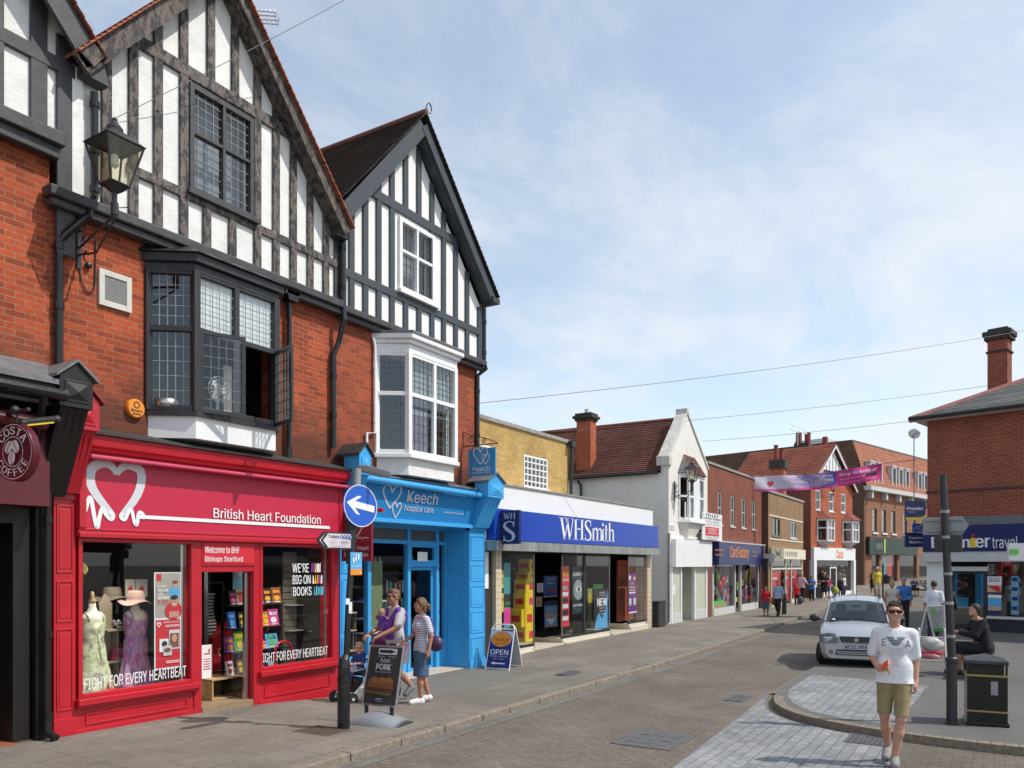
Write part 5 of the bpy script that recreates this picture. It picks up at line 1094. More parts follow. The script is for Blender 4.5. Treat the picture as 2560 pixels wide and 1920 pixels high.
# ================================================================== BROWN BRICK SHOP
t = thing('brown_brick_shop', 'small flat roofed brown brick building with two modern windows above a cream shop sign', 'building', (39.6,-.26,.1))
YF = -.26; xa = 35.45; xb = 43.9; zt = 5.95
w1 = S('I', 860, 928, YF)+S('I', 918, 1082, YF); w2 = S('I', 998, 943, YF)+S('I', 1050, 1087, YF); zz0, zz1 = 3.75, 4.72
wins = [(w1[0],w1[2],zz0,zz1),(w2[0],w2[2],zz0,zz1)]
b = MB(); wall_with_holes(b, xa, xb, 3.1, zt, YF, YF+.3, wins); b.box(xb-.3, xb, YF, YF+.3, 0, 3.1).box(xa, xa+.35, YF, YF+.3, 0, 3.1); b.build('brick_wall', brick_br, t)
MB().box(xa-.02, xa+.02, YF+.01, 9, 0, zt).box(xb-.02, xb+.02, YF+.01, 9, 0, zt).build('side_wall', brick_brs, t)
MB().box(xa-.06, xb+.06, YF-.06, 9, zt, zt+.12).build('coping', stone, t); MB().box(xa+.1, xb-.1, YF-.02, YF, 4.75, 4.82).box(xa+.1, xb-.1, YF-.025, YF, 3.55, 3.62).build('string_course', cream, t)
for i, w in enumerate(wins): sash(t, *w, YF+.1, mat('dark_grey_frame', (.12,.12,.13), .5) if i == 0 else lgrey, cols=((w[0]+w[1])/2,), fw=.07, backm=darkw)
fz0, fz1 = 2.56, 3.12
MB().box(xa+.15, xb-.3, YF-.2, YF+.1, fz0, fz1).build('fascia', cream, t)
sx0, sx1 = S('I', 848, 1200, YF-.25)[0], S('I', 945, 1200, YF-.25)[0]
v = MB().box(sx0, sx1, YF-.26, YF-.2, fz0-.12, fz1).build('square_sign', mat('khaki_panel', (.30,.28,.20), .5), t)
a = Art(((sx0+sx1)/2, YF-.262, 2.82), X_, Z_); a.line([(-.7,-.22),(.7,.22)], .06, blackp); a.line([(-.7,.22),(.7,-.22)], .06, blackp); a.txt('CREW', 0, 0, 1.0, .12, blackp, .02); a.done('print', v)
a = Art((0, YF-.202, 0), X_, Z_); c0 = S('I', 952, 1220, YF-.2)[0]; c1 = S('I', 1052, 1220, YF-.2)[0]
for i in range(7): x = c0+(c1-c0)*(i+.5)/7; a.line([(x-.1,2.70),(x+.12,2.98)], .06, blackp); a.line([(x-.16,2.95),(x+.05,2.74)], .04, blackp)
a.done('lettering', t)
fr = MB()
for x in (36.0, 39.2, 40.6, 43.4): fr.box(x-.05, x+.05, YF-.04, YF+.05, .1, fz0)
fr.box(36, 43.4, YF-.04, YF+.05, 2.0, 2.08).box(36, 39.2, YF-.04, YF+.05, .1, .3).box(40.6, 43.4, YF-.04, YF+.05, .1, .3); fr.build('shop_frame', cream, t)
pane(t, 36, 43.4, .3, fz0, YF); room(t, 35.9, 43.5, .3, 4, .1, 2.6, darkw, darkw)
def f_sale(a, w, h): a.txt('SALE', 0, -h*.2, w*.5, h*.16, whitep, .02); a.rect(-w*.3, w*.1, h*.2, h*.26, whitep)
for i, (x0, x1, lb) in enumerate(((36.1,38.4,'wide red sale poster in the left window under the cream sign'),(39.4,40.4,'narrow red sale poster in the door under the cream sign'),(40.8,42.4,'red sale poster in the right window under the cream sign'))): poster(lb, ((x0+x1)/2, YF+.05, 1.15), X_, Z_, x1-x0, 1.7, redp, f_sale)

# ================================================================== helpers for buildings turned to the bend of the street
REAL = {}
def turned(name, label, cat, A, B, z=0.):
    """facade from ground point A to B (left to right as seen from the street); local x runs along it, -y faces the street"""
    rz = math.atan2(B[1]-A[1], B[0]-A[0]); o = thing(name, label, cat, (A[0],A[1],z), rz); REAL[o.name] = ROOTM[o.name].copy(); ROOTM[o.name] = Matrix(); return o, math.hypot(B[0]-A[0], B[1]-A[1])
def SL(t, v, x, y, Y=0.):
    inv = REAL[t.name].inverted(); o = inv @ Vector(CAM); d = inv.to_3x3() @ ray(v, x, y); k = (Y-o.y)/d.y; return o.x+k*d.x, o.z+k*d.z
# ================================================================== SHOE SHOP in the red brick gabled house
t, L = turned('red_gabled_house', 'tall bright red brick house with white gable boards, tiled bays and white shoe shop front', 'building', (46.7,-.17), (52.9,-1.70))
ez = 7.35; gx, gz_ = L*.48, 10.0
ws = [SL(t,'I',1198,700)[0], SL(t,'I',1303,710)[0], SL(t,'I',1400,735)[0]]; wz = (5.85, 7.0)
wins = [(x, x+.75, 5.75, 7.05) for x in ws]
bc = [SL(t,'I',1255,1000)[0], SL(t,'I',1452,1000)[0]]
for c in bc: wins.append((c-.75, c+.75, 3.8, 5.15))
b = MB(); wall_with_holes(b, 0, L, 3.3, ez, 0, .3, wins); b.xz([(0,ez),(L,ez),(gx,gz_-.1)], .02, .28); b.build('brick_wall', brick_cl, t)
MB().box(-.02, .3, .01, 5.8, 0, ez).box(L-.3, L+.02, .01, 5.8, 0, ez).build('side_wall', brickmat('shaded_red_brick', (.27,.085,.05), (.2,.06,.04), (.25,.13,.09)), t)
g = MB(); g.xz([(L*.22,ez+1.05),(L*.74,ez+1.05),(gx,gz_-.06)], -.05, .02); g.build('gable_boards', white, t)
g = MB()
for i in range(7):
    x = L*.26+i*L*.075; g.box(x-.03, x+.03, -.065, -.05, ez+1.05, gz_-abs(x-gx)*.8-.25)
g.build('gable_batten', timber_blk, t)
MB().beam((-.2,ez-.1),(gx,gz_+.05), .2, -.3, -.24).build('bargeboard', white, t); MB().beam((L+.2,ez-.1),(gx,gz_+.05), .2, -.3, -.24).build('bargeboard', white, t)
MB().slope([(-.3,-.35,ez-.1),(-.3,5.9,ez-.1),(gx,-.35,gz_+.18),(gx,5.9,gz_+.18)], 24, .03).slope([(L+.3,-.35,ez-.1),(L+.3,5.9,ez-.1),(gx,-.35,gz_+.18),(gx,5.9,gz_+.18)], 24, .03).build('roof', tile_r, t)
for w in wins[:3]: sash(t, *w, .1, white, rows=((w[2]+w[3])/2,), fw=.09, backm=darkw)
for c in bc:
    bay(t, c-.85, c-.5, c+.5, c+.85, .5, 3.75, 4.6, 5.15, white, lead, (1,1), (c-.0,), cm=glass_d)
    MB().xy([(c-.9,.02),(c-.52,-.55),(c+.52,-.55),(c+.9,.02)], 5.15, 5.25).build('bay_moulding', white, t)
    q = [(c-1.05,.02,5.23),(c-.6,-.72,5.23),(c+.6,-.72,5.23),(c+1.05,.02,5.23),(c-.3,.0,5.85),(c+.3,.0,5.85)]; MB()._add(q, [(0,1,4),(1,2,5,4),(2,3,5),(3,2,1,0)]).build('bay_roof', tile_r, t)
    q = [(c-.85,.02,3.75),(c-.5,-.5,3.75),(c+.5,-.5,3.75),(c+.85,.02,3.75),(c-.3,.0,3.4),(c+.3,.0,3.4)]; MB()._add(q, [(4,1,0),(4,5,2,1),(5,3,2)]).build('bay_apron', lgrey, t)
    MB().box(c-.8, c+.8, .3, .34, 3.9, 5.1).build('bay_backing', darkw, t)
MB().box(0, L, -.2, .1, 2.55, 3.35).box(-.02, .35, -.22, .1, 0, 2.55).box(L-.3, L+.02, -.22, .1, 0, 2.55).box(.35, L-.3, -.1, .1, 0, .5).build('white_shopfront', white, t)
text('Clarks', (L*.6,-.2,2.95), X_, Z_, 1.15, .55, mat('burnt_orange_print', (.75,.15,.03), .5), t, bold=.03, shear=.2)
pane(t, .35, L-.3, .5, 2.55, -.02); room(t, .3, L-.3, .2, 4, .1, 2.6, mat('bright_shop_wall', (.35,.38,.32), .8, .3, 2), darkw)
b = MB().frame(L*.42, L*.58, .3, 2.1, -.06, .0, .08).build('shop_door', white, t)
o = MB()
for i in range(60): x = random.uniform(.5, L-.4); z = random.uniform(.6,2.3); o.box(x-.08, x+.08, .3, .35, z-.05, z+.05, random.randrange(4))
o = o.build('shoe_display', [redp, tanp, whitep, blackp], t)
ch = thing('chimney_stack', 'squat sooty brick chimney with two red pots standing before the red tiled roof', 'chimney', tuple(SK('I', 905, 600, 44)))
c = SK('I', 905, 560, 46); zt = SK('I', 905, 480, 46).z
MB().box(c.x-.36, c.x+.36, c.y-.36, c.y+.36, 4.5, zt-.5).build('stack', brick_cl, ch); MB().box(c.x-.45, c.x+.45, c.y-.45, c.y+.45, zt-.5, zt).build('cap', MT['sooty_brick'], ch)
for dx, h in ((-.18,.85),(.2,.65)): MB().lathe([(.14,0),(.12,h),(.15,h+.04)], (c.x+dx,c.y-dx*.6,zt), 12).build('chimney_pot', mat('red_clay_pot', (.22,.05,.04), .8), ch)
c = SK('I', 1100, 380, 56); zt = SK('I', 1100, 350, 56).z
ch = thing('chimney_stack', 'low chimney with two dark red pots on the ridge of the red tiled roof', 'chimney', (c.x,c.y,8))
MB().box(c.x-.7, c.x+.7, c.y-.5, c.y+.5, 8, zt).build('stack', MT['sooty_brick'], ch)
for dx in (-.33,.33): MB().lathe([(.22,0),(.2,.75),(.24,.8)], (c.x+dx*.6,c.y-dx*.8,zt), 12).build('chimney_pot', MT['red_clay_pot'], ch)
c = SK('I', 1272, 385, 60); ch = thing('chimney_stack', 'single dark red chimney pot behind the white boarded gable', 'chimney', (c.x,c.y,8))
MB().box(c.x-.4, c.x+.4, c.y-.4, c.y+.4, 8, c.z).build('stack', MT['sooty_brick'], ch); MB().lathe([(.24,0),(.2,.9)], (c.x,c.y,c.z), 12).build('chimney_pot', MT['red_clay_pot'], ch)

# ================================================================== DEPARTMENT STORE at the bend
t, L = turned('department_store', 'large brown brick department store with a tiled mansard, dormer windows and a dark green sign', 'building', (64.2,-1.04), (78.1,-4.6))
def sl(x, y, Y=0): return SL(t, 'I', x, y, Y)
zg = 8.3
sw = []
for x in (1648,1722,1797,1890): p, q = sl(x, 895), sl(x+38, 1025); sw.append((p[0], p[0]+.9, 5.0, 6.9)); 
sw = sw+[(sw[-1][1]+1.2+2.2*i, sw[-1][1]+2.1+2.2*i, 5.0, 6.9) for i in range(2)]
LT = L+6
b = MB(); wall_with_holes(b, 0, LT, 3.2, zg, 0, .3, sw)
for x0, x1 in ((0,1.3),(2.9,3.4),(6.9,7.4),(11.6,12.2),(LT-.5,LT)): b.box(x0, x1, 0, .3, 0, 3.2)
b.build('brick_wall', brick_ms, t)
for w in sw: sash(t, *w, .12, mat('bronze_frame', (.10,.09,.085), .5), rows=(6.2,), fw=.07, backm=darkw); 
for w in sw: MB().box(w[0]-.1, w[1]+.1, -.1, .1, w[2]-.2, w[2]-.08).build('window_sill', white, t)
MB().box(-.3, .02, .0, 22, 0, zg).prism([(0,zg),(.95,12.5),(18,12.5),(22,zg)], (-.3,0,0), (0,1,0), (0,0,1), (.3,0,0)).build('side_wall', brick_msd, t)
MB().box(-.2, LT, -.55, .1, zg, zg+.35).build('mansard_gutter', lgrey, t)
for i in range(0, 7): MB().box(.4+i*3, .7+i*3, -.4, 0, zg-.6, zg).build('gutter_bracket', lgrey, t)
MB().slope([(-.2,-.2,zg+.35),(LT,-.2,zg+.35),(-.2,.95,12.4),(LT,.95,12.4)], 16, .03).build('mansard_roof', brickmat('orange_store_tiles', (.42,.17,.10), (.36,.14,.085), (.2,.08,.05), w=.17, h=.3, axis='x', darkamt=.3), t)
MB().box(-.0, LT, .9, 20, 12.4, 12.5).build('flat_roof', lead, t)
for i in range(12):
    x = .8+i*1.55
    if i in (2, 6): continue
    d = MB(); d.frame(x, x+1.0, 8.75, 10.7, -.1, .7, .14).box(x-.1, x+1.1, -.15, .8, 10.7, 10.8); o = d.build('dormer', lgrey, t); MB().box(x+.1, x+.9, .0, .08, 8.85, 10.6).build('pane', mat('dark_pane', (.05,.055,.06), .15), o)
MB().box(4, 7, 5, 8, 12.6, 13.6).box(10, 12, 5, 8, 12.6, 13.1).build('roof_plant', lgrey, t)
gp = mat('dark_green_panel', (.005,.022,.011), .4)
p, q = sl(1625, 1055, -.3), sl(1910, 1145, -.3); v = MB().box(p[0], q[0]+3, -.3, .0, 3.1, 4.55).build('green_fascia', gp, t)
a = Art((0,-.302,0), X_, Z_); c0, c1 = sl(1668, 1100, -.3)[0], sl(1740, 1100, -.3)[0]; a.rect(c0, c1, 3.25, 4.4, blackp); a.txt('M&S', (c0+c1)/2, 3.8, (c1-c0)*.7, .5, mat('grey_green_print', (.15,.22,.16), .5), .02); a.rect(c1, c1+.22, 3.25, 4.4, mat('lime_print', (.45,.75,.05), .5)); a.done('print', v)
pane(t, 1.3, L+5, .5, 3.2, .15); room(t, .5, LT-.5, .4, 6, .2, 3.3, darkw, darkw)
p = sl(1765, 1300)[0]; o = MB().box(3.6, 5.0, .2, .25, .8, 2.9).build('window_display', tealp, t); MB().box(5.1, 6.2, .2, .25, .8, 3.0).build('window_display', redp, t)
MB().box(1.3, LT, -.05, .3, .0, .75).build('stall_riser', stone, t)

# ================================================================== TRAVEL AGENT on the right corner
C0 = (23.87,-8.17); t, L = turned('travel_agent_building', 'deep red brick corner building with hipped slate roof and blue travel agent sign at right', 'building', C0, (23.87-.2317*14, -8.17-.9728*14), .05)
def sl(v, x, y, Y=0): return SL(t, v, x, y, Y)
zE = 6.95
b = MB(); b.box(0, L, 0, .3, 3.65, zE).box(0, .3, .3, 13, 3.65, zE); b.build('brick_wall', brick_pr, t)
MB().box(-.04, L, -.04, .0, 4.55, 4.62).box(-.02, .0, 0, 13, 4.55, 4.62).build('string_course', mat('dark_string', (.10,.04,.03), .8), t)
MB().box(-.35, L, -.35, .3, zE-.03, zE+.03).box(-.35, .3, .3, 13, zE-.03, zE+.03).build('soffit', mat('cream_soffit', (.60,.57,.50), .7), t)
MB().tube([(-.42,-.42,zE+.05),(L,-.42,zE+.05)], .07, 8).build('gutter', black, t)
e = -.4; ax_, ay_ = 3.4, 4.6; az_ = zE+2.15
hip = [(e,e,zE+.02),(L,e,zE+.02),(ax_,ay_,az_),(L,ay_-.2,az_+1.4),(e,13,zE+.02),(ax_,13,az_)]
MB().slope([hip[0],(6.8,e,zE+.02),hip[2],hip[2]], 22, .03).build('slate_roof', slate, t)
MB().slope([(6.8,e,zE+.02),(L,e,zE+.02),(ax_+.2,ay_,az_),(L,ay_,az_+2.2)], 22, .03).build('slate_roof', slate, t)
MB().slope([hip[4],hip[0],hip[5],hip[2]], 22, .03).build('slate_roof', tile_b, t)
hp = MB(); hp.tube([hip[0],hip[2]], .11, 8); hp.tube([hip[2],(6.8,e+2.2,zE+1.3)], .11, 8); hp.tube([hip[2],(L,ay_,az_+3.2)], .11, 8); hp.build('hip_tile', mat('red_hip_tiles', (.26,.10,.085), .8, .3, 5), t)
k = 31.; c = SK('K', 1875, 900, k); top = SK('K', 1870, 150, k).z; bot = SK('K', 1870, 900, k).z
inv = REAL[t.name].inverted(); cl_ = inv @ c; hw = 120/5.53/1967.4*k
ch = MB().box(cl_.x-hw, cl_.x+hw, cl_.y-hw, cl_.y+hw, bot-1.0, top-.45).build('chimney', brick_pr, t)
cb = MB()
for z0, z1, g in ((top-.95,top-.88,.05),(top-.45,top-.3,.1),(top-.3,top-.12,.15),(top-.12,top,.0)): cb.box(cl_.x-hw-g, cl_.x+hw+g, cl_.y-hw-g, cl_.y+hw+g, z0, z1)
cb.build('chimney_cap', MT['sooty_brick'], ch)
MB().box(-.06, L, -.22, .1, 3.45, 3.72).build('lead_flashing', lead, t)
MB().prism([(0,2.62),(-.28,2.62),(-.36,3.45),(0,3.45)], (-.05,0,0), (0,1,0), (0,0,1), (L,0,0)).build('fascia', mat('travel_blue', (.010,.020,.12), .35), t)
MB().box(-.05, L, -.25, .1, 2.30, 2.62).build('white_band', lgrey, t)
p0, p1 = sl('L', 700, 660, -.34), sl('L', 1300, 660, -.34); zt0 = 2.75
wd = p1[0]-p0[0]; fs = Vector((0,-.08,.83)).normalized(); a = Art((0,-.285,2.62), X_, fs)
x = p0[0]; 
a.txt('Prem', p0[0]+wd*.33, .30, wd*.66, .36, whitep, .03); a.txt('\u0131', p0[0]+wd*.725, .27, wd*.055, .30, yellow, .03); a.ell(p0[0]+wd*.725, .49, .045, .05, redp); a.txt('er', p0[0]+wd*.885, .27, wd*.23, .30, whitep, .03)
q0, q1 = sl('L', 1325, 660, -.34), sl('L', 1595, 660, -.34); a.txt('travel', (q0[0]+q1[0])/2, .27, q1[0]-q0[0], .36, whitep); a.done('lettering', t)
# shopfront
MB().box(0, .62, -.05, .3, 0, 2.3).box(.0, .3, .3, 13, 0, 3.65).build('white_pier', white, t)
d0, d1 = sl('J', 1640, 400)[0], sl('J', 1890, 400)[0]
fr = MB(); fr.box(d0-.08, d0, .0, .12, .05, 2.15).box(d1, d1+.1, .0, .12, .05, 2.15).box(d0, d1, .0, .12, 1.92, 2.0).box(d0-.1, d1+.1, -.06, .1, 2.02, 2.14); fr.build('door_frame', mat('dark_blue_frame', (.02,.022,.035), .4), t)
MB().box(d0-.12, d1+.15, -.1, .1, 2.0, 2.14).build('door_lintel', lgrey, t)
tg = glassmat('travel_glass', (.80,.85,.82), 4.2); pane(t, d0, d1, .1, 1.92, .06, tg, 'door_pane'); pane(t, d1+.1, L, .62, 2.3, .05, tg)
MB().box(d1+.1, L, -.02, .2, .1, .52).build('stall_riser', mat('dark_blue_frame', (.02,.022,.035), .4), t); MB().box(d1+.1, L, -.08, .1, .52, .60).build('sill', lgrey, t)
room(t, .4, L, .35, 5, .05, 2.6, mat('grey_green_wall', (.16,.17,.15), .8), darkw)
def pp(label, x0, y0, x1, y1, m, fn):
    a0, a1 = sl('J', x0, y0), sl('J', x1, y1); M_ = REAL[t.name]; cx, cz = (a0[0]+a1[0])/2, (a0[1]+a1[1])/2
    poster(label, M_ @ Vector((cx,.02,cz)), M_.to_3x3() @ X_, Z_, a1[0]-a0[0], a0[1]-a1[1], m, fn)
def f_tr(a, w, h): a.txt('TRAVEL', 0, h*.38, w*.8, h*.12, navyd, .02); a.txt('MONEY', 0, h*.24, w*.8, h*.12, navyd, .02); a.rect(-w/2, w/2, -h*.45, 0, tanp); a.poly([(-w*.5,-.05*h),(w*.3,-.05*h),(w*.5,-.4*h),(w*.2,-.4*h)], redp); a.rect(-w/2, w/2, -h*.5, -h*.42, navyd)
pp('white TRAVEL MONEY poster in the travel agent window', 1920, 145, 2033, 282, whitep, f_tr)
def f_be(a, w, h): a.rect(-w/2, w/2, -h*.5, -h*.1, tanp); a.rect(-w/2, w/2, -h*.5, -h*.3, navyd); a.rect(-w/2, w/2, h*.35, h*.5, whitep)
pp('blue and sand beach poster under the TRAVEL MONEY one', 1925, 290, 2033, 448, lbluep, f_be)
def f_li(a, w, h):
    for i in range(4): a.rect(-w*.4, w*.4, h*(.47-.25*i), h*(.37-.25*i), navyd); a.rect(-w*.4, w*.4, h*(.35-.25*i), h*(.28-.25*i), grey)
pp('tall column of holiday offer cards in the travel agent window', 2108, 145, 2168, 450, lbluep, f_li)
# projecting signs on the corner
M_ = REAL[t.name]
v = thing('travel_projecting_sign', 'navy travel agent projecting sign with a yellow edge on the brick corner', 'sign', tuple(M_ @ Vector((0,-.2,3.9))))
k0, k1 = SK('L', 432, 215, 25.9), SK('L', 640, 415, 25.9)
def proj_sign(v, x0, y0, x1, y1, k, m, fn, th=.06):
    A, B = SK('L', x0, y0, k), SK('L', x1, y1, k); u = (SK('L', x1, y0, k)-A); w = u.length; u.normalize(); h = A.z-B.z; c = (A+SK('L', x1, y0, k))/2-Z_*h/2; n = u.cross(Z_)
    MB().obox(c+n*-.04, u*w/2, Z_*h/2, n*.035).build('board', m, v); a = Art(c, u, Z_); fn(a, w, h); a.done('print', v)
tb = MT['travel_blue']
def f_ps(a, w, h): a.poly([(-w/2,-h/2),(w/2,-h/2),(w/2,-h*.18),(w*.4,-h*.3),(w*.2,-h*.36),(-w/2,-h*.36)], yellow); a.txt('Premier', -.02, h*.1, w*.8, h*.17, whitep, .03); a.txt('travel', -w*.2, -h*.08, w*.35, h*.11, lgrey)
proj_sign(v, 432, 215, 640, 415, 25.7, tb, f_ps)
v = thing('phone_shop_sign', 'blue phone shop projecting signs below the travel agent sign at the corner', 'sign', tuple(M_ @ Vector((0,-.2,3.0))))
def f_ph(a, w, h): a.txt('Carphone', w*.1, h*.12, w*.85, h*.2, whitep, .02); a.txt('Warehouse', w*.1, -h*.16, w*.85, h*.18, whitep, .02)
proj_sign(v, 430, 545, 640, 695, 26.3, navyd, f_ph)
def f_pl(a, w, h): a.line([(-.4*w,-.2*h),(-.2*w,.15*h),(.2*w,.2*h),(.25*w,-.15*h),(0,-.25*h),(-.15*w,0)], .03, lgrey); a.line([(.05*w,.3*h),(.3*w,.35*h),(.35*w,-.2*h)], .04, lgrey)
proj_sign(v, 508, 452, 640, 540, 26.3, bluep, f_pl)
v = thing('white_projecting_sign', 'white projecting sign with a green square at the right edge above the travel window', 'sign', tuple(SK('L',1600,740,20)))
def f_gr(a, w, h): a.rect(-w*.46, -w*.1, -h*.15, h*.15, greenp)
proj_sign(v, 1500, 655, 1760, 832, 20, lgrey, f_gr)
# ================================================================== WINDOW DISPLAY OF THE RED CHARITY SHOP
def printmat(name, cols, sc=9., stretch=(1,1,1)):
    m, t, b = newmat(name); MT[name] = m; b.inputs['Roughness'].default_value = .85
    tcn = _n(t, 'ShaderNodeTexCoord'); mpn = _n(t, 'ShaderNodeMapping'); mpn.inputs['Scale'].default_value = stretch; t.links.new(tcn.outputs['Object'], mpn.inputs[0])
    k = len(cols); t.links.new(_ramp(t, _noise(t, mpn.outputs[0], sc, 5, .65), [(.30+.4*i/(k-1), c) for i, c in enumerate(cols)]), b.inputs['Base Color']); return m
green_dress = printmat('green_floral_cloth', [(.20,.30,.10),(.55,.62,.36),(.66,.68,.50),(.42,.52,.22),(.30,.14,.30),(.60,.62,.42)], 8)
purple_dress = printmat('purple_patterned_cloth', [(.40,.40,.30),(.45,.10,.36),(.55,.35,.45),(.30,.16,.38),(.50,.14,.40),(.60,.50,.50)], 6, (1,1,.5))
wood = mat('pale_wood', (.45,.30,.15), .5, .2, 8, stretch=(1,1,.2))
def mannequin(label, x, y, dm, hem, s, cap=True):
    t = thing('mannequin', label, 'mannequin', (x,y,.5))
    MB().lathe([(.12,1.10),(.135,1.25),(.165,1.42),(.175,1.50),(.15,1.57),(.07,1.62),(.05,1.68),(.048,1.74)], (x,y,0), 24, sy=.66).build('torso', ivory, t, smooth=True)
    if cap: MB().lathe([(.05,1.74),(.055,1.76),(.03,1.80),(.022,1.88),(.0,1.89)], (x,y,0), 14).build('neck_cap', wood, t, smooth=True)
    b = MB(); pr = [(.30*s,hem),(.27*s,hem+.15),(.20*s,.95),(.175,1.12),(.15,1.24),(.165,1.36),(.178,1.46),(.172,1.505)]; n = 40; vs = []
    for i, (r, z) in enumerate(pr):
        for j in range(n):
            a = 2*math.pi*j/n; w = 1+(.10*math.sin(a*9+i*.3) if z < 1.1 else .02*math.sin(a*9))*(1.1-min(z,1.1))/.6; dz = .05*math.cos(2*a) if i == len(pr)-1 else 0; vs.append((x+r*w*math.cos(a), y+r*w*.68*math.sin(a)-.008, z+dz))
    b._add(vs, [(i*n+j, i*n+(j+1) % n, (i+1)*n+(j+1) % n, (i+1)*n+j) for i in range(len(pr)-1) for j in range(n)])
    for sgn in (-1, 1): b.tube([(x+sgn*.10,y-.115,1.49),(x+sgn*.105,y-.10,1.555),(x+sgn*.11,y-.02,1.605),(x+sgn*.10,y+.09,1.5)], .008, 6)
    b.tube([(x+.02,y-.128,1.3),(x+.03,y-.135,1.1),(x+.05,y-.15,.95)], .007, 5)
    b.build('dress', dm, t, smooth=True); return t
mannequin('headless mannequin in a long green floral dress, left in the red shop window', .80, .40, green_dress, .53, .95)
mannequin('mannequin in a long purple patterned dress under a wide hat', 1.43, .40, purple_dress, .53, .85, False)
tag(MB().tube([(.80+.075*math.cos(a), .40-.075-.045*math.sin(-a)*-1*.6, 1.585+.06*math.sin(a)-.03) for a in [math.pi+i*math.pi/12 for i in range(13)]], .011, 6).build('necklace', purplep), 'dark bead necklace on the green dressed mannequin', 'necklace')
def hat(label, x, y, z, m, r=.26, tilt=0., bm=None):
    t = thing('hat', label, 'hat', (x,y,z)); xf = Matrix.Translation((x,y,z)) @ Matrix.Rotation(tilt, 4, 'Y')
    b = MB(); n = 36; vs = []
    for i, (rr, zz) in enumerate([(r,-.03),(r*.8,-.01),(r*.55,.0),(r*.5,.03),(r*.47,.12),(r*.38,.15),(0.01,.155)]):
        for j in range(n): a = 2*math.pi*j/n; vs.append((rr*math.cos(a), rr*math.sin(a), zz+(.03*math.sin(3*a) if i < 2 else 0)))
    b._add(vs, [(i*n+j, i*n+(j+1) % n, (i+1)*n+(j+1) % n, (i+1)*n+j) for i in range(6) for j in range(n)]); b.build('straw', m, t, smooth=True, xf=xf)
    MB().lathe([(r*.51,.02),(r*.505,.065)], (0,0,0), 30).build('ribbon', bm or m, t, xf=xf)
hat('wide dusty pink straw hat on the purple dressed mannequin', 1.44, .40, 1.73, mat('pink_straw', (.38,.27,.24), .9, .2, 30, .4, 60), .24, .03, mat('pink_ribbon', (.5,.3,.3), .6))
hx, hz = S('C', 490, 455, .35); hat('yellow straw hat hanging at the upper left of the red shop window', hx-.05, .4, hz, mat('yellow_straw', (.55,.45,.14), .9, .2, 30, .4, 60), .22, R(58))
hx, hz = S('C', 690, 610, 1.0); hat('dim pale hat on the rear shelf between the two mannequins', hx, 1.0, hz, mat('pale_straw', (.22,.19,.16), .9), .26)
# small furniture between the mannequins
t = thing('display_stand', 'pale wooden pointed display stand with shelves between the two mannequins', 'stand', (1.14,.75,.5))
x0, z1 = S('C', 610, 610, .8); x1, _ = S('C', 690, 640, .8)
MB().xz([(x0,.5),(x1,.5),(x1,z1-.1),((x0+x1)/2,z1+.05),(x0,z1-.1)], .8, .84).build('back_board', mat('pale_slatted_board', (.42,.36,.27), .6, .1, 4), t)
b = MB(); s1 = S('C', 690, 812, .7)[1]; s2 = S('C', 690, 1005, .7)[1]
for z in (s1, s2): MB().box(x0, x1+.18, .6, .8, z-.012, z+.012).build('shelf', mat('cream_shelf', (.55,.47,.34), .5), t)
MB().box(x1-.02, x1, .64, .8, .5, s1).build('side_board', mat('pale_slatted_board', (.42,.36,.27), .6), t)
def bag(label, x, y, z, m, w=.24, h=.16):
    t = thing('handbag', label, 'handbag', (x,y,z)); MB().prism([(-w/2,0),(w/2,0),(w*.42,h),(-w*.42,h)], (x,y,z), (1,0,0), (0,0,1), (0,.08,0)).build('body', m, t, bevel=.012)
    MB().tube([(x-w*.25,y+.04,z+h)]+[(x+w*.25*-math.cos(a), y+.04, z+h+.10*math.sin(a)) for a in [i*.314 for i in range(1, 10)]]+[(x+w*.25,y+.04,z+h)], .009, 6).build('handle', m, t)
bag('pink handbag on the lower shelf between the mannequins', x1+.02, .66, s2+.012, mat('pink_leather', (.50,.04,.14), .4), .22, .17)
bx, bz = S('C', 680, 1185, .2); bag('small red patterned purse lying in front of the purple dress', bx, .14, .5, redp, .2, .06)
def shoe_thing(label, x, y, z, m, rz=0.):
    t = thing('shoe', label, 'shoe', (x,y,z), rz); b = MB(); b.tube([(0,-.11,.015),(0,-.05,.02),(0,.03,.05),(0,.10,.085)], [.026,.036,.03,.03], 10); b.bar((0,.11,0),(0,.11,.08), .014); b.tube([(0,.08,.09),(.0,.11,.11)], .028, 8); b.build('upper', m, t, local=True) if False else None
    ROOTM[t.name] = Matrix(); b.build('upper', m, t, smooth=True); return t
for i, dx in enumerate((.0,.07)): shoe_thing(('silver heeled shoe on the upper shelf by the pointed stand','silver heeled shoe beside its pair on the upper shelf')[i], x1+.04+dx, .68, s1+.014, mat('silver_leather', (.45,.47,.52), .25, metal=.6), R(20))
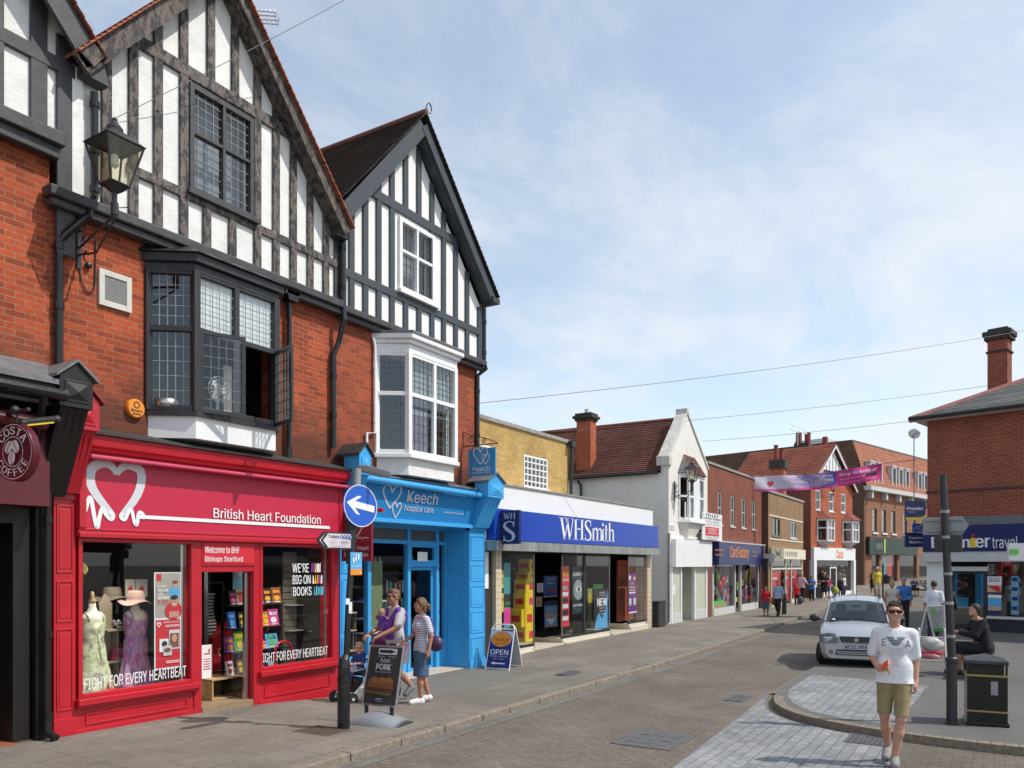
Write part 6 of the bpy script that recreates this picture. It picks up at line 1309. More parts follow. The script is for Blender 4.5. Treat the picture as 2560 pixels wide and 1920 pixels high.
def f_dad(a, w, h):
    sx = w/160; P = lambda x, y: ((x-80)*sx, (135-y)*h/270)
    a.rect(-w*.47, w*.47, -h*.48, h*.48, mat('beige_backdrop', (.42,.37,.31), .6))
    hb = P(30,20); a.rect(-w*.43, -w*.25, h*.31, h*.46, redp)
    for x, y, rx, ry, m in ((118,120,34,40,lbluep),(122,72,17,20,skinp),(122,58,17,10,brownp)): c = P(x,y); a.ell(c[0], c[1], rx*sx, ry*h/270, m)
    c = P(112,225); a.ell(c[0], c[1], 52*sx, 52*h/270, redp); c = P(115,250); a.rect(c[0]-30*sx, c[0]+30*sx, -h*.48, c[1]+20*h/270, skinp)
    for x, y, rx, ry, m in ((115,175,22,28,skinp),(115,148,22,14,blackp),(108,172,3,2,blackp),(122,172,3,2,blackp),(117,60,3,2,blackp),(128,60,3,2,blackp)): c = P(x,y); a.ell(c[0], c[1], rx*sx, ry*h/270, m)
    c = P(115,190); a.rect(c[0]-9*sx, c[0]+9*sx, c[1]-2*sx, c[1]+2*sx, whitep)
    for i, s in enumerate(("I CAN'T",'IMAGINE','LIFE','WITHOUT','MY DAD')): c = P(14,82+22*i); a.txt(s, c[0]+w*(.17,.2,.1,.23,.2)[i], c[1], w*(.34,.4,.2,.46,.4)[i], h*.062, whitep if i < 4 else redp, .02)
def f_life(a, w, h):
    a.rect(-w*.46, w*.46, -h*.48, h*.48, redp); a.txt('CHANGE YOUR LIFE', w*.12, h*.43, w*.6, h*.035, whitep, .01)
    a.line([(-.34*w+x*w*.13, .38*h+y*w*.13) for x, y in HEART]+[(-.34*w,.38*h-w*.065)], .012, whitep)
    for z in (.36,.335): a.rect(-w*.1, w*.42, h*z, h*(z+.012), whitep)
    a.rect(-w*.33, w*.0, -h*.16, h*.1, whitep); a.rect(w*.02, w*.42, -h*.12, h*.27, silverp); a.rect(w*.05, w*.39, -h*.09, h*.2, brownp); a.ell(w*.22, h*.10, w*.1, h*.08, skinp); a.ell(-w*.15, 0, w*.1, h*.06, blackp); a.rect(-w*.2, w*.12, -h*.24, -h*.04, lgrey); a.ell(-w*.05, -h*.13, w*.13, h*.045, brownp)
    for z in (-.36,-.39): a.rect(-w*.1, w*.4, h*z, h*(z+.014), whitep)
pst('poster of a boy on a man\'s shoulders in the red shop window', 'C', 948, 457, 1112, 735, -.07, whitep, f_dad)
pst('red poster with three pictures under the boy and man poster', 'C', 948, 746, 1112, 1036, -.07, whitep, f_life)
f_wh = lambda a, w, h: (a.rect(-w*.4, w*.4, h*.3, h*.42, lgrey), a.ell(0, -h*.05, w*.22, h*.2, redp if w < .2 else blackp), a.ell(0, h*.12, w*.1, h*.08, skinp))
pst('left of two small pale cards hanging behind the mannequins', 'C', 770, 500, 830, 605, .9, lgrey, f_wh); pst('right of two small pale cards hanging behind the mannequins', 'C', 835, 500, 905, 605, .9, lgrey, f_wh)
# striped clothes and donation banner in the doorway
x0, z0 = S('C', 1265, 760, 1.2)
t = thing('clothes_rail', 'rail with a black and white striped top just inside the red shop door', 'rail', (x0,1.2,.13))
MB().tube([(x0-.3,1.2,1.95),(x0+.35,1.2,1.95)], .015, 8).tube([(x0-.3,1.2,.13),(x0-.3,1.2,1.95)], .015, 8).tube([(x0+.35,1.2,.13),(x0+.35,1.2,1.95)], .015, 8).build('rail_frame', steel, t)
g = MB(); n = 14
for i in range(n): z = 1.0+.055*i; w = .17+.03*math.sin(i*.5); g.lathe([(w,z),(w,z+.027)], (x0,1.2,0), 20, 0, sy=.5); g.lathe([(w-.001,z+.0271),(w-.001,z+.0549)], (x0,1.2,0), 20, 1, sy=.5)
tag(g.build('striped_top', [blackp, whitep]), 'black and white striped top hanging inside the red shop doorway', 'top')
bx0, bz1 = S('C', 1240, 905, .6); bx1, bz0 = S('C', 1303, 1195, .6)
def f_ban(a, w, h):
    a.rect(-w*.3, w*.3, h*.30, h*.33, redp)
    for i in range(5): a.rect(-w*.35, w*.3, h*(.2-.05*i), h*(.215-.05*i), redp)
    a.poly([(w*.1,h*.36),(w*.3,h*.36),(w*.2,h*.44)], redp); a.line([(x*w*.5, -h*.32+y*w*.5) for x, y in HEART], .02, redp)
pst('narrow white standing banner with red print inside the doorway', 'C', 1240, 905, 1303, 1195, .5, whitep, f_ban)
x0, z1 = S('C', 1300, 800, 1.0); x1, z0 = S('C', 1395, 1190, 1.0)
o = MB().xz([(x0,z0),(x1+.12,z0),(x1+.12,z1+.1),(x0+.02,z1-.15)], 1.0, 1.4).build('donation_bin', red, bevel=.02); tag(o, 'red metal donation bin behind the doorway banner', 'bin'); a = Art((x0+.2,.995,(z0+z1)/2+.1), X_, Z_); a.line([(x*.14, y*.14) for x, y in HEART], .012, silverp); a.done('print', o)
bx0, bz1 = S('C', 1305, 1125, .25); bx1, bz0 = S('C', 1510, 1225, .25)
t = thing('wooden_crate', 'low pale wooden display crate on the floor of the doorway', 'crate', ((bx0+bx1)/2,.25,.14))
MB().box(bx0, bx0+.02, .25, .75, .14, bz1).box(bx1-.02, bx1, .25, .75, .14, bz1).box(bx0+.02, bx1-.02, .73, .75, .14, bz1).box(bx0+.02, bx1-.02, .25, .73, .14, .16).build('box_sides', wood, t); MB().box(bx0-.01, bx1+.01, .24, .76, bz1, bz1+.02).build('top_board', wood, t)
pst('blue HOLIDAY READ poster above the books in the doorway', 'C', 1430, 385, 1580, 560, .8, mat('faded_blue_print', (.13,.22,.32), .5), lambda a, w, h: (a.txt('GREAT', 0, h*.4, w*.7, h*.12, silverp, .01), a.txt('HOLIDAY', 0, h*.22, w*.8, h*.14, silverp, .01), a.txt('READS', -w*.05, h*.03, w*.6, h*.14, silverp, .01), a.txt('BOOKS', 0, -h*.3, w*.7, h*.2, lbluep, .01)))
# book racks: every cover is a book
t = thing('book_rack', 'black tiered book rack running behind the right red shop window', 'rack', (3.5,.5,.14))
rz_ = [S('C', 1560, q, .45)[1] for q in (655, 795, 935, 1075)]
xr0, xr1 = S('C', 1385, 700, .45)[0], S('C', 1740, 700, .45)[0]
for z in rz_: MB().box(xr0, xr1, .40, .55, z-.01, z+.01).build('shelf', blackp, t)
MB().box(xr0, xr0+.02, .5, .56, .14, rz_[0]+.3).box(xr1-.02, xr1, .5, .56, .14, rz_[0]+.3).build('rack_frame', blackp, t)
rows = [[(1410,570,1455,655,(blackp,pinkp)),(1455,562,1500,655,(tanp,redp)),(1565,570,1615,650,(grey,silverp)),(1618,563,1668,652,(blackp,orange)),(1670,563,1728,655,(brownp,orange))],
        [(1398,690,1450,790,(bluep,lbluep)),(1468,697,1512,790,(blackp,yellow)),(1560,690,1602,790,(blackp,silverp)),(1608,695,1655,780,(orange,yellow)),(1650,680,1712,775,(pinkp,whitep))],
        [(1383,845,1440,935,(purplep,orange)),(1440,806,1505,925,(greenp,yellow)),(1560,850,1592,905,(brownp,redp)),(1602,865,1650,915,(purplep,orange)),(1635,832,1708,910,(lbluep,greenp))],
        [(1395,985,1435,1070,(whitep,redp)),(1460,978,1502,1060,(brownp,yellow)),(1580,990,1620,1035,(silverp,blackp)),(1650,985,1700,1028,(lbluep,orange))]]
desc = ('black and pink','tan and red','grey','black and orange','dark brown and orange','blue','black and yellow','black and silver','orange','pale pink','purple','green and yellow','small brown','small purple and orange','blue and green','white and red','brown and yellow','small silver','small blue and orange')
i = 0
for ri, rw in enumerate(rows):
    for (x0, y0, x1, y1, (m, m2)) in rw:
        a0, b1 = S('C', x0, y0, .42); a1, b0 = S('C', x1, y1, .42); w, h = a1-a0, b1-b0; zb = rz_[ri]+.011; h = min(h, .34)
        lab = desc[i]+' book facing out on the '+('top','second','third','lowest')[ri]+' tier of the black rack'
        t = thing('book', lab, 'book', ((a0+a1)/2,.42,zb), 0, 'books on the black rack'); tl = .02
        MB().prism([(0,0),(.025,0),(.025+.05,h),(.05,h)], (a0,.40,zb), (0,1,0), (0,0,1), (w,0,0)).build('cover', m, t)
        a = Art(((a0+a1)/2,.398,zb), X_, Vector((0,.05,h)).normalized()); a.rect(-w*.35, w*.35, h*.65, h*.85, m2); a.ell(0, h*.35, w*.3, h*.18, m2); a.rect(-w*.3, w*.3, h*.07, h*.12, whitep); a.done('print', t); i += 1
# slatwall with goods at the right
t = thing('slatwall', 'grey slatted display wall at the right of the red shop window', 'display wall', (4.4,.9,.5))
b = MB(); x0 = S('C', 1745, 600, .9)[0]
for k in range(16): b.box(x0, 4.95, .9, .94, .5+k*.125, .5+k*.125+.112)
b.build('slat', mat('taupe_board', (.30,.27,.23), .6, .08, 3), t)
sz = S('C', 1850, 655, .75)[1]; sz2 = S('C', 1850, 810, .75)[1]
for z in (sz, sz2): MB().box(S('C',1780,650,.75)[0], S('C',1950,650,.75)[0], .7, .9, z-.012, z).build('glass_shelf', lgrey, t)
gx0 = S('C', 1870, 780, .75)[0]; o = MB().box(gx0, gx0+.42, .68, .88, sz2, sz2+.2).build('gift_box', mat('red_check_print', (.5,.10,.12), .6, .5, 30)); tag(o, 'red and pink gift box on the lower glass shelf', 'box')
o = MB(); gx1 = S('C', 1955, 880, .55)[0]
for k in range(26): a = k*2.4; o.tube([(gx1,.5,.62),(gx1+.05*math.cos(a),.5+.05*math.sin(a),.78+.005*k),(gx1+.16*math.cos(a),.5+.16*math.sin(a),.74+.006*k)], [.006,.008,.002], 4)
tag(o.build('pot_plant', mat('spiky_leaf', (.08,.16,.03), .6)), 'small spiky green plant low at the right of the window', 'plant')
c0 = S('C', 1745, 945, .3); o = MB(); o.tube([(c0[0]-.2,.3,.52)]+[(c0[0]-.2*math.cos(a),.3+.02*math.sin(a),c0[1]+.18*math.sin(a)) for a in [i*.3 for i in range(1,10)]]+[(c0[0]+.2,.3,.52)], .02, 8); tag(o.build('pushchair_bar', red), 'curved red tube of goods behind the right window lettering', 'tube')
for i, (px, lb) in enumerate(((1015,'electric'),)):
    fx, fz = S('B', 1345, 920, -.25)
    t = thing('desk_fan', 'white desk fan standing in the open bay window', 'fan', (fx,-.2,4.42)); b = MB()
    for rr in (.19,.14,.08): b.tube([(fx+rr*math.cos(a), -.26, fz+rr*math.sin(a)) for a in [k*.2618 for k in range(25)]], .004, 4)
    for k in range(16): a = k*.3927; b.tube([(fx,-.26,fz),(fx+.19*math.cos(a),-.26,fz+.19*math.sin(a))], .003, 4)
    b.build('guard', white, t); b = MB()
    for k in range(3): a = k*2.094; b.disc((fx+.08*math.cos(a),-.24,fz+.08*math.sin(a)), (math.cos(a),.25,math.sin(a)), (-math.sin(a),0,math.cos(a)), .075, .05, 14)
    b.build('blade', lgrey, t); MB().tube([(fx+.02,-.2,fz-.02),(fx+.03,-.18,4.45)], .022, 8).lathe([(.1,4.42),(.1,4.45),(.03,4.47)], (fx+.03,-.18,0), 18).ball((fx+.04,-.17,fz), .06).build('motor_stand', white, t)
px, pz = S('B', 1020, 1000, -.1); o = MB().lathe([(.06,4.42),(.16,4.47),(.17,4.58),(.16,4.58),(.05,4.45)], (px,-.12,0), 22).build('metal_bowl', steel, smooth=True); tag(o, 'shiny metal bowl on the sill of the black bay window', 'bowl')
o = MB(); [o.box(3.0, 3.16, -.1+.02*k, -.09+.02*k, 4.9, 5.5) for k in range(2)]; tag(MB().box(2.72, 3.0, .1, .14, 4.45, 5.35).build('hanging_clothes', ivory), 'pale clothes hanging inside the open bay window', 'clothes')

# ================================================================== LANTERNS
def lantern(label, x, y, z, s, wx, wy, wz, group='wall lanterns on brackets'):
    """x,y,z = bottom of the lamp glass; wx.. = where the bracket meets the wall"""
    t = thing('wall_lantern', label, 'lantern', (wx, wy, wz), 0, group); b = MB(); r0, r1, h = .17*s, .33*s, .50*s
    Q = lambda r, zz: [(x+r*c, y+r*d, zz) for c, d in ((-.72,-.72),(.72,-.72),(.72,.72),(-.72,.72))]
    lo, hi = Q(r0, z), Q(r1, z+h)
    for p, q in zip(lo, hi): b.tube([p, q], .014*s, 6)
    for L in (lo, hi):
        for i in range(4): b.tube([L[i], L[(i+1) % 4]], .014*s, 6)
    b.build('frame', black, t)
    MB()._add(lo+hi, [(0,1,5,4),(1,2,6,5),(2,3,7,6),(3,0,4,7)]).build('glazing', LG, t)
    c = MB(); e = Q(r1*1.1, z+h); m = Q(r1*.35, z+h+.16*s); c._add(e+m, [(0,1,5,4),(1,2,6,5),(2,3,7,6),(3,0,4,7),(4,5,6,7),(3,2,1,0)])
    c.lathe([(.09*s,z+h+.14*s),(.10*s,z+h+.2*s),(.06*s,z+h+.25*s),(.03*s,z+h+.29*s),(.035*s,z+h+.32*s),(.0,z+h+.35*s)], (x,y,0), 12); c.build('cap', black, t)
    MB().lathe([(.04*s,z+h*.75),(.05*s,z+h*.5),(.0,z+h*.4)], (x,y,0), 10).build('bulb', whitep, t)
    f = MB(); f.lathe([(r0*.9,z-.005),(r0*.5,z-.06*s),(.03*s,z-.10*s),(.03*s,z-.2*s),(.045*s,z-.22*s),(.045*s,z-.36*s),(.03*s,z-.40*s)], (x,y,0), 10); f.tube([(x,y,z-.38*s),(x,y+(wy-y)*.3,z-.44*s),(wx,wy,z-.62*s)], .016*s, 6); f.tube([(x,y,z-.42*s),(x,y+(wy-y)*.5,z-.75*s),(wx,wy-.02,wz-.1)], .014*s, 6)
    f.box(wx-.03, wx+.03, wy-.03, wy, wz-.28*s, wz+.5*s); f.tube([(x-.18*s,y,z-.2*s),(x,y,z-.28*s),(x+.18*s,y,z-.2*s)], .006, 4)
    for k in range(3): f.tube([(wx, wy-.08-.05*s*math.cos(a)-.05*k, wz+.25*s-.2*k*s+.06*s*math.sin(a)) for a in [i*.6 for i in range(9)]], .011, 5)
    f.build('bracket', black, t); return t
LG = glassmat('lantern_glass', (.86,.83,.70), 1.0, .05)
lx, lz = S('A', 705, 1140, -.80); wxx, wzz = S('A', 480, 1520, 0)
lantern('large black wall lantern on the brick front at upper left', lx, -.80, lz, 1.0, wxx, 0, wzz)
lx2, lz2 = S('H', 1803, 632, -.62); wx2, wz2 = S('H', 1660, 740, 0)
lantern('black lantern on the white gabled house', lx2, -.62, lz2-.03, .92, wx2, 0, wz2)
c = SK('I', 1338, 690, 50); lantern('distant small lantern below the pink banner on red brick', c.x, c.y, c.z-.2, .8, c.x-.3, c.y+.7, c.z-.4)
o = MB(); pts_ = [S('B', *p, -.02) for p in ((590,0),(588,120),(585,270),(575,310),(550,325),(525,300),(500,250),(490,160))]; o.tube([(x, -.02, z) for x, z in pts_], .01, 5); ex, ez_ = S('B', 545, 155, -.04); o.ball((ex,-.04,ez_), .045); tag(o.build('loose_cable', black), 'black cable looping down the brick below the large lantern', 'cable')

# ================================================================== POLE WITH ONE WAY SIGN
g0 = SG('C', 2112, 1415, gz(2.6,-2.4)); gzv = gz(2.6,-2.4); kk = lambda v, x, y, Y: Vector((S(v,x,y,Y)[0], Y, S(v,x,y,Y)[1]))
px, py = SG('C', 2112, 1418, gzv); PY = py
t = thing('sign_pole', 'leaning scuffed black street pole carrying the round blue arrow sign beside the red shop', 'pole', (px,py,gzv))
q0, q1, q2, q3 = kk('G',290,900,PY), kk('G',312,860,PY), kk('F',330,560,PY), kk('F',362,70,PY)
polem = mat('scuffed_black_paint', (.012,.012,.013), .25, .3, 6, .15, 14, dirt=.35, dc=(.09,.09,.09))
MB().tube([(px,py,gzv-.1),(px,py,gzv+.25),Vector((px,py,0)).lerp(Vector((q0.x,q0.y,0)), .9)+Z_*(q0.z-.1), q0, q1], [.083,.083,.083,.07,.042], 20).tube([(px-.0,py,gzv+.62),(px,py,gzv+.66)], .088, 20).build('base_sleeve', polem, t)
MB().tube([q1-Z_*.04, kk('G',330,400,PY), q2, q3], .042, 14).build('shaft', polem, t)
MB().tube([q2+(q3-q2)*.62, q3], .05, 14).build('grey_top', grey, t)
la, lb = kk('F',385,62,PY), kk('F',585,115,PY-.35)
lm = MB(); lm.obox((la+lb)/2, (lb-la)/2, Vector((0,.09,0)), Vector((0,0,.045))); lm.build('lamp_head', grey, t, bevel=.02)
c = kk('F', 385, 362, PY-.10); n = Vector((-.14,-1,.05)).normalized(); u = n.cross(Z_)*-1; u.normalize(); v_ = n.cross(u)*-1
if v_.z < 0: v_ = -v_
rr = .285
d = MB().disc(c, u, v_, rr, None, 44, 0, n*-.025).build('sign_disc', bluep_ if False else mat('sign_blue', (.012,.10,.50), .35), t)
a = Art(c, u, v_)
def rg(r0, r1, m):
    a.k += 1
    for i in range(44): t0, t1 = 2*math.pi*i/44, 2*math.pi*(i+1)/44; a.poly([(r0*math.cos(t0),r0*math.sin(t0)),(r1*math.cos(t0),r1*math.sin(t0)),(r1*math.cos(t1),r1*math.sin(t1)),(r0*math.cos(t1),r0*math.sin(t1))], m, True)
rg(rr-.014, rr, silverp)
def rot(p, th): return (p[0]*math.cos(th)-p[1]*math.sin(th), p[0]*math.sin(th)+p[1]*math.cos(th))
AR = [(-.24,0),(-.06,.125),(-.0,.125),(-.10,.045),(.235,.045),(.235,-.045),(-.10,-.045),(-.0,-.125),(-.06,-.125)]
a.poly([rot(p, R(-9)) for p in (AR[0],AR[1],AR[2],AR[3],AR[6],AR[7],AR[8])], whitep); a.poly([rot(p, R(-9)) for p in AR[3:7]], whitep, True); a.done('arrow', d)
fa, fb = kk('F',95,565,PY-.06), kk('F',318,708,PY-.06); w, h = fb.x-fa.x, fa.z-fb.z; c = Vector(((fa.x+fb.x)/2, PY-.06, (fa.z+fb.z)/2))
f = MB().prism([(-w/2,h/2),(w/2,h/2),(w/2,-h/2),(-w/2,-h/2),(-w/2-.12,0)][::-1], c, X_, Z_, (0,.02,0)).build('finger_sign', blackp, t)
a = Art(c+Vector((0,-.001,0)), X_, Z_); a.poly([(-w/2+.02,h/2-.02),(w/2-.03,h/2-.02),(w/2-.03,-h/2+.02),(-w/2+.02,-h/2+.02),(-w/2-.08,0)], mat('mauve_white_print', (.62,.56,.60), .5)); a.line([(-w/2+.05,h*.42),(-w/2-.04,0),(-w/2+.05,-h*.42)], .04, blackp)
a.txt('Toilets', -w*.17, h*.24, w*.36, h*.20, blackp, .01)
for i in range(4): a.ell(w*.1+i*w*.105, h*.24, w*.045, h*.12, bluep); a.rect(w*.09+i*w*.105, w*.11+i*w*.105, h*.16, h*.3, whitep)
a.txt('COSTA', w*.2, -h*.08, w*.27, h*.13, maroon, .02); a.txt('Community', -w*.22, -h*.0, w*.22, h*.06, blackp); a.txt('Toilet scheme', -w*.2, -h*.11, w*.26, h*.06, blackp); a.txt('Open business hours', 0.0, -h*.34, w*.5, h*.09, blackp); a.done('print', f)
MB().tube([(c.x+w/2+.03,PY,c.z-.3),(c.x+w/2+.03,PY,c.z+.3)], .06, 12).build('clamp', blackp, t)
fa, fb = kk('F',308,728,PY-.07), kk('F',398,908,PY-.07)
def f_fly(a, w, h): a.rect(-w/2, w/2, -h/2, -h*.25, orange); a.txt('walking', 0, -h*.12, w*.8, h*.1, whitep); a.txt('free', 0, h*.4, w*.6, h*.1, whitep); [a.ell(-w*.25+i*w*.2, h*.15+.02*i, w*.07, h*.12, whitep) for i in range(3)]; a.txt('6', w*.3, -h*.38, w*.15, h*.12, whitep)
poster('blue and orange flyer strapped to the leaning black pole', ((fa.x+fb.x)/2, PY-.06, (fa.z+fb.z)/2), X_, Z_, fb.x-fa.x, fa.z-fb.z, lbluep, f_fly)
for i, (x0, y0, x1, y1) in enumerate(((308,348,342,400),(330,380,358,480))):
    fa, fb = kk('G',x0,y0,PY-.05), kk('G',x1,y1,PY-.05); poster(('small white sticker, the upper one on the leaning pole','taller white sticker with numbers lower on the leaning pole')[i], ((fa.x+fb.x)/2, PY-.045-.01*i, (fa.z+fb.z)/2), X_, Z_, fb.x-fa.x, fa.z-fb.z, whitep, (lambda a, w, h: (a.txt('1', w*.1, h*.2, w*.2, h*.2, blackp), a.txt('6', w*.1, -h*.3, w*.3, h*.2, blackp))) if i else None, 'sticker', 'sticker')
# red projecting sign behind it
t = thing('heart_charity_hanging_sign', 'dark red projecting heart charity sign partly hidden behind the blue arrow sign', 'sign', (5.02,-.1,2.3))
ya, zt_ = SX('F', 475, 440, 5.02); yb, zb_ = SX('F', 238, 800, 5.02); zt_ += .1
MB().box(5.0, 5.05, ya, min(yb, -.12), zb_, zt_).build('board', mat('dark_red_panel', (.22,.012,.025), .45), t, bevel=.005)
wy = min(yb,-.12)-ya; a = Art((4.999, (ya+min(yb,-.12))/2, (zt_+zb_)/2), (0,-1,0), Z_); H_ = zt_-zb_
a.line([(x*wy*.65, H_*.2+y*wy*.6) for x, y in HEART], .022, silverp); a.line([(.0,.02),(.06,-.05),(.1,-.02),(.14,-.06),(.18,-.03),(.3,-.04)], .016, silverp)
a.txt('British Heart', 0, -H_*.24, wy*.85, H_*.085, silverp, .01); a.txt('Foundation', -.0, -H_*.37, wy*.78, H_*.085, silverp, .01); a.done('print', t)
pa, pb = SX('F', 560, 395, 5.02), SX('F', 130, 385, 5.02); MB().tube([(5.02,pa[0],pa[1]),(5.02,-.05,pa[1]+.02)], .035, 8).build('bracket_bar', red, t)

# ================================================================== PAVEMENT BOARDS
t = thing('forecourt_board', 'silver framed dark poster board reading PORK on a grey moulded base', 'sign board', (3.2,-2.6,gz(3.2,-2.6)))
P0, P1 = SK('G', 448, 1290, 10.85), SK('G', 765, 1345, 10.62); u = P1-P0; wdt = u.length; u.z = 0; u.normalize(); n = u.cross(Z_); upv = (Z_*.985-n*.17+u*.05).normalized(); hgt = .83
c = (P0+P1)/2+upv*hgt/2
b = MB(); fw_ = .028
for s_ in (-1, 1): b.obox(c+u*s_*(wdt/2-fw_/2), u*fw_/2, upv*hgt/2, n*.022); b.obox(c+upv*s_*(hgt/2-fw_/2), u*(wdt/2-fw_), upv*fw_/2, n*.022)
b.build('frame', steel, t, bevel=.01); MB().obox(c, u*(wdt/2-.01), upv*(hgt/2-.01), n*.012).build('panel', mat('charcoal_print', (.045,.04,.038), .35, .2, 8), t)
a = Art(c+n*.0125, u, upv); w, h = wdt, hgt
a.rect(-w*.2, w*.32, h*.35, h*.45, silverp); a.poly([(-w*.17,h*.375),(w*.12,h*.375),(w*.12,h*.36),(w*.28,h*.40),(w*.12,h*.44),(w*.12,h*.425),(-w*.17,h*.425)], blackp)
a.txt('THE NEW', -w*.1, h*.315, w*.2, h*.022, silverp); a.txt('FOOTLONG', w*.2, h*.315, w*.22, h*.022, silverp); a.txt('Pulled', 0.01, h*.25, w*.28, h*.07, silverp, 0, .25); a.txt('PORK', 0, h*.145, w*.42, h*.10, silverp, .025); a.txt('SLOW COOKED AND TENDER', 0, h*.06, w*.44, h*.018, silverp)
bun = mat('bread_print', (.30,.12,.025), .5, .3, 20)
for i in range(3): a.ell(-w*.2+i*w*.2, -h*.11, w*.15, h*.085, bun)
a.poly([(-w*.4,-h*.2),(-w*.36,-h*.12),(w*.33,-h*.12),(w*.38,-h*.22)], brownp); a.poly([(-w*.4,-h*.26),(-w*.4,-h*.19),(w*.38,-h*.21),(w*.36,-h*.29)], mat('meat_print', (.10,.03,.015), .5, .5, 40)); a.poly([(-w*.38,-h*.29),(-w*.4,-h*.26),(w*.36,-h*.285),(w*.3,-h*.32)], mat('lettuce_print', (.12,.13,.02), .5, .4, 40))
a.txt('SUBWAY', 0, -h*.385, w*.2, h*.025, silverp, .02, .2); a.txt('eat fresh', 0.02, -h*.42, w*.18, h*.02, silverp, 0, .2); a.done('print', t)
gb = c-upv*hgt/2; gq = gz(gb.x, gb.y)
for s_ in (-1, 1): q = gb+u*s_*wdt*.36; MB().tube([(q.x,q.y,q.z+.01),(q.x-n.x*0,q.y,gq+.08)], .028, 10).build('spring', blackp, t)
b = MB(); bx = Vector((gb.x, gb.y, gq)); N_ = 14
for i in range(N_+1):
    s_ = -1+2*i/N_; hh = .045+.12*max(0, math.cos(s_*1.35))**1.5; ln_ = .26-.05*abs(s_)**3; p = bx+u*s_*.42
    b.v += [tuple(p-n*ln_+Z_*.0), tuple(p-n*ln_*.93+Z_*hh*.45), tuple(p-n*.07+Z_*hh), tuple(p+n*.07+Z_*hh), tuple(p+n*ln_*.93+Z_*hh*.45), tuple(p+n*ln_+Z_*.0)]
for i in range(N_):
    for j in range(5): b.f.append((i*6+j, i*6+j+1, (i+1)*6+j+1, (i+1)*6+j)); b.m.append(0)
b.f += [tuple(range(6)), tuple(range(N_*6, N_*6+6))[::-1]]; b.m += [0,0]
b.build('base', mat('grey_plastic', (.25,.265,.29), .4, .08, 5), t, smooth=True)
# terrace A-board
t = thing('sandwich_board', 'blue and orange cafe sandwich board reading OPEN on the pavement by the stationer', 'sign board', (8.3,-1.2,gz(8.3,-1.2)))
zb_ = gz(8.3,-1.2); A_, B_, C_ = [Vector((*SG('P', x, y, zb_), zb_)) for x, y in ((150,1280),(425,1300),(570,1258))]
u = (B_-A_); w = u.length; u.normalize(); n = u.cross(Z_); d = (C_-B_).dot(-n); top = 1.02
ap_ = lambda s, z, f: A_+u*(w*s)+Z_*z-n*(d/2*(z/top) if f else d-d/2*(z/top))
fr = MB()
for f in (1, 0):
    fr.tube([ap_(.0,0,f), ap_(.03,top*.92,f), ap_(.12,top,f), ap_(.88,top,f), ap_(.97,top*.92,f), ap_(1,0,f)], .013, 8)
    fr.tube([ap_(.01,top*.07,f), ap_(.99,top*.07,f)], .010, 6); fr.tube([ap_(.02,top*.90,f), ap_(.98,top*.90,f)], .010, 6)
fr.build('tube_frame', whitegl, t)
up_ = (ap_(0,top,1)-ap_(0,0,1)).normalized(); c = ap_(.5,top*.475,1)+n*.008; h = top*.80; w2 = w*.93
p = MB().obox(c, u*w2/2, up_*h/2, n*.006).build('front_panel', mat('deep_blue_print', (.02,.03,.20), .45), t)
MB().obox(ap_(.5,top*.475,0), u*w2/2, (ap_(0,top,0)-ap_(0,0,0)).normalized()*h/2, n*.006).build('rear_panel', lgrey, t)
a = Art(c+n*.007, u, up_); a.rect(-w2/2, w2/2, h*.30, h*.5, mat('pale_blue_print', (.50,.56,.66), .5)); a.ell(0, h*.27, w2*.47, h*.215, mat('sign_blue', (.012,.10,.50), .35), 30); a.ell(0, h*.27, w2*.45, h*.20, orange, 30)
a.txt('The', w2*.02, h*.395, w2*.2, h*.055, brownp, 0, .3); a.txt('Terrace', 0, h*.285, w2*.7, h*.13, brownp, .01, .3); a.txt('Cafe & Deli', .02, h*.16, w2*.55, h*.07, brownp, .005, .3)
a.k += 1; serif_ = a; a.txt('OPEN', 0, -h*.08, w2*.8, h*.14, whitep, .01); a.txt('Monday to Saturday', 0, -h*.20, w2*.8, h*.05, silverp, .005); a.txt('9am - 5pm', 0, -h*.27, w2*.45, h*.05, silverp, .005)
a.poly([(-w2*.32,-h*.39),(-w2*.14,-h*.35),(-w2*.14,-h*.43)], whitep); a.rect(-w2*.14, w2*.32, -h*.405, -h*.375, whitep); a.done('print', t)
# white and green menu board on the right pavement
t = thing('menu_board', 'white and green menu A-board standing by the travel agent door', 'sign board', (20,-8.6,.12))
k = 20.8; A0, B0, A1, B1 = SK('J',1500,580,k), SK('J',1575,575,k-.2), SK('J',1440,382,k), SK('J',1575,378,k-.2)
nn_ = Vector((-1,-.1,0)); MB()._add([A0,B0,B1,A1,A0-nn_*.03,B0-nn_*.03,B1-nn_*.03,A1-nn_*.03], [(0,1,2,3),(7,6,5,4),(0,4,5,1),(1,5,6,2),(2,6,7,3),(3,7,4,0)]).build('board', mat('greyish_white_print', (.42,.43,.43), .5), t)
b = MB(); b.tube([A1, SK('J',1385,620,k)], .02, 6).tube([A1, SK('J',1510,660,k)], .02, 6).tube([A1, B1], .02, 6).tube([B1, SK('J',1590,640,k)], .02, 6); b.build('legs', lgrey, t)
MB()._add([p+nn_*.004 for p in (A0, B0, A0.lerp(A1,.12)+(B0-A0)*.0, )]+[B0.lerp(B1,.12)+nn_*.004], [(0,1,3,2)]).build('green_band', greenp, t)
b = MB()
for i in range(9): p = A1.lerp(A0,.22+.07*i).lerp(B1.lerp(B0,.22+.07*i),.5)+nn_*.006; b.obox(p, (B1-A1)*.30*(1-.04*i), Z_*.010, nn_*.001)
b.build('print', grey, t); MB().obox(A1.lerp(B1,.4)+nn_*.006-Z_*.12, (B1-A1)*.10, Z_*.06, nn_*.002).build('logo', greenp, t)

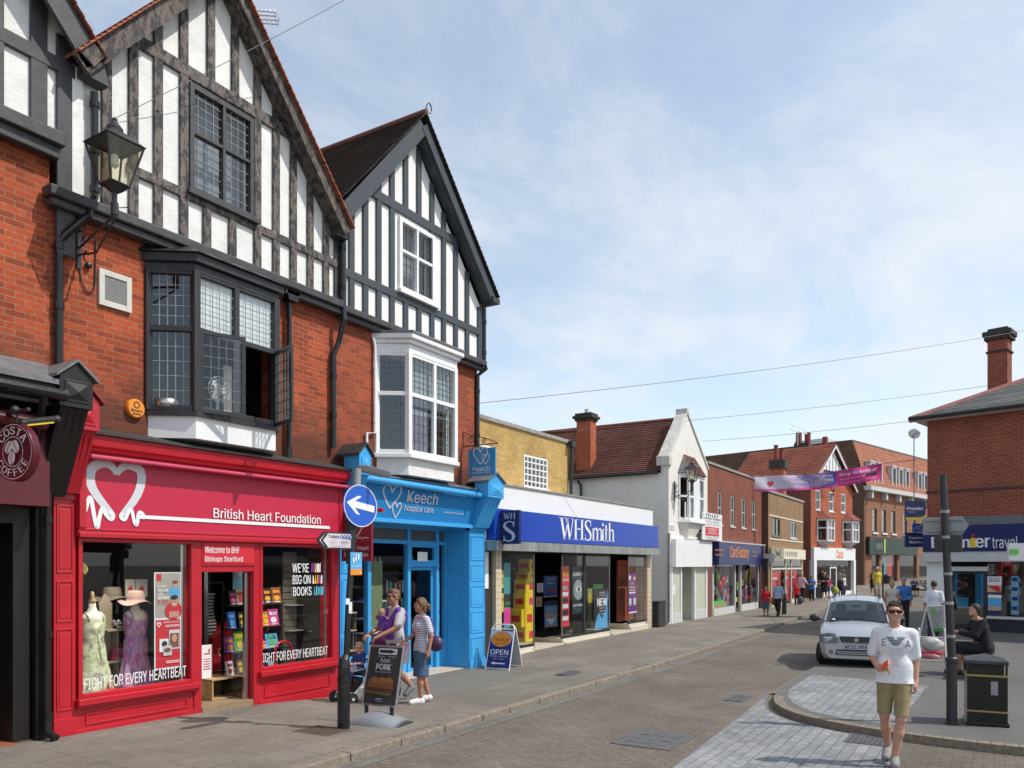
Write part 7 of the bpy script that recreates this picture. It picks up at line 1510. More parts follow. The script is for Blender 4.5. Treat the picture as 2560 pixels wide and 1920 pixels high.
# ================================================================== RIGHT PAVEMENT FURNITURE
px, py = SG('J', 1640, 1312, .1)
t = thing('finger_post', 'tall black post with a grey sign back and black box at the right', 'pole', (px,py,.1))
q = lambda v, x, y: Vector((SX(v,x,y,px)[0]*0+px, SX(v,x,y,px)[0], SX(v,x,y,px)[1]))
tp = q('U', 2357, 1188); t1 = q('J', 1625, 790)
MB().lathe([(.078,.09),(.078,.13),(.066,.14),(.066,t1.z-.06),(.078,t1.z-.05),(.078,t1.z),(.055,t1.z+.02)], (px,py,0), 20).build('base_sleeve', black, t)
MB().tube([(px,py,t1.z),tp], [.052,.047], 16).build('shaft', black, t)
b = MB()
for f in (.12,.3,.46,.66,.8): p = Vector((px,py,t1.z)).lerp(tp, f); b.lathe([(.058,-.02),(.058,.02)], tuple(p), 14)
b.build('clamp_band', grey, t)
c = q('L', 838, 472); pw = .27; MB().prism([(-.27,.24/2),(.20,.25/2),(.28,0),(.20,-.25/2),(-.27,-.24/2)], c+Vector((.07,0,0)), (0,-1,0), Z_, (.02,0,0)).build('sign_back', mat('dull_aluminium', (.30,.31,.32), .5, .08, 4), t)
b = MB()
for z in (-.07,.08): b.box(px+.04, px+.07, c.y-.22, c.y+.22, c.z+z-.012, c.z+z+.012)
b.build('sign_channel', grey, t)
c = q('L', 872, 660); MB().box(px-.03, px+.10, c.y-.165, c.y+.165, c.z-.115, c.z+.115).build('signal_box', black, t, bevel=.012)
bx, by = SG('J', 1905, 1330, .1)
bx += .25; t = thing('litter_bin', 'square black litter bin with two gold bands on the right pavement', 'bin', (bx,by,.1), R(6)); ROOTM[t.name] = Matrix()
W_ = .235; b = MB()
b.prism([(-W_,.03),(W_,.03),(W_*1.02,.68),(-W_*1.02,.68)], (0,-W_,0), X_, Z_, (0,2*W_,0)); b.box(-W_-.02, W_+.02, -W_-.02, W_+.02, 0, .05)
for sx in (-1, 1):
    for sy in (-1, 1): b.box(sx*W_-.03*(sx > 0), sx*W_+.03*(sx < 0), sy*W_-.03*(sy > 0), sy*W_+.03*(sy < 0), .68, .84)
b.build('body', blackgloss, t, bevel=.018); MB().box(-W_+.04, W_-.04, -W_+.04, W_-.04, .60, .83).build('liner', dark, t)
h = MB(); h._add([(-W_-.015,-W_-.015,.82),(W_+.015,-W_-.015,.82),(W_+.015,W_+.015,.82),(-W_-.015,W_+.015,.82),(-W_-.01,-W_-.01,.87),(W_+.01,-W_-.01,.87),(W_+.01,W_+.01,.87),(-W_-.01,W_+.01,.87),(0,0,.95)], [(3,2,1,0),(0,1,5,4),(1,2,6,5),(2,3,7,6),(3,0,4,7),(4,5,8),(5,6,8),(6,7,8),(7,4,8)]); h.build('hood', black, t, bevel=.012)
gold = mat('gold_band', (.42,.32,.12), .35, .1, 5, metal=.6); 
for z in (.185,.66): MB().box(-W_-.008, W_+.008, -W_-.008, W_+.008, z, z+.022).build('gold_band', gold, t)
MB().box(-W_-.006, -W_, -.12, -.04, .42, .6).build('notice', grey, t)
# walker trolley with bags
px, py = SG('J', 1485, 935, .1)
t = thing('wheeled_walker', 'metal wheeled walking frame parked beside the black post', 'walker', (px,py,.1), R(-85)); ROOTM[t.name] = Matrix()
b = MB()
for s_ in (-1, 1):
    b.tube([(s_*.26,-.25,.06),(s_*.22,-.02,.55),(s_*.22,.12,.88),(s_*.22,.24,.90)], .019, 8); b.tube([(s_*.22,-.02,.55),(s_*.26,.28,.06)], .019, 8)
for z, y in ((.50,-.03),(.75,.07),(.28,.12)): b.tube([(-.22,y,z),(.22,y,z)], .011, 8)
b.build('frame', mat('worn_aluminium', (.5,.5,.5), .4, metal=.2), t)
for sx in (-.26,.26):
    for sy in (-.25,.28): w_ = MB(); w_.lathe([(.065,-.014),(.065,.014)], (sx,sy,.066), 16, ax='x'); w_.build('wheel', blackp, t)
MB().box(-.2, .2, -.12, .14, .44, .47).build('seat', redp, t, bevel=.01)
def sack(name, label, c, r, m):
    b = MB(); n = 18; vs = []
    for i in range(11):
        a = math.pi*i/10
        for j in range(n): q = 2*math.pi*j/n; k_ = 1+.14*math.sin(3*q+i*1.3)+.08*math.sin(7*q-2*i)+.05*math.sin(13*q+i*i); vs.append((c[0]+r[0]*math.sin(a)*math.cos(q)*k_, c[1]+r[1]*math.sin(a)*math.sin(q)*k_, c[2]+r[2]*math.cos(a)))
    b._add(vs, [(i*n+j, (i+1)*n+j, (i+1)*n+(j+1) % n, i*n+(j+1) % n) for i in range(10) for j in range(n)]); return tag(b.build(name, m, smooth=True), label, 'bag')
sack('carrier_bag', 'bulging white carrier bag on the seat of the wheeled walker', (px-.02,py,.72), (.14,.19,.14), mat('white_polythene', (.46,.46,.44), .4, .1, 12))
sack('carrier_bag', 'small pink carrier bag low on the wheeled walker', (px-.08,py+.05,.50), (.12,.2,.06), mat('pink_polythene', (.5,.18,.2), .4))
# bench under the seated person
c = SK('J', 1830, 760, 15.3)
t = thing('bench', 'dark slatted bench under the seated person in black', 'bench', (c.x,c.y,.1)); b = MB()
for i in range(4): b.box(c.x-.9+.0, c.x+.9, c.y-.2+.105*i, c.y-.2+.105*i+.09, .50, .54)
b.build('seat', brown, t); 
for sx in (-.75,.75): MB().box(c.x+sx-.03, c.x+sx+.03, c.y-.19, c.y+.19, .1, .50).build('leg', black, t)
BENCH = c
# left pavement small things
px, py = SG('Q', 555, 938, .1); o = MB().lathe([(.10,.1),(.10,.75),(.115,.77),(.115,.82),(.08,.95),(.06,1.0),(.07,1.03),(.0,1.06)], (px,py,0), 16).build('bollard', black); tag(o, 'black bollard on the left pavement by the man in pale blue', 'bollard')
c = SK('I', 778, 1300, 38.6); t = thing('signal_post', 'dark post with a black box and grey sign by the card shop', 'post', (c.x,c.y,.1)); MB().tube([(c.x,c.y,.1),(c.x,c.y,c.z+.9)], .05, 8).build('post', maroon, t); MB().box(c.x-.12, c.x+.12, c.y-.28, c.y-.06, c.z-.3, c.z+.3).build('black_box', black, t)
c3 = SK('I', 808, 1250, 38.6); MB().obox(c3, Vector((.05,-.38,0)), (.02,0,0), (0,0,.22)).build('sign_plate', lgrey, t)
px, py = SG('Q', 1165, 668, gz(45,-.5)); t = thing('suitcase', 'grey wheeled suitcase beside the woman in the blue top', 'suitcase', (px,py,gz(45,-.5))); MB().box(px-.22, px+.22, py-.2, py+.2, gz(45,-.5)+.05, gz(45,-.5)+.75).build('shell', mat('grey_case', (.10,.10,.11), .4), t, bevel=.06); MB().tube([(px-.1,py,.8),(px-.1,py,1.05),(px+.1,py,1.05),(px+.1,py,.8)], .012, 6).build('handle', black, t)
# far posts, bin and picnic tables
for (v, xx, yb, yt, r, lb) in (('J',1097,350,45,.045,'thin dark post standing behind the silver car'),('J',978,255,15,.035,'thin post on the far pavement by the department store')):
    z0 = .12; px, py = SG(v, xx, yb, z0+rise(45)); k = (z0+rise(45)-CAM[2])/ray(v, xx, yb).z; tz = SK(v, xx, yt, k).z; o = MB().tube([(px,py,z0),(px,py,tz)], r, 8).build('thin_post', black); tag(o, lb, 'post')
px, py = SG('J', 1130, 225, .45); t = thing('litter_bin', 'round dark litter bin far off by the department store', 'bin', (px,py,.4)); MB().lathe([(.3,.3),(.32,1.2),(.36,1.25),(.36,1.32),(.2,1.45)], (px,py,0), 14).build('body', black, t)
for i, (xx, yy) in enumerate(((1390,300),(1440,250))):
    px, py = SG('J', xx, yy, .2); z0 = .2; t = thing('picnic_table', ('nearer dark picnic table outside on the right pavement','farther dark picnic table outside on the right pavement')[i], 'picnic table', (px,py,z0), R(20*i)); ROOTM[t.name] = Matrix()
    MB().box(-.9, .9, -.38, .38, .70, .75).build('tabletop', brown, t); 
    for sy in (-.7,.7): MB().box(-.9, .9, sy-.14, sy+.14, .42, .46).build('seat', brown, t)
    for sx in (-.6,.6): b = MB(); b.bar((sx,-.75,0),(sx,-.2,.72), .06).bar((sx,.75,0),(sx,.2,.72), .06).bar((sx,-.75,.4),(sx,.75,.4), .06); b.build('trestle', brown, t)
# ================================================================== BANNER, WIRES, AERIALS
A, B = SK('I', 717, 660, 38.2), SK('I', 1715, 562, 38.2); t = thing('street_banner', 'pink and purple event banner strung across the street', 'banner', tuple((A+B)/2))
u = (B-A); Lb = u.length; u.normalize(); n = u.cross(Z_).normalized(); n.z = 0
bh0, bh1 = 120/3.16/1967.4*38.2, 125/3.16/1967.4*38.2
def bp(s, v): sag = -.30*4*s*(1-s)*.6; return A+u*(Lb*s)+Z_*(sag+(v-.5)*(bh0+(bh1-bh0)*s)+.0)+n*(.10*math.sin(s*9)+.05*math.sin(s*23+v*3))
def bannermat():
    m, tt, bs = newmat('printed_banner'); tcn = _n(tt, 'ShaderNodeTexCoord'); sp = _n(tt, 'ShaderNodeSeparateXYZ'); uvn = _n(tt, 'ShaderNodeUVMap'); tt.links.new(uvn.outputs[0], sp.inputs[0]); bs.inputs['Roughness'].default_value = .6
    nz = _noise(tt, uvn.outputs[0], 5, 6, .6); ad = _n(tt, 'ShaderNodeMath', operation='ADD'); tt.links.new(sp.outputs[0], ad.inputs[0]); mu = _n(tt, 'ShaderNodeMath', operation='MULTIPLY_ADD'); tt.links.new(nz, mu.inputs[0]); mu.inputs[1].default_value = .5; mu.inputs[2].default_value = -.25; tt.links.new(mu.outputs[0], ad.inputs[1])
    c1 = _ramp(tt, ad.outputs[0], [(.15,(.66,.62,.70)),(.32,(.60,.50,.66)),(.42,(.24,.18,.46)),(.5,(.50,.40,.60)),(.6,(.07,.06,.32))])
    ad2 = _n(tt, 'ShaderNodeMath', operation='MULTIPLY_ADD'); tt.links.new(nz, ad2.inputs[0]); ad2.inputs[1].default_value = .35; tt.links.new(sp.outputs[1], ad2.inputs[2]); f2 = _ramp(tt, ad2.outputs[0], [(.26,(1,1,1)),(.36,(0,0,0))])
    co = _mix(tt, f2, c1, (.62,.06,.32)); gt_ = _n(tt, 'ShaderNodeMath', operation='GREATER_THAN'); tt.links.new(sp.outputs[0], gt_.inputs[0]); gt_.inputs[1].default_value = .648
    tt.links.new(_mix(tt, gt_.outputs[0], co, (.66,.035,.26)), bs.inputs['Base Color']); return m
ns, nv = 60, 6; b = MB(); vs = [bp(i/ns, j/nv) for i in range(ns+1) for j in range(nv+1)]; b._add(vs, [(i*(nv+1)+j, (i+1)*(nv+1)+j, (i+1)*(nv+1)+j+1, i*(nv+1)+j+1) for i in range(ns) for j in range(nv)])
o = b.build('banner_sheet', bannermat(), t, smooth=True); uvl = o.data.uv_layers.new(name='UVMap')
for lp in o.data.loops: i, j = divmod(lp.vertex_index, nv+1); uvl.data[lp.index].uv = (i/ns, j/nv)
def btext(s, x0, x1, v0, v1, m, bold=.02):
    c = MB(); text(s, (0,0,0), X_, Z_, 1, 1, mb=c, bold=bold, ext=0); c.v = [tuple(bp(x0+(x1-x0)*(p[0]+.5), v0+(v1-v0)*(p[2]+.5))+n*.02) for p in c.v]; c.build('lettering', m, t)
btext('Saturday 11th July', .26, .625, .36, .62, mat('beige_print', (.62,.52,.55), .5), .03); btext('Fabulous Fashion, Music, Comedy', .26, .62, .70, .82, mat('beige_print', (.6,.5,.5), .5)); btext('Buy tickets at', .675, .965, .58, .84, mat('pale_pink_print', (.75,.62,.70), .5), .04); btext('www.ticketsource.co.uk', .68, .86, .38, .47, mat('pale_pink_print', (.7,.6,.66), .5)); btext('Download the app for more details', .68, .96, .14, .22, mat('pale_pink_print', (.7,.6,.66), .5), 0)
c = MB(); [c._add([bp(.1+.045*x+.02, .42+.34*y)+n*.02 for x, y in HEART], [tuple(range(len(HEART)))])]; c.build('heart_logo', redp, t)
c = MB(); c._add([bp(x,y)+n*.018 for x, y in ((.87,.36),(.965,.36),(.965,.54),(.87,.54))], [(0,1,2,3)]); c.build('logo_block', blackp, t)
e = MB(); e.tube([SK('I', 318, 535, 33.5), bp(0,.97)], .015, 5).tube([bp(0,.95), bp(.5,.98), bp(1,.95)], .012, 5).tube([bp(1,.95), SK('I', 1990, 470, 27)], .015, 5); e.build('rope', mat('grey_rope', (.1,.1,.11), .8), t)
def wire(label, pts, r):
    P = [Vector(p) for p in pts]; q = []
    for a, c in zip(P, P[1:]): L = (c-a).length; q += [a.lerp(c, i/16)-Z_*(L*.006*4*(i/16)*(1-i/16)) for i in range(17)]
    tag(MB().tube(q, r*.65, 5).build('overhead_wire', mat('wire_grey', (.20,.18,.17), .6)), label, 'wire')
wire('wire from the left brick wall up across the large gable', [SK('A',150,1000,9.75), SK('A',2300,-100,13.2)], .008)
wire('highest thin wire crossing the sky from the gable to the right chimney', [SK('O',1036,871,18.3), SK('O',2212,714,30), SK('O',2500,672,34)], .012)
wire('middle thin wire crossing the sky above the white gable', [SK('O',1190,932,30), SK('O',1530,904,30), SK('O',2134,833,31)], .012)
wire('lowest thin wire ending at the roof corner of the brick building', [SK('I',300,327,31), SK('K',720,1390,25.6)], .011)
t = thing('tv_aerial', 'grid television aerial beside the ridge of the large gable', 'aerial', tuple(SK('A',1700,150,18))); b = MB(); al = mat('aerial_grey', (.45,.45,.46), .4, metal=.4)
P = [SK('A',x,y,18) for x, y in ((1500,55),(1690,78),(1700,155),(1500,70))]
for i in range(4): b.tube([SK('A',1490,58+26*i,18), SK('A',1690+8*i,76+25*i,18)], .012, 5)
for i in range(7): x = 1530+26*i; b.tube([SK('A',x,58,18), SK('A',x+8,135,18)], .007, 4)
b.tube([SK('A',1695,70,18), SK('A',1718,110,18), SK('A',1705,155,18)], .02, 6); b.tube([SK('A',1490,60,18), SK('A',1400,500,18)], .02, 6); b.build('grid', al, t)
t = thing('tv_aerial', 'small television aerial above the red tiled roof', 'aerial', tuple(SK('I',1055,350,52))); b = MB(); b.tube([SK('I',1055,360,52), SK('I',1057,245,52)], .03, 5).tube([SK('I',990,212,52), SK('I',1128,268,52)], .02, 5)
for i in range(6): p = SK('I',1000+22*i,216+9*i,52); b.tube([p-Z_*.25, p+Z_*.25], .012, 4)
b.build('rods', al, t)
t = thing('satellite_dish', 'grey satellite dish on a pole left of the brick corner building', 'dish', tuple(SK('K',700,1640,28))); c = SK('K',690,1575,28); nr = Vector((-.8,-.55,.2)).normalized(); uu = nr.cross(Z_).normalized(); vv = uu.cross(nr); MB().disc(c, uu, vv, .21, .18, 26, 0, nr*.03).build('dish', mat('dish_grey', (.30,.31,.33), .5), t); MB().tube([c, c+nr*.4-Z_*.1], .02, 5).box(c.x-.016, c.x+.016, c.y-.016, c.y+.016, c.z-2.4, c.z-.1).build('mast', grey, t)
# ceiling downlight over the books; the one over the mannequins is added fill
for x, lb in ((1.15,'small added downlight in the ceiling brightening the mannequins'),(4.0,'small lit downlight in the ceiling over the book display')):
    t = thing('downlight', lb, 'light', (x,.32,2.58)); MB().lathe([(.06,2.62),(.06,2.70),(.03,2.72)], (x,.32,0), 14).build('housing', whitep, t); MB().lathe([(.045,2.615),(.045,2.618)], (x,.32,0), 14).build('lamp', mat('warm_lamp', (1,.9,.7), .5, em=(1,.85,.6,12)), t)
    l = bpy.data.lights.new('downlight_beam', 'SPOT'); l.energy = 60; l.spot_size = R(120); l.spot_blend = .6; l.color = (1,.88,.7); l.shadow_soft_size = .06; lo_ = bpy.data.objects.new('downlight_beam', l); COL.objects.link(lo_); lo_.parent = t; lo_.location = (0,0,.02)
# ================================================================== PEOPLE : one continuous surface per body, from a smooth union of tapered limbs
from mathutils.bvhtree import BVHTree
def surface(prims, h, clips=(), k=None):
    """prims: (a, b, ra, rb, scale, blend) -> verts, quads of the smooth union (surface nets)"""
    ext = [np.array([min(p[0][i], p[1][i])-max(p[2], p[3])*p[4][i] for i in range(3)]) for p in prims]; exh = [np.array([max(p[0][i], p[1][i])+max(p[2], p[3])*p[4][i] for i in range(3)]) for p in prims]
    lo = np.min(ext, 0)-3*h; hi = np.max(exh, 0)+3*h; n = np.ceil((hi-lo)/h).astype(int)+1
    F = np.full(n, 1e2, np.float32); ax = [lo[i]+h*np.arange(n[i]) for i in range(3)]
    for (a, b, ra, rb, sc, kk), e0, e1 in zip(prims, ext, exh):
        m = 2*kk+3*h; i0 = np.maximum(((e0-m-lo)/h).astype(int), 0); i1 = np.minimum(((e1+m-lo)/h).astype(int)+2, n)
        s = np.array(sc); A, B = np.array(a)/s, np.array(b)/s; g = np.meshgrid(*[ax[i][i0[i]:i1[i]]/s[i] for i in range(3)], indexing='ij')
        ab = B-A; L = ab.dot(ab); p = [g[i]-A[i] for i in range(3)]; t = np.clip((p[0]*ab[0]+p[1]*ab[1]+p[2]*ab[2])/L, 0, 1) if L > 1e-12 else 0*p[0]
        d = (np.sqrt(sum((p[i]-t*ab[i])**2 for i in range(3)))-(ra+(rb-ra)*t))*s.min(); S_ = F[i0[0]:i1[0], i0[1]:i1[1], i0[2]:i1[2]]
        hh = np.clip(.5+.5*(S_-d)/kk, 0, 1); S_[...] = S_*(1-hh)+d*hh-kk*hh*(1-hh)
    if clips:
        G = np.meshgrid(*ax, indexing='ij')
        for nv, off in clips: F = np.maximum(F, nv[0]*G[0]+nv[1]*G[1]+nv[2]*G[2]-off)
    I = F < 0; c = [I[x:n[0]-1+x, y:n[1]-1+y, z:n[2]-1+z] for x in (0,1) for y in (0,1) for z in (0,1)]; al = np.logical_and.reduce(c); an = np.logical_or.reduce(c); act = an & ~al
    cells = np.argwhere(act); idx = -np.ones(act.shape, int); idx[act] = np.arange(len(cells)); pos = np.zeros((len(cells), 3)); cnt = np.zeros(len(cells)); cor = [(x,y,z) for x in (0,1) for y in (0,1) for z in (0,1)]
    val = [F[cells[:,0]+x, cells[:,1]+y, cells[:,2]+z] for x, y, z in cor]
    for i in range(8):
        for j in range(i+1, 8):
            df = np.subtract(cor[j], cor[i])
            if np.abs(df).sum() != 1: continue
            m = (val[i] < 0) != (val[j] < 0); t = val[i]/np.where(m, val[i]-val[j], 1); pos[m] += np.array(cor[i])+t[m][:, None]*df; cnt[m] += 1
    V = lo+h*(cells+pos/np.maximum(cnt, 1)[:, None]); Q = []
    for a in range(3):
        b, d = (a+1) % 3, (a+2) % 3; sl0 = [slice(None)]*3; sl1 = [slice(None)]*3; sl0[a] = slice(0, n[a]-1); sl1[a] = slice(1, n[a]); ch = I[tuple(sl0)] != I[tuple(sl1)]; e = np.argwhere(ch); e = e[(e[:, b] > 0) & (e[:, d] > 0) & (e[:, b] < n[b]-1) & (e[:, d] < n[d]-1)]
        def g(db, dd): q = e.copy(); q[:, b] -= db; q[:, d] -= dd; return idx[q[:,0], q[:,1], q[:,2]]
        f = np.stack([g(1,1), g(0,1), g(0,0), g(1,0)], 1); ins = I[e[:,0], e[:,1], e[:,2]]; f[~ins] = f[~ins][:, ::-1]; Q.append(f)
    Q = np.concatenate(Q); return V, Q[(Q >= 0).all(1)]
def smesh(name, V, Q, m, parent):
    me = bpy.data.meshes.new(name); me.from_pydata(V.tolist(), [], Q.tolist()); me.materials.append(m); me.polygons.foreach_set('use_smooth', [True]*len(me.polygons)); me.update(); return link(name, me, parent)
skin = mat('fair_skin', (.52,.27,.18), .5, .08, 12); skin_t = mat('tanned_skin', (.42,.20,.125), .5, .1, 12); skin_d = mat('dark_skin', (.13,.07,.05), .5)
hb = mat('brown_hair', (.06,.035,.02), .7, .4, 30); hbl = mat('blond_hair', (.38,.25,.11), .7, .3, 30); hgin = mat('light_brown_hair', (.14,.078,.04), .7, .35, 30); hgr = mat('grey_hair', (.3,.29,.28), .7); hk = mat('black_hair', (.012,.011,.011), .6)
lens = mat('dark_lens', (.01,.01,.012), .12); shoe_k = mat('dark_shoe', (.03,.028,.027), .5); shoe_g = mat('grey_canvas_shoe', (.17,.175,.18), .7); shoe_w = mat('white_shoe', (.62,.62,.60), .5)
def cloth(name, c, b=.3): return mat(name, c, .9, .12, 7, b, 22)
def V3(*a): return np.array(a, float)
def hand(pr, w, d, ac, pn, s, rmin, curl=.5):
    d = d/np.linalg.norm(d); ac = ac-d*ac.dot(d); ac /= np.linalg.norm(ac); one = (1,1,1)
    for o in (-.024,-.008,.008,.024): pr.append((w+ac*o*.6*s, w+d*.085*s+ac*o*s, .019*s, .015*s, one, .012*s))
    for o, L in ((-.031,.058),(-.011,.074),(.010,.079),(.030,.070)):
        b = w+d*.088*s+ac*o*s; m = b+(d*math.cos(curl*.7)+pn*math.sin(curl*.7))*L*.5*s; e = m+(d*math.cos(curl*1.7)+pn*math.sin(curl*1.7))*L*.55*s; r = max(.0088*s, rmin)
        pr.append((b, m, r*1.05, r, one, .004*s)); pr.append((m, e, r, r*.85, one, .003*s))
    b = w+d*.022*s+ac*.028*s; m = b+(d*.7+ac*.6+pn*.25)*.045*s; e = m+(d*.9+ac*.15+pn*.4)*.034*s; r = max(.0105*s, rmin); pr.append((b, m, r*1.15, r, one, .008*s)); pr.append((m, e, r, r*.85, one, .003*s))
def person(label, x, y, z, rz, H=1.75, w=1., pose=None, top=None, sleeve=.45, hem=.86, bot=None, blen=.08, skirt=False, shoes=shoe_k, hair=None, style='short', sk=skin, h=.02, group=None, head=1., yaw=0., belly=0., tuck=.0, glasses=False, bust=0., pitch=0., shoe_kind='shoe', sink=0.):
    s = H/1.75; P = dict(hipL=(.088,0,.93), hipR=(-.088,0,.93), knL=(.095,-.015,.50), knR=(-.095,-.015,.50), anL=(.10,.035,.085), anR=(-.10,.035,.085), shL=(.172,.01,1.405), shR=(-.172,.01,1.405), elL=(.225,.035,1.135), elR=(-.225,.035,1.135), wrL=(.235,-.05,.895), wrR=(-.235,-.05,.895), hd=(0,-.02,1.635), neck=(0,.015,1.47), pel=(0,0,.96), che=(0,.0,1.30))
    pose = pose or {}
    for a, b in pose.items(): P[a] = b
    P = {a: (V3(*b)*s if isinstance(b, tuple) and len(b) == 3 else b) for a, b in P.items()}
    t = thing('person', label, 'person', (x,y,z-sink), rz, group); ROOTM[t.name] = Matrix(); one = (1,1,1); fl = (w,.74*(1+belly*.3),1); rmin = h*.55 if h > .012 else 0; rot = Matrix.Rotation(yaw, 3, 'Z') @ Matrix.Rotation(pitch, 3, 'X'); RH = lambda *a: P['hd']+np.array(rot @ Vector(a))*s*head
    pel, che, nk = P['pel'], P['che'], P['neck']
    torso = [(pel+V3(-.06,0,-.02)*s, pel+V3(.06,0,-.02)*s, .115*s, .115*s, fl, .05*s), (pel, che, .118*s*(1+belly), .118*s*(1+belly*.5), fl, .05*s), (che+V3(-.07,0,0)*s, che+V3(.07,0,0)*s, .112*s, .112*s, fl, .05*s), (P['shR']*.80+che*.2+V3(0,0,.02)*s, P['shL']*.80+che*.2+V3(0,0,.02)*s, .050*s, .050*s, one, .04*s), (che, nk-V3(0,0,.02)*s, .10*s, .055*s, (1,.8,1), .05*s)]
    if bust: torso += [(che+V3(q*.075,-.075,-.01)*s, che+V3(q*.075,-.075,-.01)*s, .055*s*bust, .055*s*bust, one, .04*s) for q in (-1,1)]
    legs = {}; arms = {}
    for q in 'LR':
        legs[q] = [(P['hip'+q], P['kn'+q], .086*s*w, .054*s*w, one, .03*s), (P['kn'+q], P['kn'+q]*.62+P['an'+q]*.38, .053*s*w, .052*s*w, one, .03*s), (P['kn'+q]*.62+P['an'+q]*.38, P['an'+q], .052*s*w, .034*s, one, .03*s)]
        arms[q] = [(P['sh'+q], P['el'+q], .050*s*w, .039*s*w, one, .025*s), (P['el'+q], P['wr'+q], .039*s*w, .026*s, one, .02*s)]
    body = list(torso)
    fwd = {q: P.get('toe'+q, P['an'+q]+V3(0,-.17,-.05)*s) for q in 'LR'}
    for q in 'LR':
        body += legs[q]+arms[q]; body.append((P['an'+q]-V3(0,0,.03)*s, fwd[q]+V3(0,0,-.0)*s, .036*s, .028*s, one, .02*s)); d = P.get('hd'+q, P['wr'+q]-P['el'+q]); sg = 1 if q == 'L' else -1; pn = V3(-sg,0,0) if abs(d[2]) > .5*np.linalg.norm(d) else V3(0,0,-1); ac = P.get('ac'+q, V3(0,-1,0) if abs(d[2]) > .5*np.linalg.norm(d) else V3(-sg,0,.0)); hand(body, P['wr'+q], d, np.array(ac, float), pn, s, rmin, P.get('curl', .55))
    hs = s*head; es = lambda a, r, sc_, k_: body.append((RH(*a), RH(*a), r*hs, r*hs, sc_, k_*hs))
    body.append((nk-V3(0,0,.05)*s, P['hd']-V3(0,-.01,.05)*s, .056*s, .052*s, one, .02*s)); es((0,.012,.02), .088, (.88,1.06,1.15), .02); es((0,-.022,-.045), .066, (.92,1,1.1), .03); es((0,-.062,-.088), .028, (1.2,1,.8), .025)
    if h < .012:
        body.append((RH(0,-.090,.012), RH(0,-.106,-.022), .009*hs, .0145*hs, one, .010*hs)); es((0,-.080,.034), .030, (1.7,.7,.5), .02)
        for q in (-1,1): es((q*.079,.012,-.004), .022, (.45,.8,1.45), .006); es((q*.042,-.066,-.025), .026, (1,.8,1), .02)
        body.append((RH(-.020,-.084,-.052), RH(.020,-.084,-.052), .0075*hs, .0075*hs, one, .006*hs)); body.append((RH(-.017,-.083,-.062), RH(.017,-.083,-.062), .0085*hs, .0085*hs, one, .005*hs))
    smesh('body', *surface(body, h), sk, t)
    if top is not None:
        g = .013*s; pr = [(a, b, ra+g, rb+g, sc, k) for a, b, ra, rb, sc, k in torso]
        for q in 'LR':
            for i, (a, b, ra, rb, sc, k) in enumerate(arms[q]):
                f = min(1, max(0, sleeve*2-i))
                if f > .02: pr.append((a, a+(b-a)*f, ra+g*.9, ra+(rb-ra)*f+g*(1.55 if f < 1 else 1.2), sc, .018*s))
        if tuck == 0: pr.append((pel+V3(-.10,0,-.17)*s, pel+V3(.10,0,-.17)*s, .126*s+g, .126*s+g, (w,.92,1), .04*s)); pr.append((pel, pel+V3(0,0,-.16)*s, .12*s+g, .12*s+g, (w*1.1,.76,1), .05*s)); pr += [] if bust else [(V3(-.075,0,1.06)*s+pel*0, V3(.075,0,1.06)*s, .108*s, .108*s, (w,.8,1), .05*s)] if 'pel' not in pose else []; 
        sh = surface(pr, h, [((0,0,-1), -(hem if tuck == 0 else .95)*s), ((0,-.45,.89), (nk[2]-.012*s)*.89+.06*s*.45)]); shirt = smesh('top', *sh, top, t)
    else: sh = None; shirt = None
    if bot is not None:
        g = .014*s; pr = [(pel+V3(-.06,0,-.03)*s, pel+V3(.06,0,-.03)*s, .116*s+g*.7, .116*s+g*.7, fl, .05*s), (pel, pel+V3(0,0,.06)*s, .117*s+g*.6, .112*s+g*.6, fl, .05*s)]; cl = [((0,0,1), min(pel[2]+.09*s, (hem+.03)*s if top is not None and tuck == 0 and 'pel' not in pose else 9))]
        if skirt:
            e = (P['knL']+P['knR'])/2; e[2] = blen*s; pr.append((pel, e, .125*s*w+g, (.165*w)*s, (1,.8,1), .06*s)); cl.append(((0,0,-1), -blen*s))
            for q in 'LR': pr.append((P['hip'+q], P['kn'+q], .088*s*w+g, .07*s+g, one, .05*s))
        else:
            for q in 'LR':
                for a, b, ra, rb, sc, k in legs[q]: pr.append((a, b, ra+g*1.1, rb+g*(1.5), sc, .03*s))
            if blen > .2: cl.append(((0,0,-1), -blen*s))
        smesh('skirt' if skirt else ('shorts' if blen > .2 else 'trousers'), *surface(pr, h, cl), bot, t)
    if shoes is not None:
        for q in 'LR':
            a, f = P['an'+q], fwd[q]; hl = a+V3(0,.03,-.045)*s; smesh(shoe_kind, *surface([(a-V3(0,0,.02)*s, a-V3(0,-.01,.05)*s, .046*s, .047*s, one, .02*s), (hl, f, .045*s, .040*s, one, .02*s), ((hl+f)/2+V3(0,0,.018)*s, f, .047*s, .041*s, one, .02*s)], h*.8), shoes, t)
    if hair is not None:
        pr = [(RH(0,.014,.024), RH(0,.014,.024), .097*hs, .097*hs, (.88,1.05,1.13), .01*hs)]; r3 = np.array(rot); nrm = lambda *a: tuple(r3 @ np.array(a))
        c0 = P['hd']; off = lambda nv, a: float(np.dot(nv, RH(*a)))
        nv = nrm(0,-.80,-.60); cl = [(nv, off(nv, (0,-.066,.060)))]
        if style == 'short': pr.append((RH(-.035,-.045,.100), RH(.04,-.04,.102), .024*hs, .02*hs, one, .03*hs)); pr[0] = (*pr[0][:2], .0925*hs, .0925*hs, *pr[0][4:]); nv2 = nrm(0,0,-1); cl.append((nv2, off(nv2, (0,0,-.032))))
        if style == 'bald': nv2 = nrm(0,0,1); cl.append((nv2, off(nv2, (0,0,.03))))
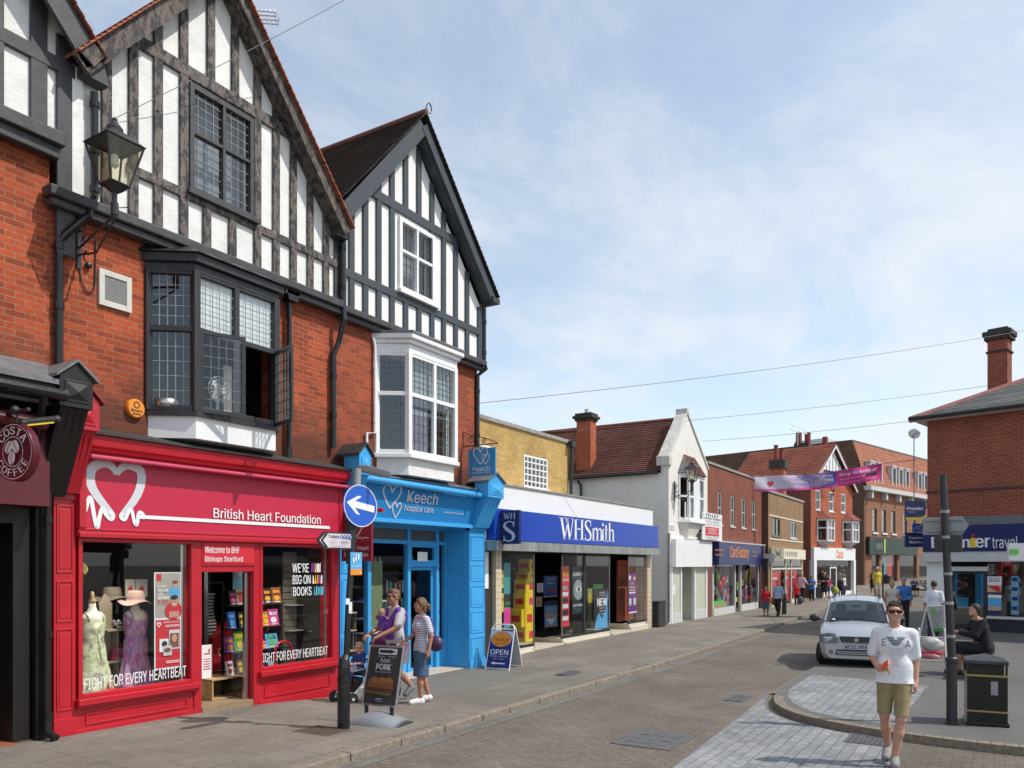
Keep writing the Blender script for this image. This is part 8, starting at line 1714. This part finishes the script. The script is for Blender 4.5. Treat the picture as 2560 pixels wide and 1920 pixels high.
        if style in ('long','bun'): pr.append((RH(0,.035,-.02), RH(0,.05,-.08 if style == 'bun' else -.17), .075*hs, .06*hs, (1.1,.8,1), .03*hs))
        if style == 'bun': pr.append((RH(0,.13,-.01), RH(0,.15,-.05), .040*hs, .03*hs, one, .02*hs)); pr.append((RH(0,.14,-.03), RH(.0,.15,-.10), .022*hs, .008*hs, one, .02*hs))
        V, Q = surface(pr, h*.8, cl); V = V+np.array([[math.sin(v[0]*190+v[2]*90), math.cos(v[1]*170+v[2]*120), math.sin(v[2]*150+v[0]*120)] for v in V])*.0042*hs if h < .012 else V; smesh('hair', V, Q, hair, t)
    xf = Matrix.Translation(Vector(P['hd'])) @ rot.to_4x4() @ Matrix.Scale(hs, 4)
    if glasses:
        b = MB()
        for q in (-1,1): b.prism([(-.031,-.014),(.026,-.019),(.031,.012),(-.030,.016)] if q > 0 else [(-.026,-.019),(.031,-.014),(.030,.016),(-.031,.012)], (q*.036,-.103,.010), (1,0,0), (0,0,1), (0,.006,0)); b.bar((q*.067,-.10,.018),(q*.085,.01,.014), .007)
        b.bar((-.01,-.102,.016),(.01,-.102,.016), .006); b.build('sunglasses', lens, t, local=True, xf=xf)
    elif h < .012:
        b = MB()
        for q in (-1,1): b.ball((q*.033,-.079,.010), .0115, n=10)
        b.build('eyes', MT['black_print'], t, local=True, xf=xf)
    return t, shirt, sh, s
# ---- man walking towards us
FX, FY = 4.42, -9.13
khaki = mat('khaki_cotton', (.30,.235,.12), .9, .22, 9, .5, 14, dirt=.2, dc=(.2,.15,.08)); tee = cloth('white_cotton', (.76,.77,.80), .35)
man, shirt, sh, s = person('man in white printed T-shirt, khaki shorts and sunglasses walking towards us holding an orange phone', FX, FY, .03, R(-86), 1.81, .93,
    dict(hipL=(.085,0,.93), hipR=(-.085,0,.93), knL=(.065,-.10,.50), anL=(.005,-.08,.085), toeL=(.01,-.27,.035), knR=(-.10,.0,.52), anR=(-.075,.18,.14), toeR=(-.085,.01,.045), elR=(-.225,.06,1.14), wrR=(-.15,-.17,1.03), hdR=(.10,-.06,.03), acR=(0,-.3,1.), elL=(.205,.05,1.13), wrL=(.205,.0,.89), curl=.85),
    tee, .42, .872, khaki, .535, shoes=mat('grey_white_trainer', (.24,.235,.22), .7, .25, 20), hair=hb, sk=skin, h=.0075, yaw=R(8), glasses=True, head=1.0)
def wearprint(art_fn, name, m, parent, sh, s, cx, cz, w, h):
    """project lettering from the front on to the cloth"""
    bv = BVHTree.FromPolygons([Vector(v) for v in sh[0]], [tuple(f) for f in sh[1]]); c = MB(); art_fn(c)
    out = MB(); vs = []
    for p in c.v:
        px, pz = cx+p[0]*w, cz+p[2]*h; hit = bv.ray_cast(Vector((px*s,-1,pz*s)), Vector((0,1,0)))[0]; vs.append(tuple(hit+Vector((0,-.004,0))) if hit else (px*s,-.15*s,pz*s))
    out.v = vs; out.f = c.f; out.m = c.m; out.build(name, m, parent, local=True)
def subdiv_rect(c, x0, x1, z0, z1, n=6):
    for i in range(n): a, b = x0+(x1-x0)*i/n, x0+(x1-x0)*(i+1)/n; c._add([(a,0,z0),(b,0,z0),(b,0,z1),(a,0,z1)], [(0,1,2,3)])
def emblem(c):
    text('E', (-.40,0,-.02), X_, Z_, .15, .50, mb=c, bold=.0, ext=0); text('A', (.42,0,-.10), X_, Z_, .20, .50, mb=c, ext=0)
    for i in range(6):
        hw = .33-.045*i; z = .34-.105*i; g = .05 if i < 2 else 0
        for q in (-1, 1): subdiv_rect(c, *sorted((q*g, q*hw)), z-.032, z+.032, 4)
def para(c):
    for i in range(13): wd = .5-.02*(i % 4)-.02*i; subdiv_rect(c, -wd, wd-.04*(i % 3), .5-i*.075, .5-i*.075+.018, 6)
wearprint(emblem, 'shirt_print', mat('dark_blue_grey_print', (.07,.075,.13), .7), shirt, sh, s, .012, 1.315, .285, .15)
wearprint(para, 'shirt_small_print', mat('pale_grey_print', (.48,.48,.52), .7), shirt, sh, s, .02, 1.145, .17, .21)
ph = man.matrix_world if False else Matrix.Translation((FX,FY,.03)) @ Matrix.Rotation(R(-86), 4, 'Z'); c = ph @ Vector((-.085*s,-.235*s,1.085*s)); o = MB().obox((0,0,0), (.008,.004,.055), (.0,.035,.0), (.008,0,0)).build('phone', mat('orange_red_plastic', (.80,.09,.02), .35), bevel=.006); o.location = c; o.rotation_euler = (R(50),R(20),R(-60)); tag(o, 'orange red phone held in the walking man\'s hand', 'phone')
# ---- family at the blue shop
def onp(v, x, y): p = SG(v, x, y, gz(5,-1.9)); return p[0], p[1]
MX, MY = onp('G', 905, 1265); MX -= .03; MY += .05; purple = cloth('purple_sling_cloth', (.16,.045,.33))
man2, sh2, shs2, s2 = person('man in sunglasses and grey T-shirt with purple baby sling pushing a pushchair', MX-.12, MY+.2, gz(MX,MY), R(-112), 1.84, 1.2,
    dict(knL=(.10,-.16,.52), anL=(.09,-.22,.10), knR=(-.10,.06,.49), anR=(-.10,.34,.20), toeR=(-.10,.25,.06), elL=(.265,-.10,1.17), wrL=(.18,-.36,1.05), elR=(-.265,-.10,1.17), wrR=(-.18,-.36,1.05), curl=1.0, che=(0,.02,1.30)),
    cloth('grey_marl_cloth', (.48,.47,.50)), .42, .88, cloth('black_shorts', (.014,.014,.016)), .53, shoes=shoe_g, hair=hgin, sk=skin_t, h=.0095, yaw=R(-4), glasses=True, belly=.10)
b = []
def sp_(a, b_, r, k=.03): return (V3(*a)*s2, V3(*b_)*s2, r*s2, r*s2, (1,1,1), k)
sl = [(V3(0,-.055,1.10)*s2, V3(0,-.12,1.20)*s2, .125*s2, .115*s2, (1,.9,1), .05), (V3(-.05,.0,1.0)*s2, V3(.05,0,1.0)*s2, .135*s2, .135*s2, (1.1,.92,.8), .05), sp_((.05,-.13,1.22),(.17,-.03,1.42),.055), sp_((.17,-.03,1.43),(.12,.10,1.36),.055), sp_((-.02,-.13,1.2),(-.15,-.04,1.42),.035), sp_((.10,.11,1.3),(-.06,.13,1.05),.05)]
smesh('sling', *surface(sl, .011), purple, man2)
WM = Matrix.Translation((MX-.12,MY+.2,gz(MX,MY))) @ Matrix.Rotation(R(-112), 4, 'Z')
p = WM @ Vector((-.03*s2,-.22*s2,.86*s2))
person('baby with bare arms carried high in the purple sling', p.x, p.y, p.z, R(-112+200), .62, 1.15, dict(hd=(0,-.02,1.56), elL=(.36,-.05,1.30), wrL=(.46,-.1,1.42), elR=(-.36,-.05,1.30), wrR=(-.46,-.1,1.42), knL=(.16,-.22,.86), knR=(-.16,-.22,.86), anL=(.14,-.12,.62), anR=(-.14,-.12,.62)), cloth('purple_romper', (.15,.05,.30)), .2, .86, shoes=None, hair=mat('fine_fair_hair', (.36,.22,.13), .7), sk=skin, h=.0085, head=1.75, yaw=R(45))
WX, WY = onp('G', 1050, 1305); WX -= .06; WY += .09; stripe = MT.get('striped') 
def stripemat():
    m, t, b = newmat('white_lilac_striped_cotton'); tcn = _n(t, 'ShaderNodeTexCoord'); wv = _n(t, 'ShaderNodeTexWave', wave_type='BANDS', bands_direction='Z'); wv.inputs['Scale'].default_value = 11; wv.inputs['Distortion'].default_value = .6; wv.inputs['Detail Scale'].default_value = 2; t.links.new(tcn.outputs['Object'], wv.inputs['Vector']); t.links.new(_ramp(t, wv.outputs['Fac'], [(.45,(.74,.73,.76)),(.6,(.26,.24,.36))]), b.inputs['Base Color']); b.inputs['Roughness'].default_value = .9; return m
denim = mat('blue_denim', (.055,.11,.19), .9, .3, 7, .3, 60, dirt=.3, dc=(.13,.2,.28))
woman, _, _, s3 = person('woman in striped T-shirt and denim skirt with tied back hair walking beside the sling man', WX, WY, gz(WX,WY), R(-118), 1.68, .98,
    dict(knL=(.075,-.06,.50), anL=(.07,-.05,.085), knR=(-.085,.04,.50), anR=(-.08,.16,.11), toeR=(-.08,.0,.04), elL=(.235,.07,1.14), wrL=(.25,.02,.90), elR=(-.24,-.02,1.15), wrR=(-.20,-.22,1.02)),
    stripemat(), .36, .86, denim, .45, True, shoes=mat('white_sandal', (.66,.65,.63), .5), shoe_kind='sandal', hair=hgin, style='bun', sk=skin_t, h=.0095, yaw=R(-12), bust=1.)
WM = Matrix.Translation((WX,WY,gz(WX,WY))) @ Matrix.Rotation(R(-118), 4, 'Z')
q = lambda *a: WM @ (Vector(a)*s3)
t = thing('shoulder_bag', 'dark purple shoulder bag hanging at the woman\'s hip behind her arm', 'bag', tuple(q(.22,.16,.95))); MB().tube([q(.10,-.10,1.42), q(.15,-.02,1.50), q(.17,.10,1.42), q(.22,.17,1.10)], .010, 6).build('strap', purplep, t)
b = MB(); cc = q(.20,.17,1.0); b.ball(cc, (.10,.13,.13), n=14); b.build('pouch', mat('dark_purple_leather', (.05,.025,.07), .45), t, smooth=True)
cc = q(-.16,-.27,.83); poster('pinkish leaflet with purple print carried low by the woman', cc, Vector((.75,-.65,.1)).normalized(), Vector((.15,.02,1)).normalized(), .22, .34, mat('pale_pink_paper', (.62,.50,.54), .6), lambda a, w, h: [a.rect(-w*.42, w*.42-.02*i, h*(.38-.1*i), h*(.42-.1*i), (redp, purplep)[i % 2]) for i in range(8)], 'leaflet', 'leaflet')
# pushchair with toddler
CX_, CY_ = onp('G', 330, 1300); CX_ += .55; CY_ += .1; cz = gz(CX_, CY_)
t = thing('pushchair', 'silver framed pushchair with a purple seat in front of the sling man', 'pushchair', (CX_,CY_,cz), R(-100)); ROOTM[t.name] = Matrix(); b = MB()
for sx in (-.22,.22):
    b.tube([(sx,-.48,.14),(sx,-.15,.42),(sx,.25,.72),(sx,.55,1.02)], .016, 8); b.tube([(sx,.38,.16),(sx,.05,.40),(sx,-.15,.42)], .016, 8); b.tube([(sx,-.42,.55),(sx,-.1,.58),(sx,.2,.68)], .013, 8)
b.tube([(-.22,.55,1.02),(.22,.55,1.02)], .018, 8); b.tube([(-.22,-.42,.55),(-.1,-.5,.56),(.1,-.5,.56),(.22,-.42,.55)], .018, 8); b.build('frame', mat('pushchair_silver', (.6,.6,.62), .3, metal=.8), t)
for sx in (-.24,.24):
    for sy, r in ((-.48,.10),(.38,.14)): w_ = MB(); w_.lathe([(r*.72,-.02),(r,-.022),(r,.022),(r*.72,.02)], (sx,sy,r), 20, ax='x'); o = w_.build('wheel', blackp, t); MB().lathe([(r*.25,-.026),(r*.25,.026)], (sx,sy,r), 10, ax='x').build('hub', lgrey, o)
b = MB(); b.box(-.18, .18, -.22, .18, .44, .50); b.prism([(.12,.50),(.30,.98),(.36,.98),(.18,.48)], (-.18,0,0), (0,1,0), Z_, (.36,0,0)); b.build('seat', mat('dark_pushchair_cloth', (.05,.045,.05), .9), t, bevel=.02)
hd_ = MB(); vs = []
for i in range(9):
    for j in range(9): a, c = R(10+100*i/8), R(180*j/8); vs.append((.21*math.cos(c), .30-.30*math.sin(a)*math.sin(c)*.0-.24*math.cos(a)*.9+.1, .86+.30*math.sin(a)*(.35+.65*math.sin(c))))
hd_._add(vs, [(i*9+j, (i+1)*9+j, (i+1)*9+j+1, i*9+j+1) for i in range(8) for j in range(8)]); hd_.build('hood', cloth('plum_cloth', (.10,.02,.09)), t, smooth=True)
MB().prism([(-.4,.42),(-.2,.42),(-.2,.30),(-.36,.18)], (-.16,0,0), (0,1,0), Z_, (.32,0,0)).build('footrest', blackp, t)
WM = Matrix.Translation((CX_,CY_,cz)) @ Matrix.Rotation(R(-100), 4, 'Z'); p = WM @ Vector((0,-.17,.08))
person('fair haired toddler in a dark blue top sitting in the pushchair', p.x, p.y, p.z, R(-95), .98, 1.1, dict(pel=(0,.05,.80), che=(0,.06,1.12), neck=(0,.05,1.28), hd=(0,.02,1.44), shL=(.17,.05,1.24), shR=(-.17,.05,1.24), hipL=(.09,.0,.80), hipR=(-.09,.0,.80), knL=(.11,-.40,.84), knR=(-.11,-.40,.84), anL=(.11,-.48,.46), anR=(-.11,-.48,.46), elL=(.24,-.05,1.02), elR=(-.24,-.05,1.02), wrL=(.08,-.24,1.0), wrR=(-.08,-.24,1.0)), cloth('dark_blue_cotton', (.02,.05,.20)), .45, .74, cloth('blue_trousers', (.04,.06,.16)), .3, shoes=shoe_k, hair=mat('white_blond_hair', (.50,.36,.18), .7, .2, 30), sk=skin, h=.0085, head=1.45, yaw=R(40))
# ---- people farther along
def far(label, v, xf, yf, yh, rz, gyo=-1., k=None, **kw):
    z = .1
    for _ in range(6): X, Y = SG(v, xf, yf, z); z = gz(X, min(Y, 0)) if Y > kerby(X) else .1+rise(X)
    kx = (z-CAM[2])/ray(v, xf, yf).z
    if not k and v == 'Q' and Y > -.62: d_ = ray(v, xf, yf); kx = (-.65-CAM[1])/d_.y; X, Y = CAM[0]+kx*d_.x, -.65; z = gz(X, -.65)
    if k: p = SK(v, xf, yf, k); X, Y = p.x, p.y; z = .1+rise(X)*.9; kx = k
    H = kw.pop('H', None) or (SK(v, xf, yh, kx).z-z)*(1 if not k else 1)
    return person(label, X, Y, z, rz, max(.9, min(1.95, H)), sk=kw.pop('sk', skin_t), h=kw.pop('h', .02), **kw)
blk = cloth('black_cloth', (.016,.016,.018)); TOW = R(-80)
walk = dict(knL=(.095,-.14,.52), anL=(.09,-.20,.09), knR=(-.095,.02,.50), anR=(-.09,.26,.16), toeR=(-.09,.12,.05))
far('woman in a red polo shirt and denim knee shorts with one hand raised', 'Q', 240, 970, 450, R(-85), pose=dict(elR=(-.27,-.10,1.20), wrR=(-.20,-.22,1.45), hdR=(.02,-.03,.08)), top=cloth('red_polo_cloth', (.48,.012,.025)), bot=denim, blen=.38, hair=hk, style='bun', w=1.12, bust=1.1, belly=.1)
far('man in pale blue T-shirt and black trousers walking on the left pavement', 'Q', 450, 972, 355, R(-95), pose=walk, top=cloth('pale_blue_cloth', (.30,.42,.60)), bot=blk, hair=hgin, yaw=R(15), w=1.05)
o = MB(); px, py = SG('Q', 355, 960, .1); sack('carrier_bag', 'orange carrier bag hanging beside the man in the pale blue T-shirt', (px-.1,py-.1,.72), (.14,.14,.2), mat('orange_polythene', (.55,.12,.04), .4))
far('child in a red football shirt and black trousers', 'Q', 775, 775, 415, R(-70), top=cloth('red_shirt_cloth', (.52,.015,.02)), bot=blk, hair=hgin, head=1.15)
px, py = SG('Q', 835, 765, .1); sack('carrier_bag', 'dark carrier bag held low by the child in red', (px,py,.32), (.16,.14,.22), mat('dark_polythene', (.06,.07,.08), .4))
far('grey haired man in a pale lilac shirt seen from behind', 'Q', 860, 690, 220, R(60), pose=dict(elR=(-.26,-.08,1.16), wrR=(-.20,-.24,1.1)), top=cloth('pale_lilac_cloth', (.58,.54,.62)), bot=blk, hair=hgr, style='bald', w=1.08)
far('woman in a bright blue top with folded arms and black trousers', 'Q', 1030, 708, 275, R(-75), pose=dict(elL=(.26,-.04,1.17), wrL=(-.04,-.20,1.16), elR=(-.26,-.04,1.17), wrR=(.04,-.19,1.2)), top=cloth('bright_blue_cloth', (.015,.16,.50)), sleeve=.3, hem=.80, bot=blk, hair=hb, style='long', w=1.1, belly=.12)
far('woman in a black dress with folded arms near the shoe shop', 'Q', 1250, 682, 210, R(-80), pose=dict(elL=(.26,-.04,1.17), wrL=(-.04,-.2,1.16), elR=(-.26,-.04,1.17), wrR=(.04,-.19,1.2)), top=blk, sleeve=.3, bot=blk, blen=.46, skirt=True, shoes=shoe_w, hair=hgin, style='bun', w=1.2, belly=.12)
far('child in a bright pink top and blue shorts behind the woman in black', 'Q', 1308, 662, 255, R(-60), top=cloth('bright_pink_cloth', (.50,.02,.18)), bot=cloth('blue_shorts_cloth', (.05,.13,.4)), blen=.5, shoes=mat('pink_shoe', (.6,.04,.2), .5), hair=hb)
far('woman in a dark jacket over a white top in front of the shoe shop', 'Q', 1525, 645, 290, R(-85), top=cloth('dark_jacket_cloth', (.025,.022,.035)), sleeve=1., bot=blk, hair=hgin, style='long', bust=1)
far('pale haired woman in white behind the one in the dark jacket', 'Q', 1592, 628, 248, R(-20), top=cloth('off_white_cloth', (.6,.58,.55)), bot=cloth('navy_cloth', (.03,.04,.12)), hair=hbl, style='long')
px, py = SG('Q', 1438, 625, .3); sack('carrier_bag', 'yellow green carrier bag beside the woman in the dark jacket', (px,py,.62), (.2,.2,.28), mat('lime_polythene', (.35,.36,.05), .4))
far('man in a grey T-shirt walking into the shoe shop', 'Q', 1512, 560, 150, R(95), top=cloth('mid_grey_cloth', (.25,.26,.28)), bot=cloth('dark_jeans', (.03,.035,.05)), hair=hk)
far('woman in a black dress on the far pavement', 'Q', 2090, 556, 150, R(-80), top=blk, sleeve=.0, bot=blk, blen=.48, skirt=True, shoes=shoe_w, hair=hb, style='long', pose=dict(elR=(-.26,-.06,1.16), wrR=(-.16,-.2,1.3)))
far('person in a white hat and yellow top behind the woman in the black dress', 'Q', 2165, 500, 110, R(-60), top=cloth('yellow_cloth', (.6,.5,.06)), bot=cloth('pale_shorts_cloth', (.5,.46,.38)), blen=.5, hair=mat('white_hat_cloth', (.65,.63,.58), .9))
far('man in a light blue shirt seen from behind by the department store', 'J', 1420, 168, 48, R(100), top=cloth('light_blue_shirt_cloth', (.25,.38,.62)), sleeve=.9, bot=blk, hair=hk, tuck=1)
far('person in dark brown clothes at the department store entrance', 'J', 1350, 158, 62, R(-80), top=cloth('dark_brown_cloth', (.05,.03,.025)), bot=blk, hair=hb)
far('woman in a pale sleeveless top walking away past the silver car', 'J', 1168, 470, 212, R(98), k=26, H=1.62, top=cloth('cream_cloth', (.55,.50,.44)), sleeve=.05, bot=cloth('grey_trousers', (.12,.11,.13)), hair=hbl, style='bun')
far('man in a blue shirt and black trousers facing us beyond the car', 'J', 1262, 480, 180, R(-95), k=26.5, H=1.72, top=cloth('shirt_blue_cloth', (.05,.17,.45)), sleeve=.75, tuck=1, bot=blk, hair=hgr, sk=skin_t, pose=dict(elR=(-.25,-.04,1.15), wrR=(-.12,-.24,1.12)))
far('young man in a white polo shirt seen from behind beyond the menu board', 'J', 1500, 600, 202, R(95), k=21.9, H=1.70, top=cloth('white_polo_cloth', (.66,.66,.72)), bot=cloth('dark_jeans', (.03,.035,.05)), hair=hk, w=1.05)
sit = dict(pel=(0,.1,.52), che=(0,.02,.88), neck=(0,-.02,1.04), hd=(0,-.07,1.20), shL=(.19,.0,1.0), shR=(-.19,.0,1.0), hipL=(.09,.08,.50), hipR=(-.09,.08,.50), knL=(.11,-.36,.52), knR=(-.11,-.36,.52), anL=(.11,-.34,.09), anR=(-.11,-.34,.09), elL=(.25,-.12,.76), elR=(-.25,-.12,.76), wrL=(.07,-.36,.80), wrR=(-.07,-.36,.80))
navyk = cloth('black_navy_cloth', (.010,.011,.017))
person('seated person in black clothes and black head covering on the bench at right', BENCH.x+.05, BENCH.y-.05, .1, R(-165), 1.84, 1.5, sit, navyk, .9, .42, navyk, .4, hair=hk, style='long', sk=skin, h=.012, belly=.4, pitch=R(-10), yaw=R(25))
px, py = SG('J', 1370, 300, .15); person('person in dark blue seated at the far picnic table', px, py+.2, .15, R(-60), 1.7, 1.1, sit, cloth('dusk_blue_cloth', (.03,.05,.13)), .4, .42, blk, .4, hair=hk, h=.02)

# ================================================================== SILVER CAR
c0 = SK('J', 887, 800, 16.4); T = Vector((CAM[0]-c0.x, CAM[1]-c0.y, 0)).normalized()
car = thing('parked_car', 'small silver hatchback with roof rails standing at the kerb facing us', 'car', (c0.x-T.x*0,c0.y,.055), math.atan2(T.y, T.x)); car.scale = (1,.91,1); ROOTM[car.name] = Matrix()
silver = mat('silver_car_paint', (.46,.48,.51), .26, .02, 3, metal=.5, coat=.6); plk = mat('dark_car_plastic', (.028,.028,.03), .5); cg = glassmat('car_glass', (.80,.88,.87), 2.4)
ST = [(.00,[(.56,.23),(.66,.34),(.68,.50),(.64,.64),(.45,.69),(.22,.70),(0,.70)]),(-.10,[(.68,.22),(.75,.34),(.76,.52),(.73,.68),(.56,.745),(.28,.76),(0,.765)]),(-.32,[(.74,.21),(.79,.36),(.80,.56),(.78,.76),(.64,.83),(.33,.855),(0,.86)]),(-.62,[(.76,.21),(.80,.36),(.81,.58),(.79,.84),(.67,.885),(.34,.915),(0,.925)]),
      (-.86,[(.76,.21),(.80,.36),(.81,.60),(.79,.88),(.70,.93),(.35,.965),(0,.975)]),(-1.42,[(.77,.21),(.80,.36),(.81,.60),(.785,.95),(.60,1.335),(.30,1.385),(0,1.40)]),(-1.72,[(.77,.21),(.80,.36),(.81,.60),(.785,.955),(.60,1.42),(.30,1.465),(0,1.48)]),(-2.4,[(.77,.21),(.80,.36),(.81,.60),(.785,.96),(.60,1.43),(.30,1.48),(0,1.495)]),(-3.2,[(.77,.22),(.80,.36),(.80,.60),(.775,.96),(.585,1.40),(.30,1.45),(0,1.465)]),(-3.48,[(.70,.26),(.76,.38),(.77,.60),(.74,.96),(.55,1.32),(.28,1.36),(0,1.37)])]
body, gl, wn, rg_ = MB(), MB(), MB(), MB(); rows_ = []
for xx, pr in ST: rows_.append([(xx, y, z) for y, z in pr]+[(xx, -y, z) for y, z in pr[-2::-1]])
m_ = len(rows_[0])
def addq(B, a, b, c, d): B._add([a, b, c, d], [(0,1,2,3)])
for i in range(len(ST)-1):
    for j in range(m_-1):
        tgt = body
        if i == 4 and j in (4,5,6,7): tgt = gl
        elif i == 8 and j in (4,5,6,7): tgt = rg_
        elif 4 <= i <= 7 and j in (3, 8): tgt = wn
        addq(tgt, rows_[i][j], rows_[i+1][j], rows_[i+1][j+1], rows_[i][j+1])
body._add(rows_[0], [tuple(range(m_))]); body._add(rows_[-1], [tuple(range(m_))[::-1]])
def weld(B, name, m, par, thick=0., sub=0):
    import bmesh; me = bpy.data.meshes.new(name); me.from_pydata(B.v, [], B.f); bm = bmesh.new(); bm.from_mesh(me); bmesh.ops.remove_doubles(bm, verts=bm.verts, dist=.001); bmesh.ops.recalc_face_normals(bm, faces=bm.faces); bm.to_mesh(me); bm.free(); me.materials.append(m); me.polygons.foreach_set('use_smooth', [True]*len(me.polygons)); me.set_sharp_from_angle(angle=R(38)); return link(name, me, par)
o = weld(body, 'body', silver, car); bv = o.modifiers.new('bevel', 'BEVEL'); bv.width = .018; bv.segments = 2; bv.limit_method = 'ANGLE'; bv.angle_limit = R(25)
weld(gl, 'windscreen', cg, car); weld(rg_, 'rear_window', cg, car); weld(wn, 'side_windows', cg, car)
gq = lambda f, y: Vector((-.86-.56*f-.0, y, 0))
b = MB(); wsz = lambda f, y: Vector((-.86-.56*f+.012, y, .955+.42*f+.02*(1-abs(y)/.6)))
b.bar(wsz(.03,.62), wsz(.03,-.62), .03, .02); b.bar(wsz(.05,.40), wsz(.12,-.05), .018, .012); b.bar(wsz(.05,-.12), wsz(.17,-.56), .018, .012); b.build('wiper', plk, car)
for s_ in (-1, 1): b = MB(); b.bar(wsz(0,s_*.70), wsz(1,s_*.595), .035, .03); b.build('windscreen_pillar', silver, car)
MB().obox(wsz(.1,-.50)+Vector((-.012,0,.0)), (0,.03,0), Vector((-.56,0,.43)).normalized()*.03, (.002,0,.002)).build('tax_disc', whitep, car)
b = MB()
for s_ in (-1, 1):
    st_ = MB(); st_.box(-1.95, -1.75, s_*.36-.22, s_*.36+.22, .75, 1.10); st_.box(-1.90, -1.78, s_*.36-.12, s_*.36+.12, 1.12, 1.30); st_.build('front_seat', mat('dark_seat_cloth', (.035,.04,.045), .9), car, bevel=.05)
MB().box(-3.0, -2.8, -.6, .6, .7, 1.08).box(-3.2, -.9, -.72, .72, .25, .30).build('cabin_floor', plk, car); MB().box(-1.1, -.9, -.66, .66, .78, .98).build('dashboard', plk, car, bevel=.03)
MB().tube([(-1.25, .36+.18*math.cos(a)*-1, .98+.17*math.sin(a)) for a in [i*.35 for i in range(19)]], .014, 6).build('steering_wheel', plk, car); MB().box(-1.36, -1.33, -.11, .11, 1.24, 1.30).build('rear_view_mirror', plk, car)
def face(pts, x, th, m, name, bevel=0): return MB().prism(pts, (x,0,0), (0,1,0), Z_, (th,0,0)).build(name, m, car, bevel=bevel)
face([(-.39,.665),(-.34,.56),(.34,.56),(.39,.665),(.36,.71),(-.36,.71)], -.03, .055, silver, 'grille_surround', .01); face([(-.355,.66),(-.31,.572),(.31,.572),(.355,.66),(.335,.692),(-.335,.692)], .022, .008, plk, 'grille')
b = MB()
for z in (.605,.645): b.box(.03, .034, -.29, .29, z-.002, z+.002)
b.build('grille_bar', mat('dim_chrome', (.25,.25,.27), .3, metal=.8), car)
b = MB(); EM = [(.045,.02),(.0,.045),(-.045,.02),(.02,-.005),(-.02,.005),(.045,-.02),(.0,-.045),(-.045,-.02)]
for q in stroke([(.042,.012),(.0,.036),(-.042,.012),(.042,-.012),(.0,-.036),(-.042,-.012)], .02): b.prism(q, (.034,0,.632), (0,1,0), Z_, (.004,0,0))
b.build('badge', mat('bright_chrome', (.75,.75,.77), .15, metal=1), car)
face([(-.45,.30),(.45,.30),(.42,.42),(-.42,.42)], -.02, .035, plk, 'lower_grille', .008)
b = MB()
for z in (.335,.375): b.box(.015, .02, -.41, .41, z-.009, z+.009)
b.build('lower_grille_bar', silver, car)
pl = MB().box(.012, .026, -.26, .26, .43, .54).build('number_plate', mat('plate_grey_white', (.50,.51,.54), .5), car); text('KE52 XPX', (.0265,0,.485), (0,1,0), Z_, .46, .075, blackp, pl, bold=.02, local=True, ext=.002)
hl = mat('headlamp_glass', (.20,.20,.21), .1, .4, 25, metal=.6)
for s_ in (-1, 1):
    y = lambda a: s_*a
    f = MB(); L0 = [(-.01,y(.42),.56),(-.01,y(.42),.66),(-.06,y(.46),.725),(-.085,y(.60),.735),(-.115,y(.755),.70),(-.10,y(.755),.57),(-.015,y(.64),.545)]
    f._add([(x+.03,yy,z) for x, yy, z in L0]+[(x-.06,yy,z) for x, yy, z in L0], [tuple(range(7)) if s_ < 0 else tuple(range(7))[::-1]]+[(i, (i+1) % 7, 7+(i+1) % 7, 7+i) for i in range(7)]); o = f.build('headlight', hl, car, bevel=.008); cy_ = sum(q[1] for q in L0)/7; cz_ = sum(q[2] for q in L0)/7; g_ = MB(); L2 = [(x+.012, cy_+(yy-cy_)*1.13, cz_+(zz-cz_)*1.16) for x, yy, zz in L0]; g_._add(L2+[(x-.06,yy,zz) for x, yy, zz in L2], [tuple(range(7)) if s_ < 0 else tuple(range(7))[::-1]]+[(i, (i+1) % 7, 7+(i+1) % 7, 7+i) for i in range(7)]); g_.build('headlight_surround', plk, o)
    MB().lathe([(.062,0),(.05,.012),(.0,.014)], (-.035,y(.50),.635), 16, ax='x').build('bulb', mat('lamp_bright', (.7,.7,.72), .1, metal=.8), o); MB().obox((-.085,y(.66),.655), (.03,s_*-.04,0), (0,0,.045), (.004,.003,0)).build('indicator', mat('amber_lens', (.45,.17,.05), .3), o)
    MB().lathe([(.05,0),(.05,.02),(.035,.025),(.0,.025)], (-.015,y(.535),.365), 16, ax='x').build('fog_light', hl, car)
    for xx, st in ((-.60,R(-22)),(-2.95,0)):
        w_ = MB(); xf = Matrix.Translation((xx,y(.70),.285)) @ Matrix.Rotation(st, 4, 'Z'); w_.lathe([(.19,-.085),(.26,-.095),(.285,-.07),(.285,.07),(.26,.095),(.19,.085)], (0,0,0), 26, ax='y'); o = w_.build('wheel', mat('tyre_rubber', (.02,.02,.02), .8), car, local=True, xf=xf); MB().lathe([(.19,-.08),(.17,-.05),(.05,-.07),(.0,-.07)] if s_ < 0 else [(.19,.08),(.17,.05),(.05,.07),(.0,.07)], (0,0,0), 20, ax='y').build('rim', alu, o, local=True, xf=xf)
    if s_ < 0 or True: b = MB(); b.ball((-1.02,y(.95),1.01), (.06,.12,.085), n=14); b.bar((-1.02,y(.79),.98),(-1.02,y(.90),.99), .05); b.build('wing_mirror', plk, car, smooth=True)
    b = MB(); b.tube([(-1.5,y(.53),1.44),(-1.62,y(.53),1.52),(-3.0,y(.53),1.52),(-3.15,y(.53),1.43)], .018, 8); b.build('roof_rail', plk, car)
    MB().lathe([(.33,-.012),(.33,.012)], (-.60,y(.80),.30), 28, ax='y').build('wheel_arch', plk, car)
MB().tube([(-1.75,0,1.48),(-1.86,0,1.82)], .006, 5).build('radio_aerial', black, car)
MB().box(-3.3, -.15, -.68, .68, .18, .24).build('underbody', plk, car)
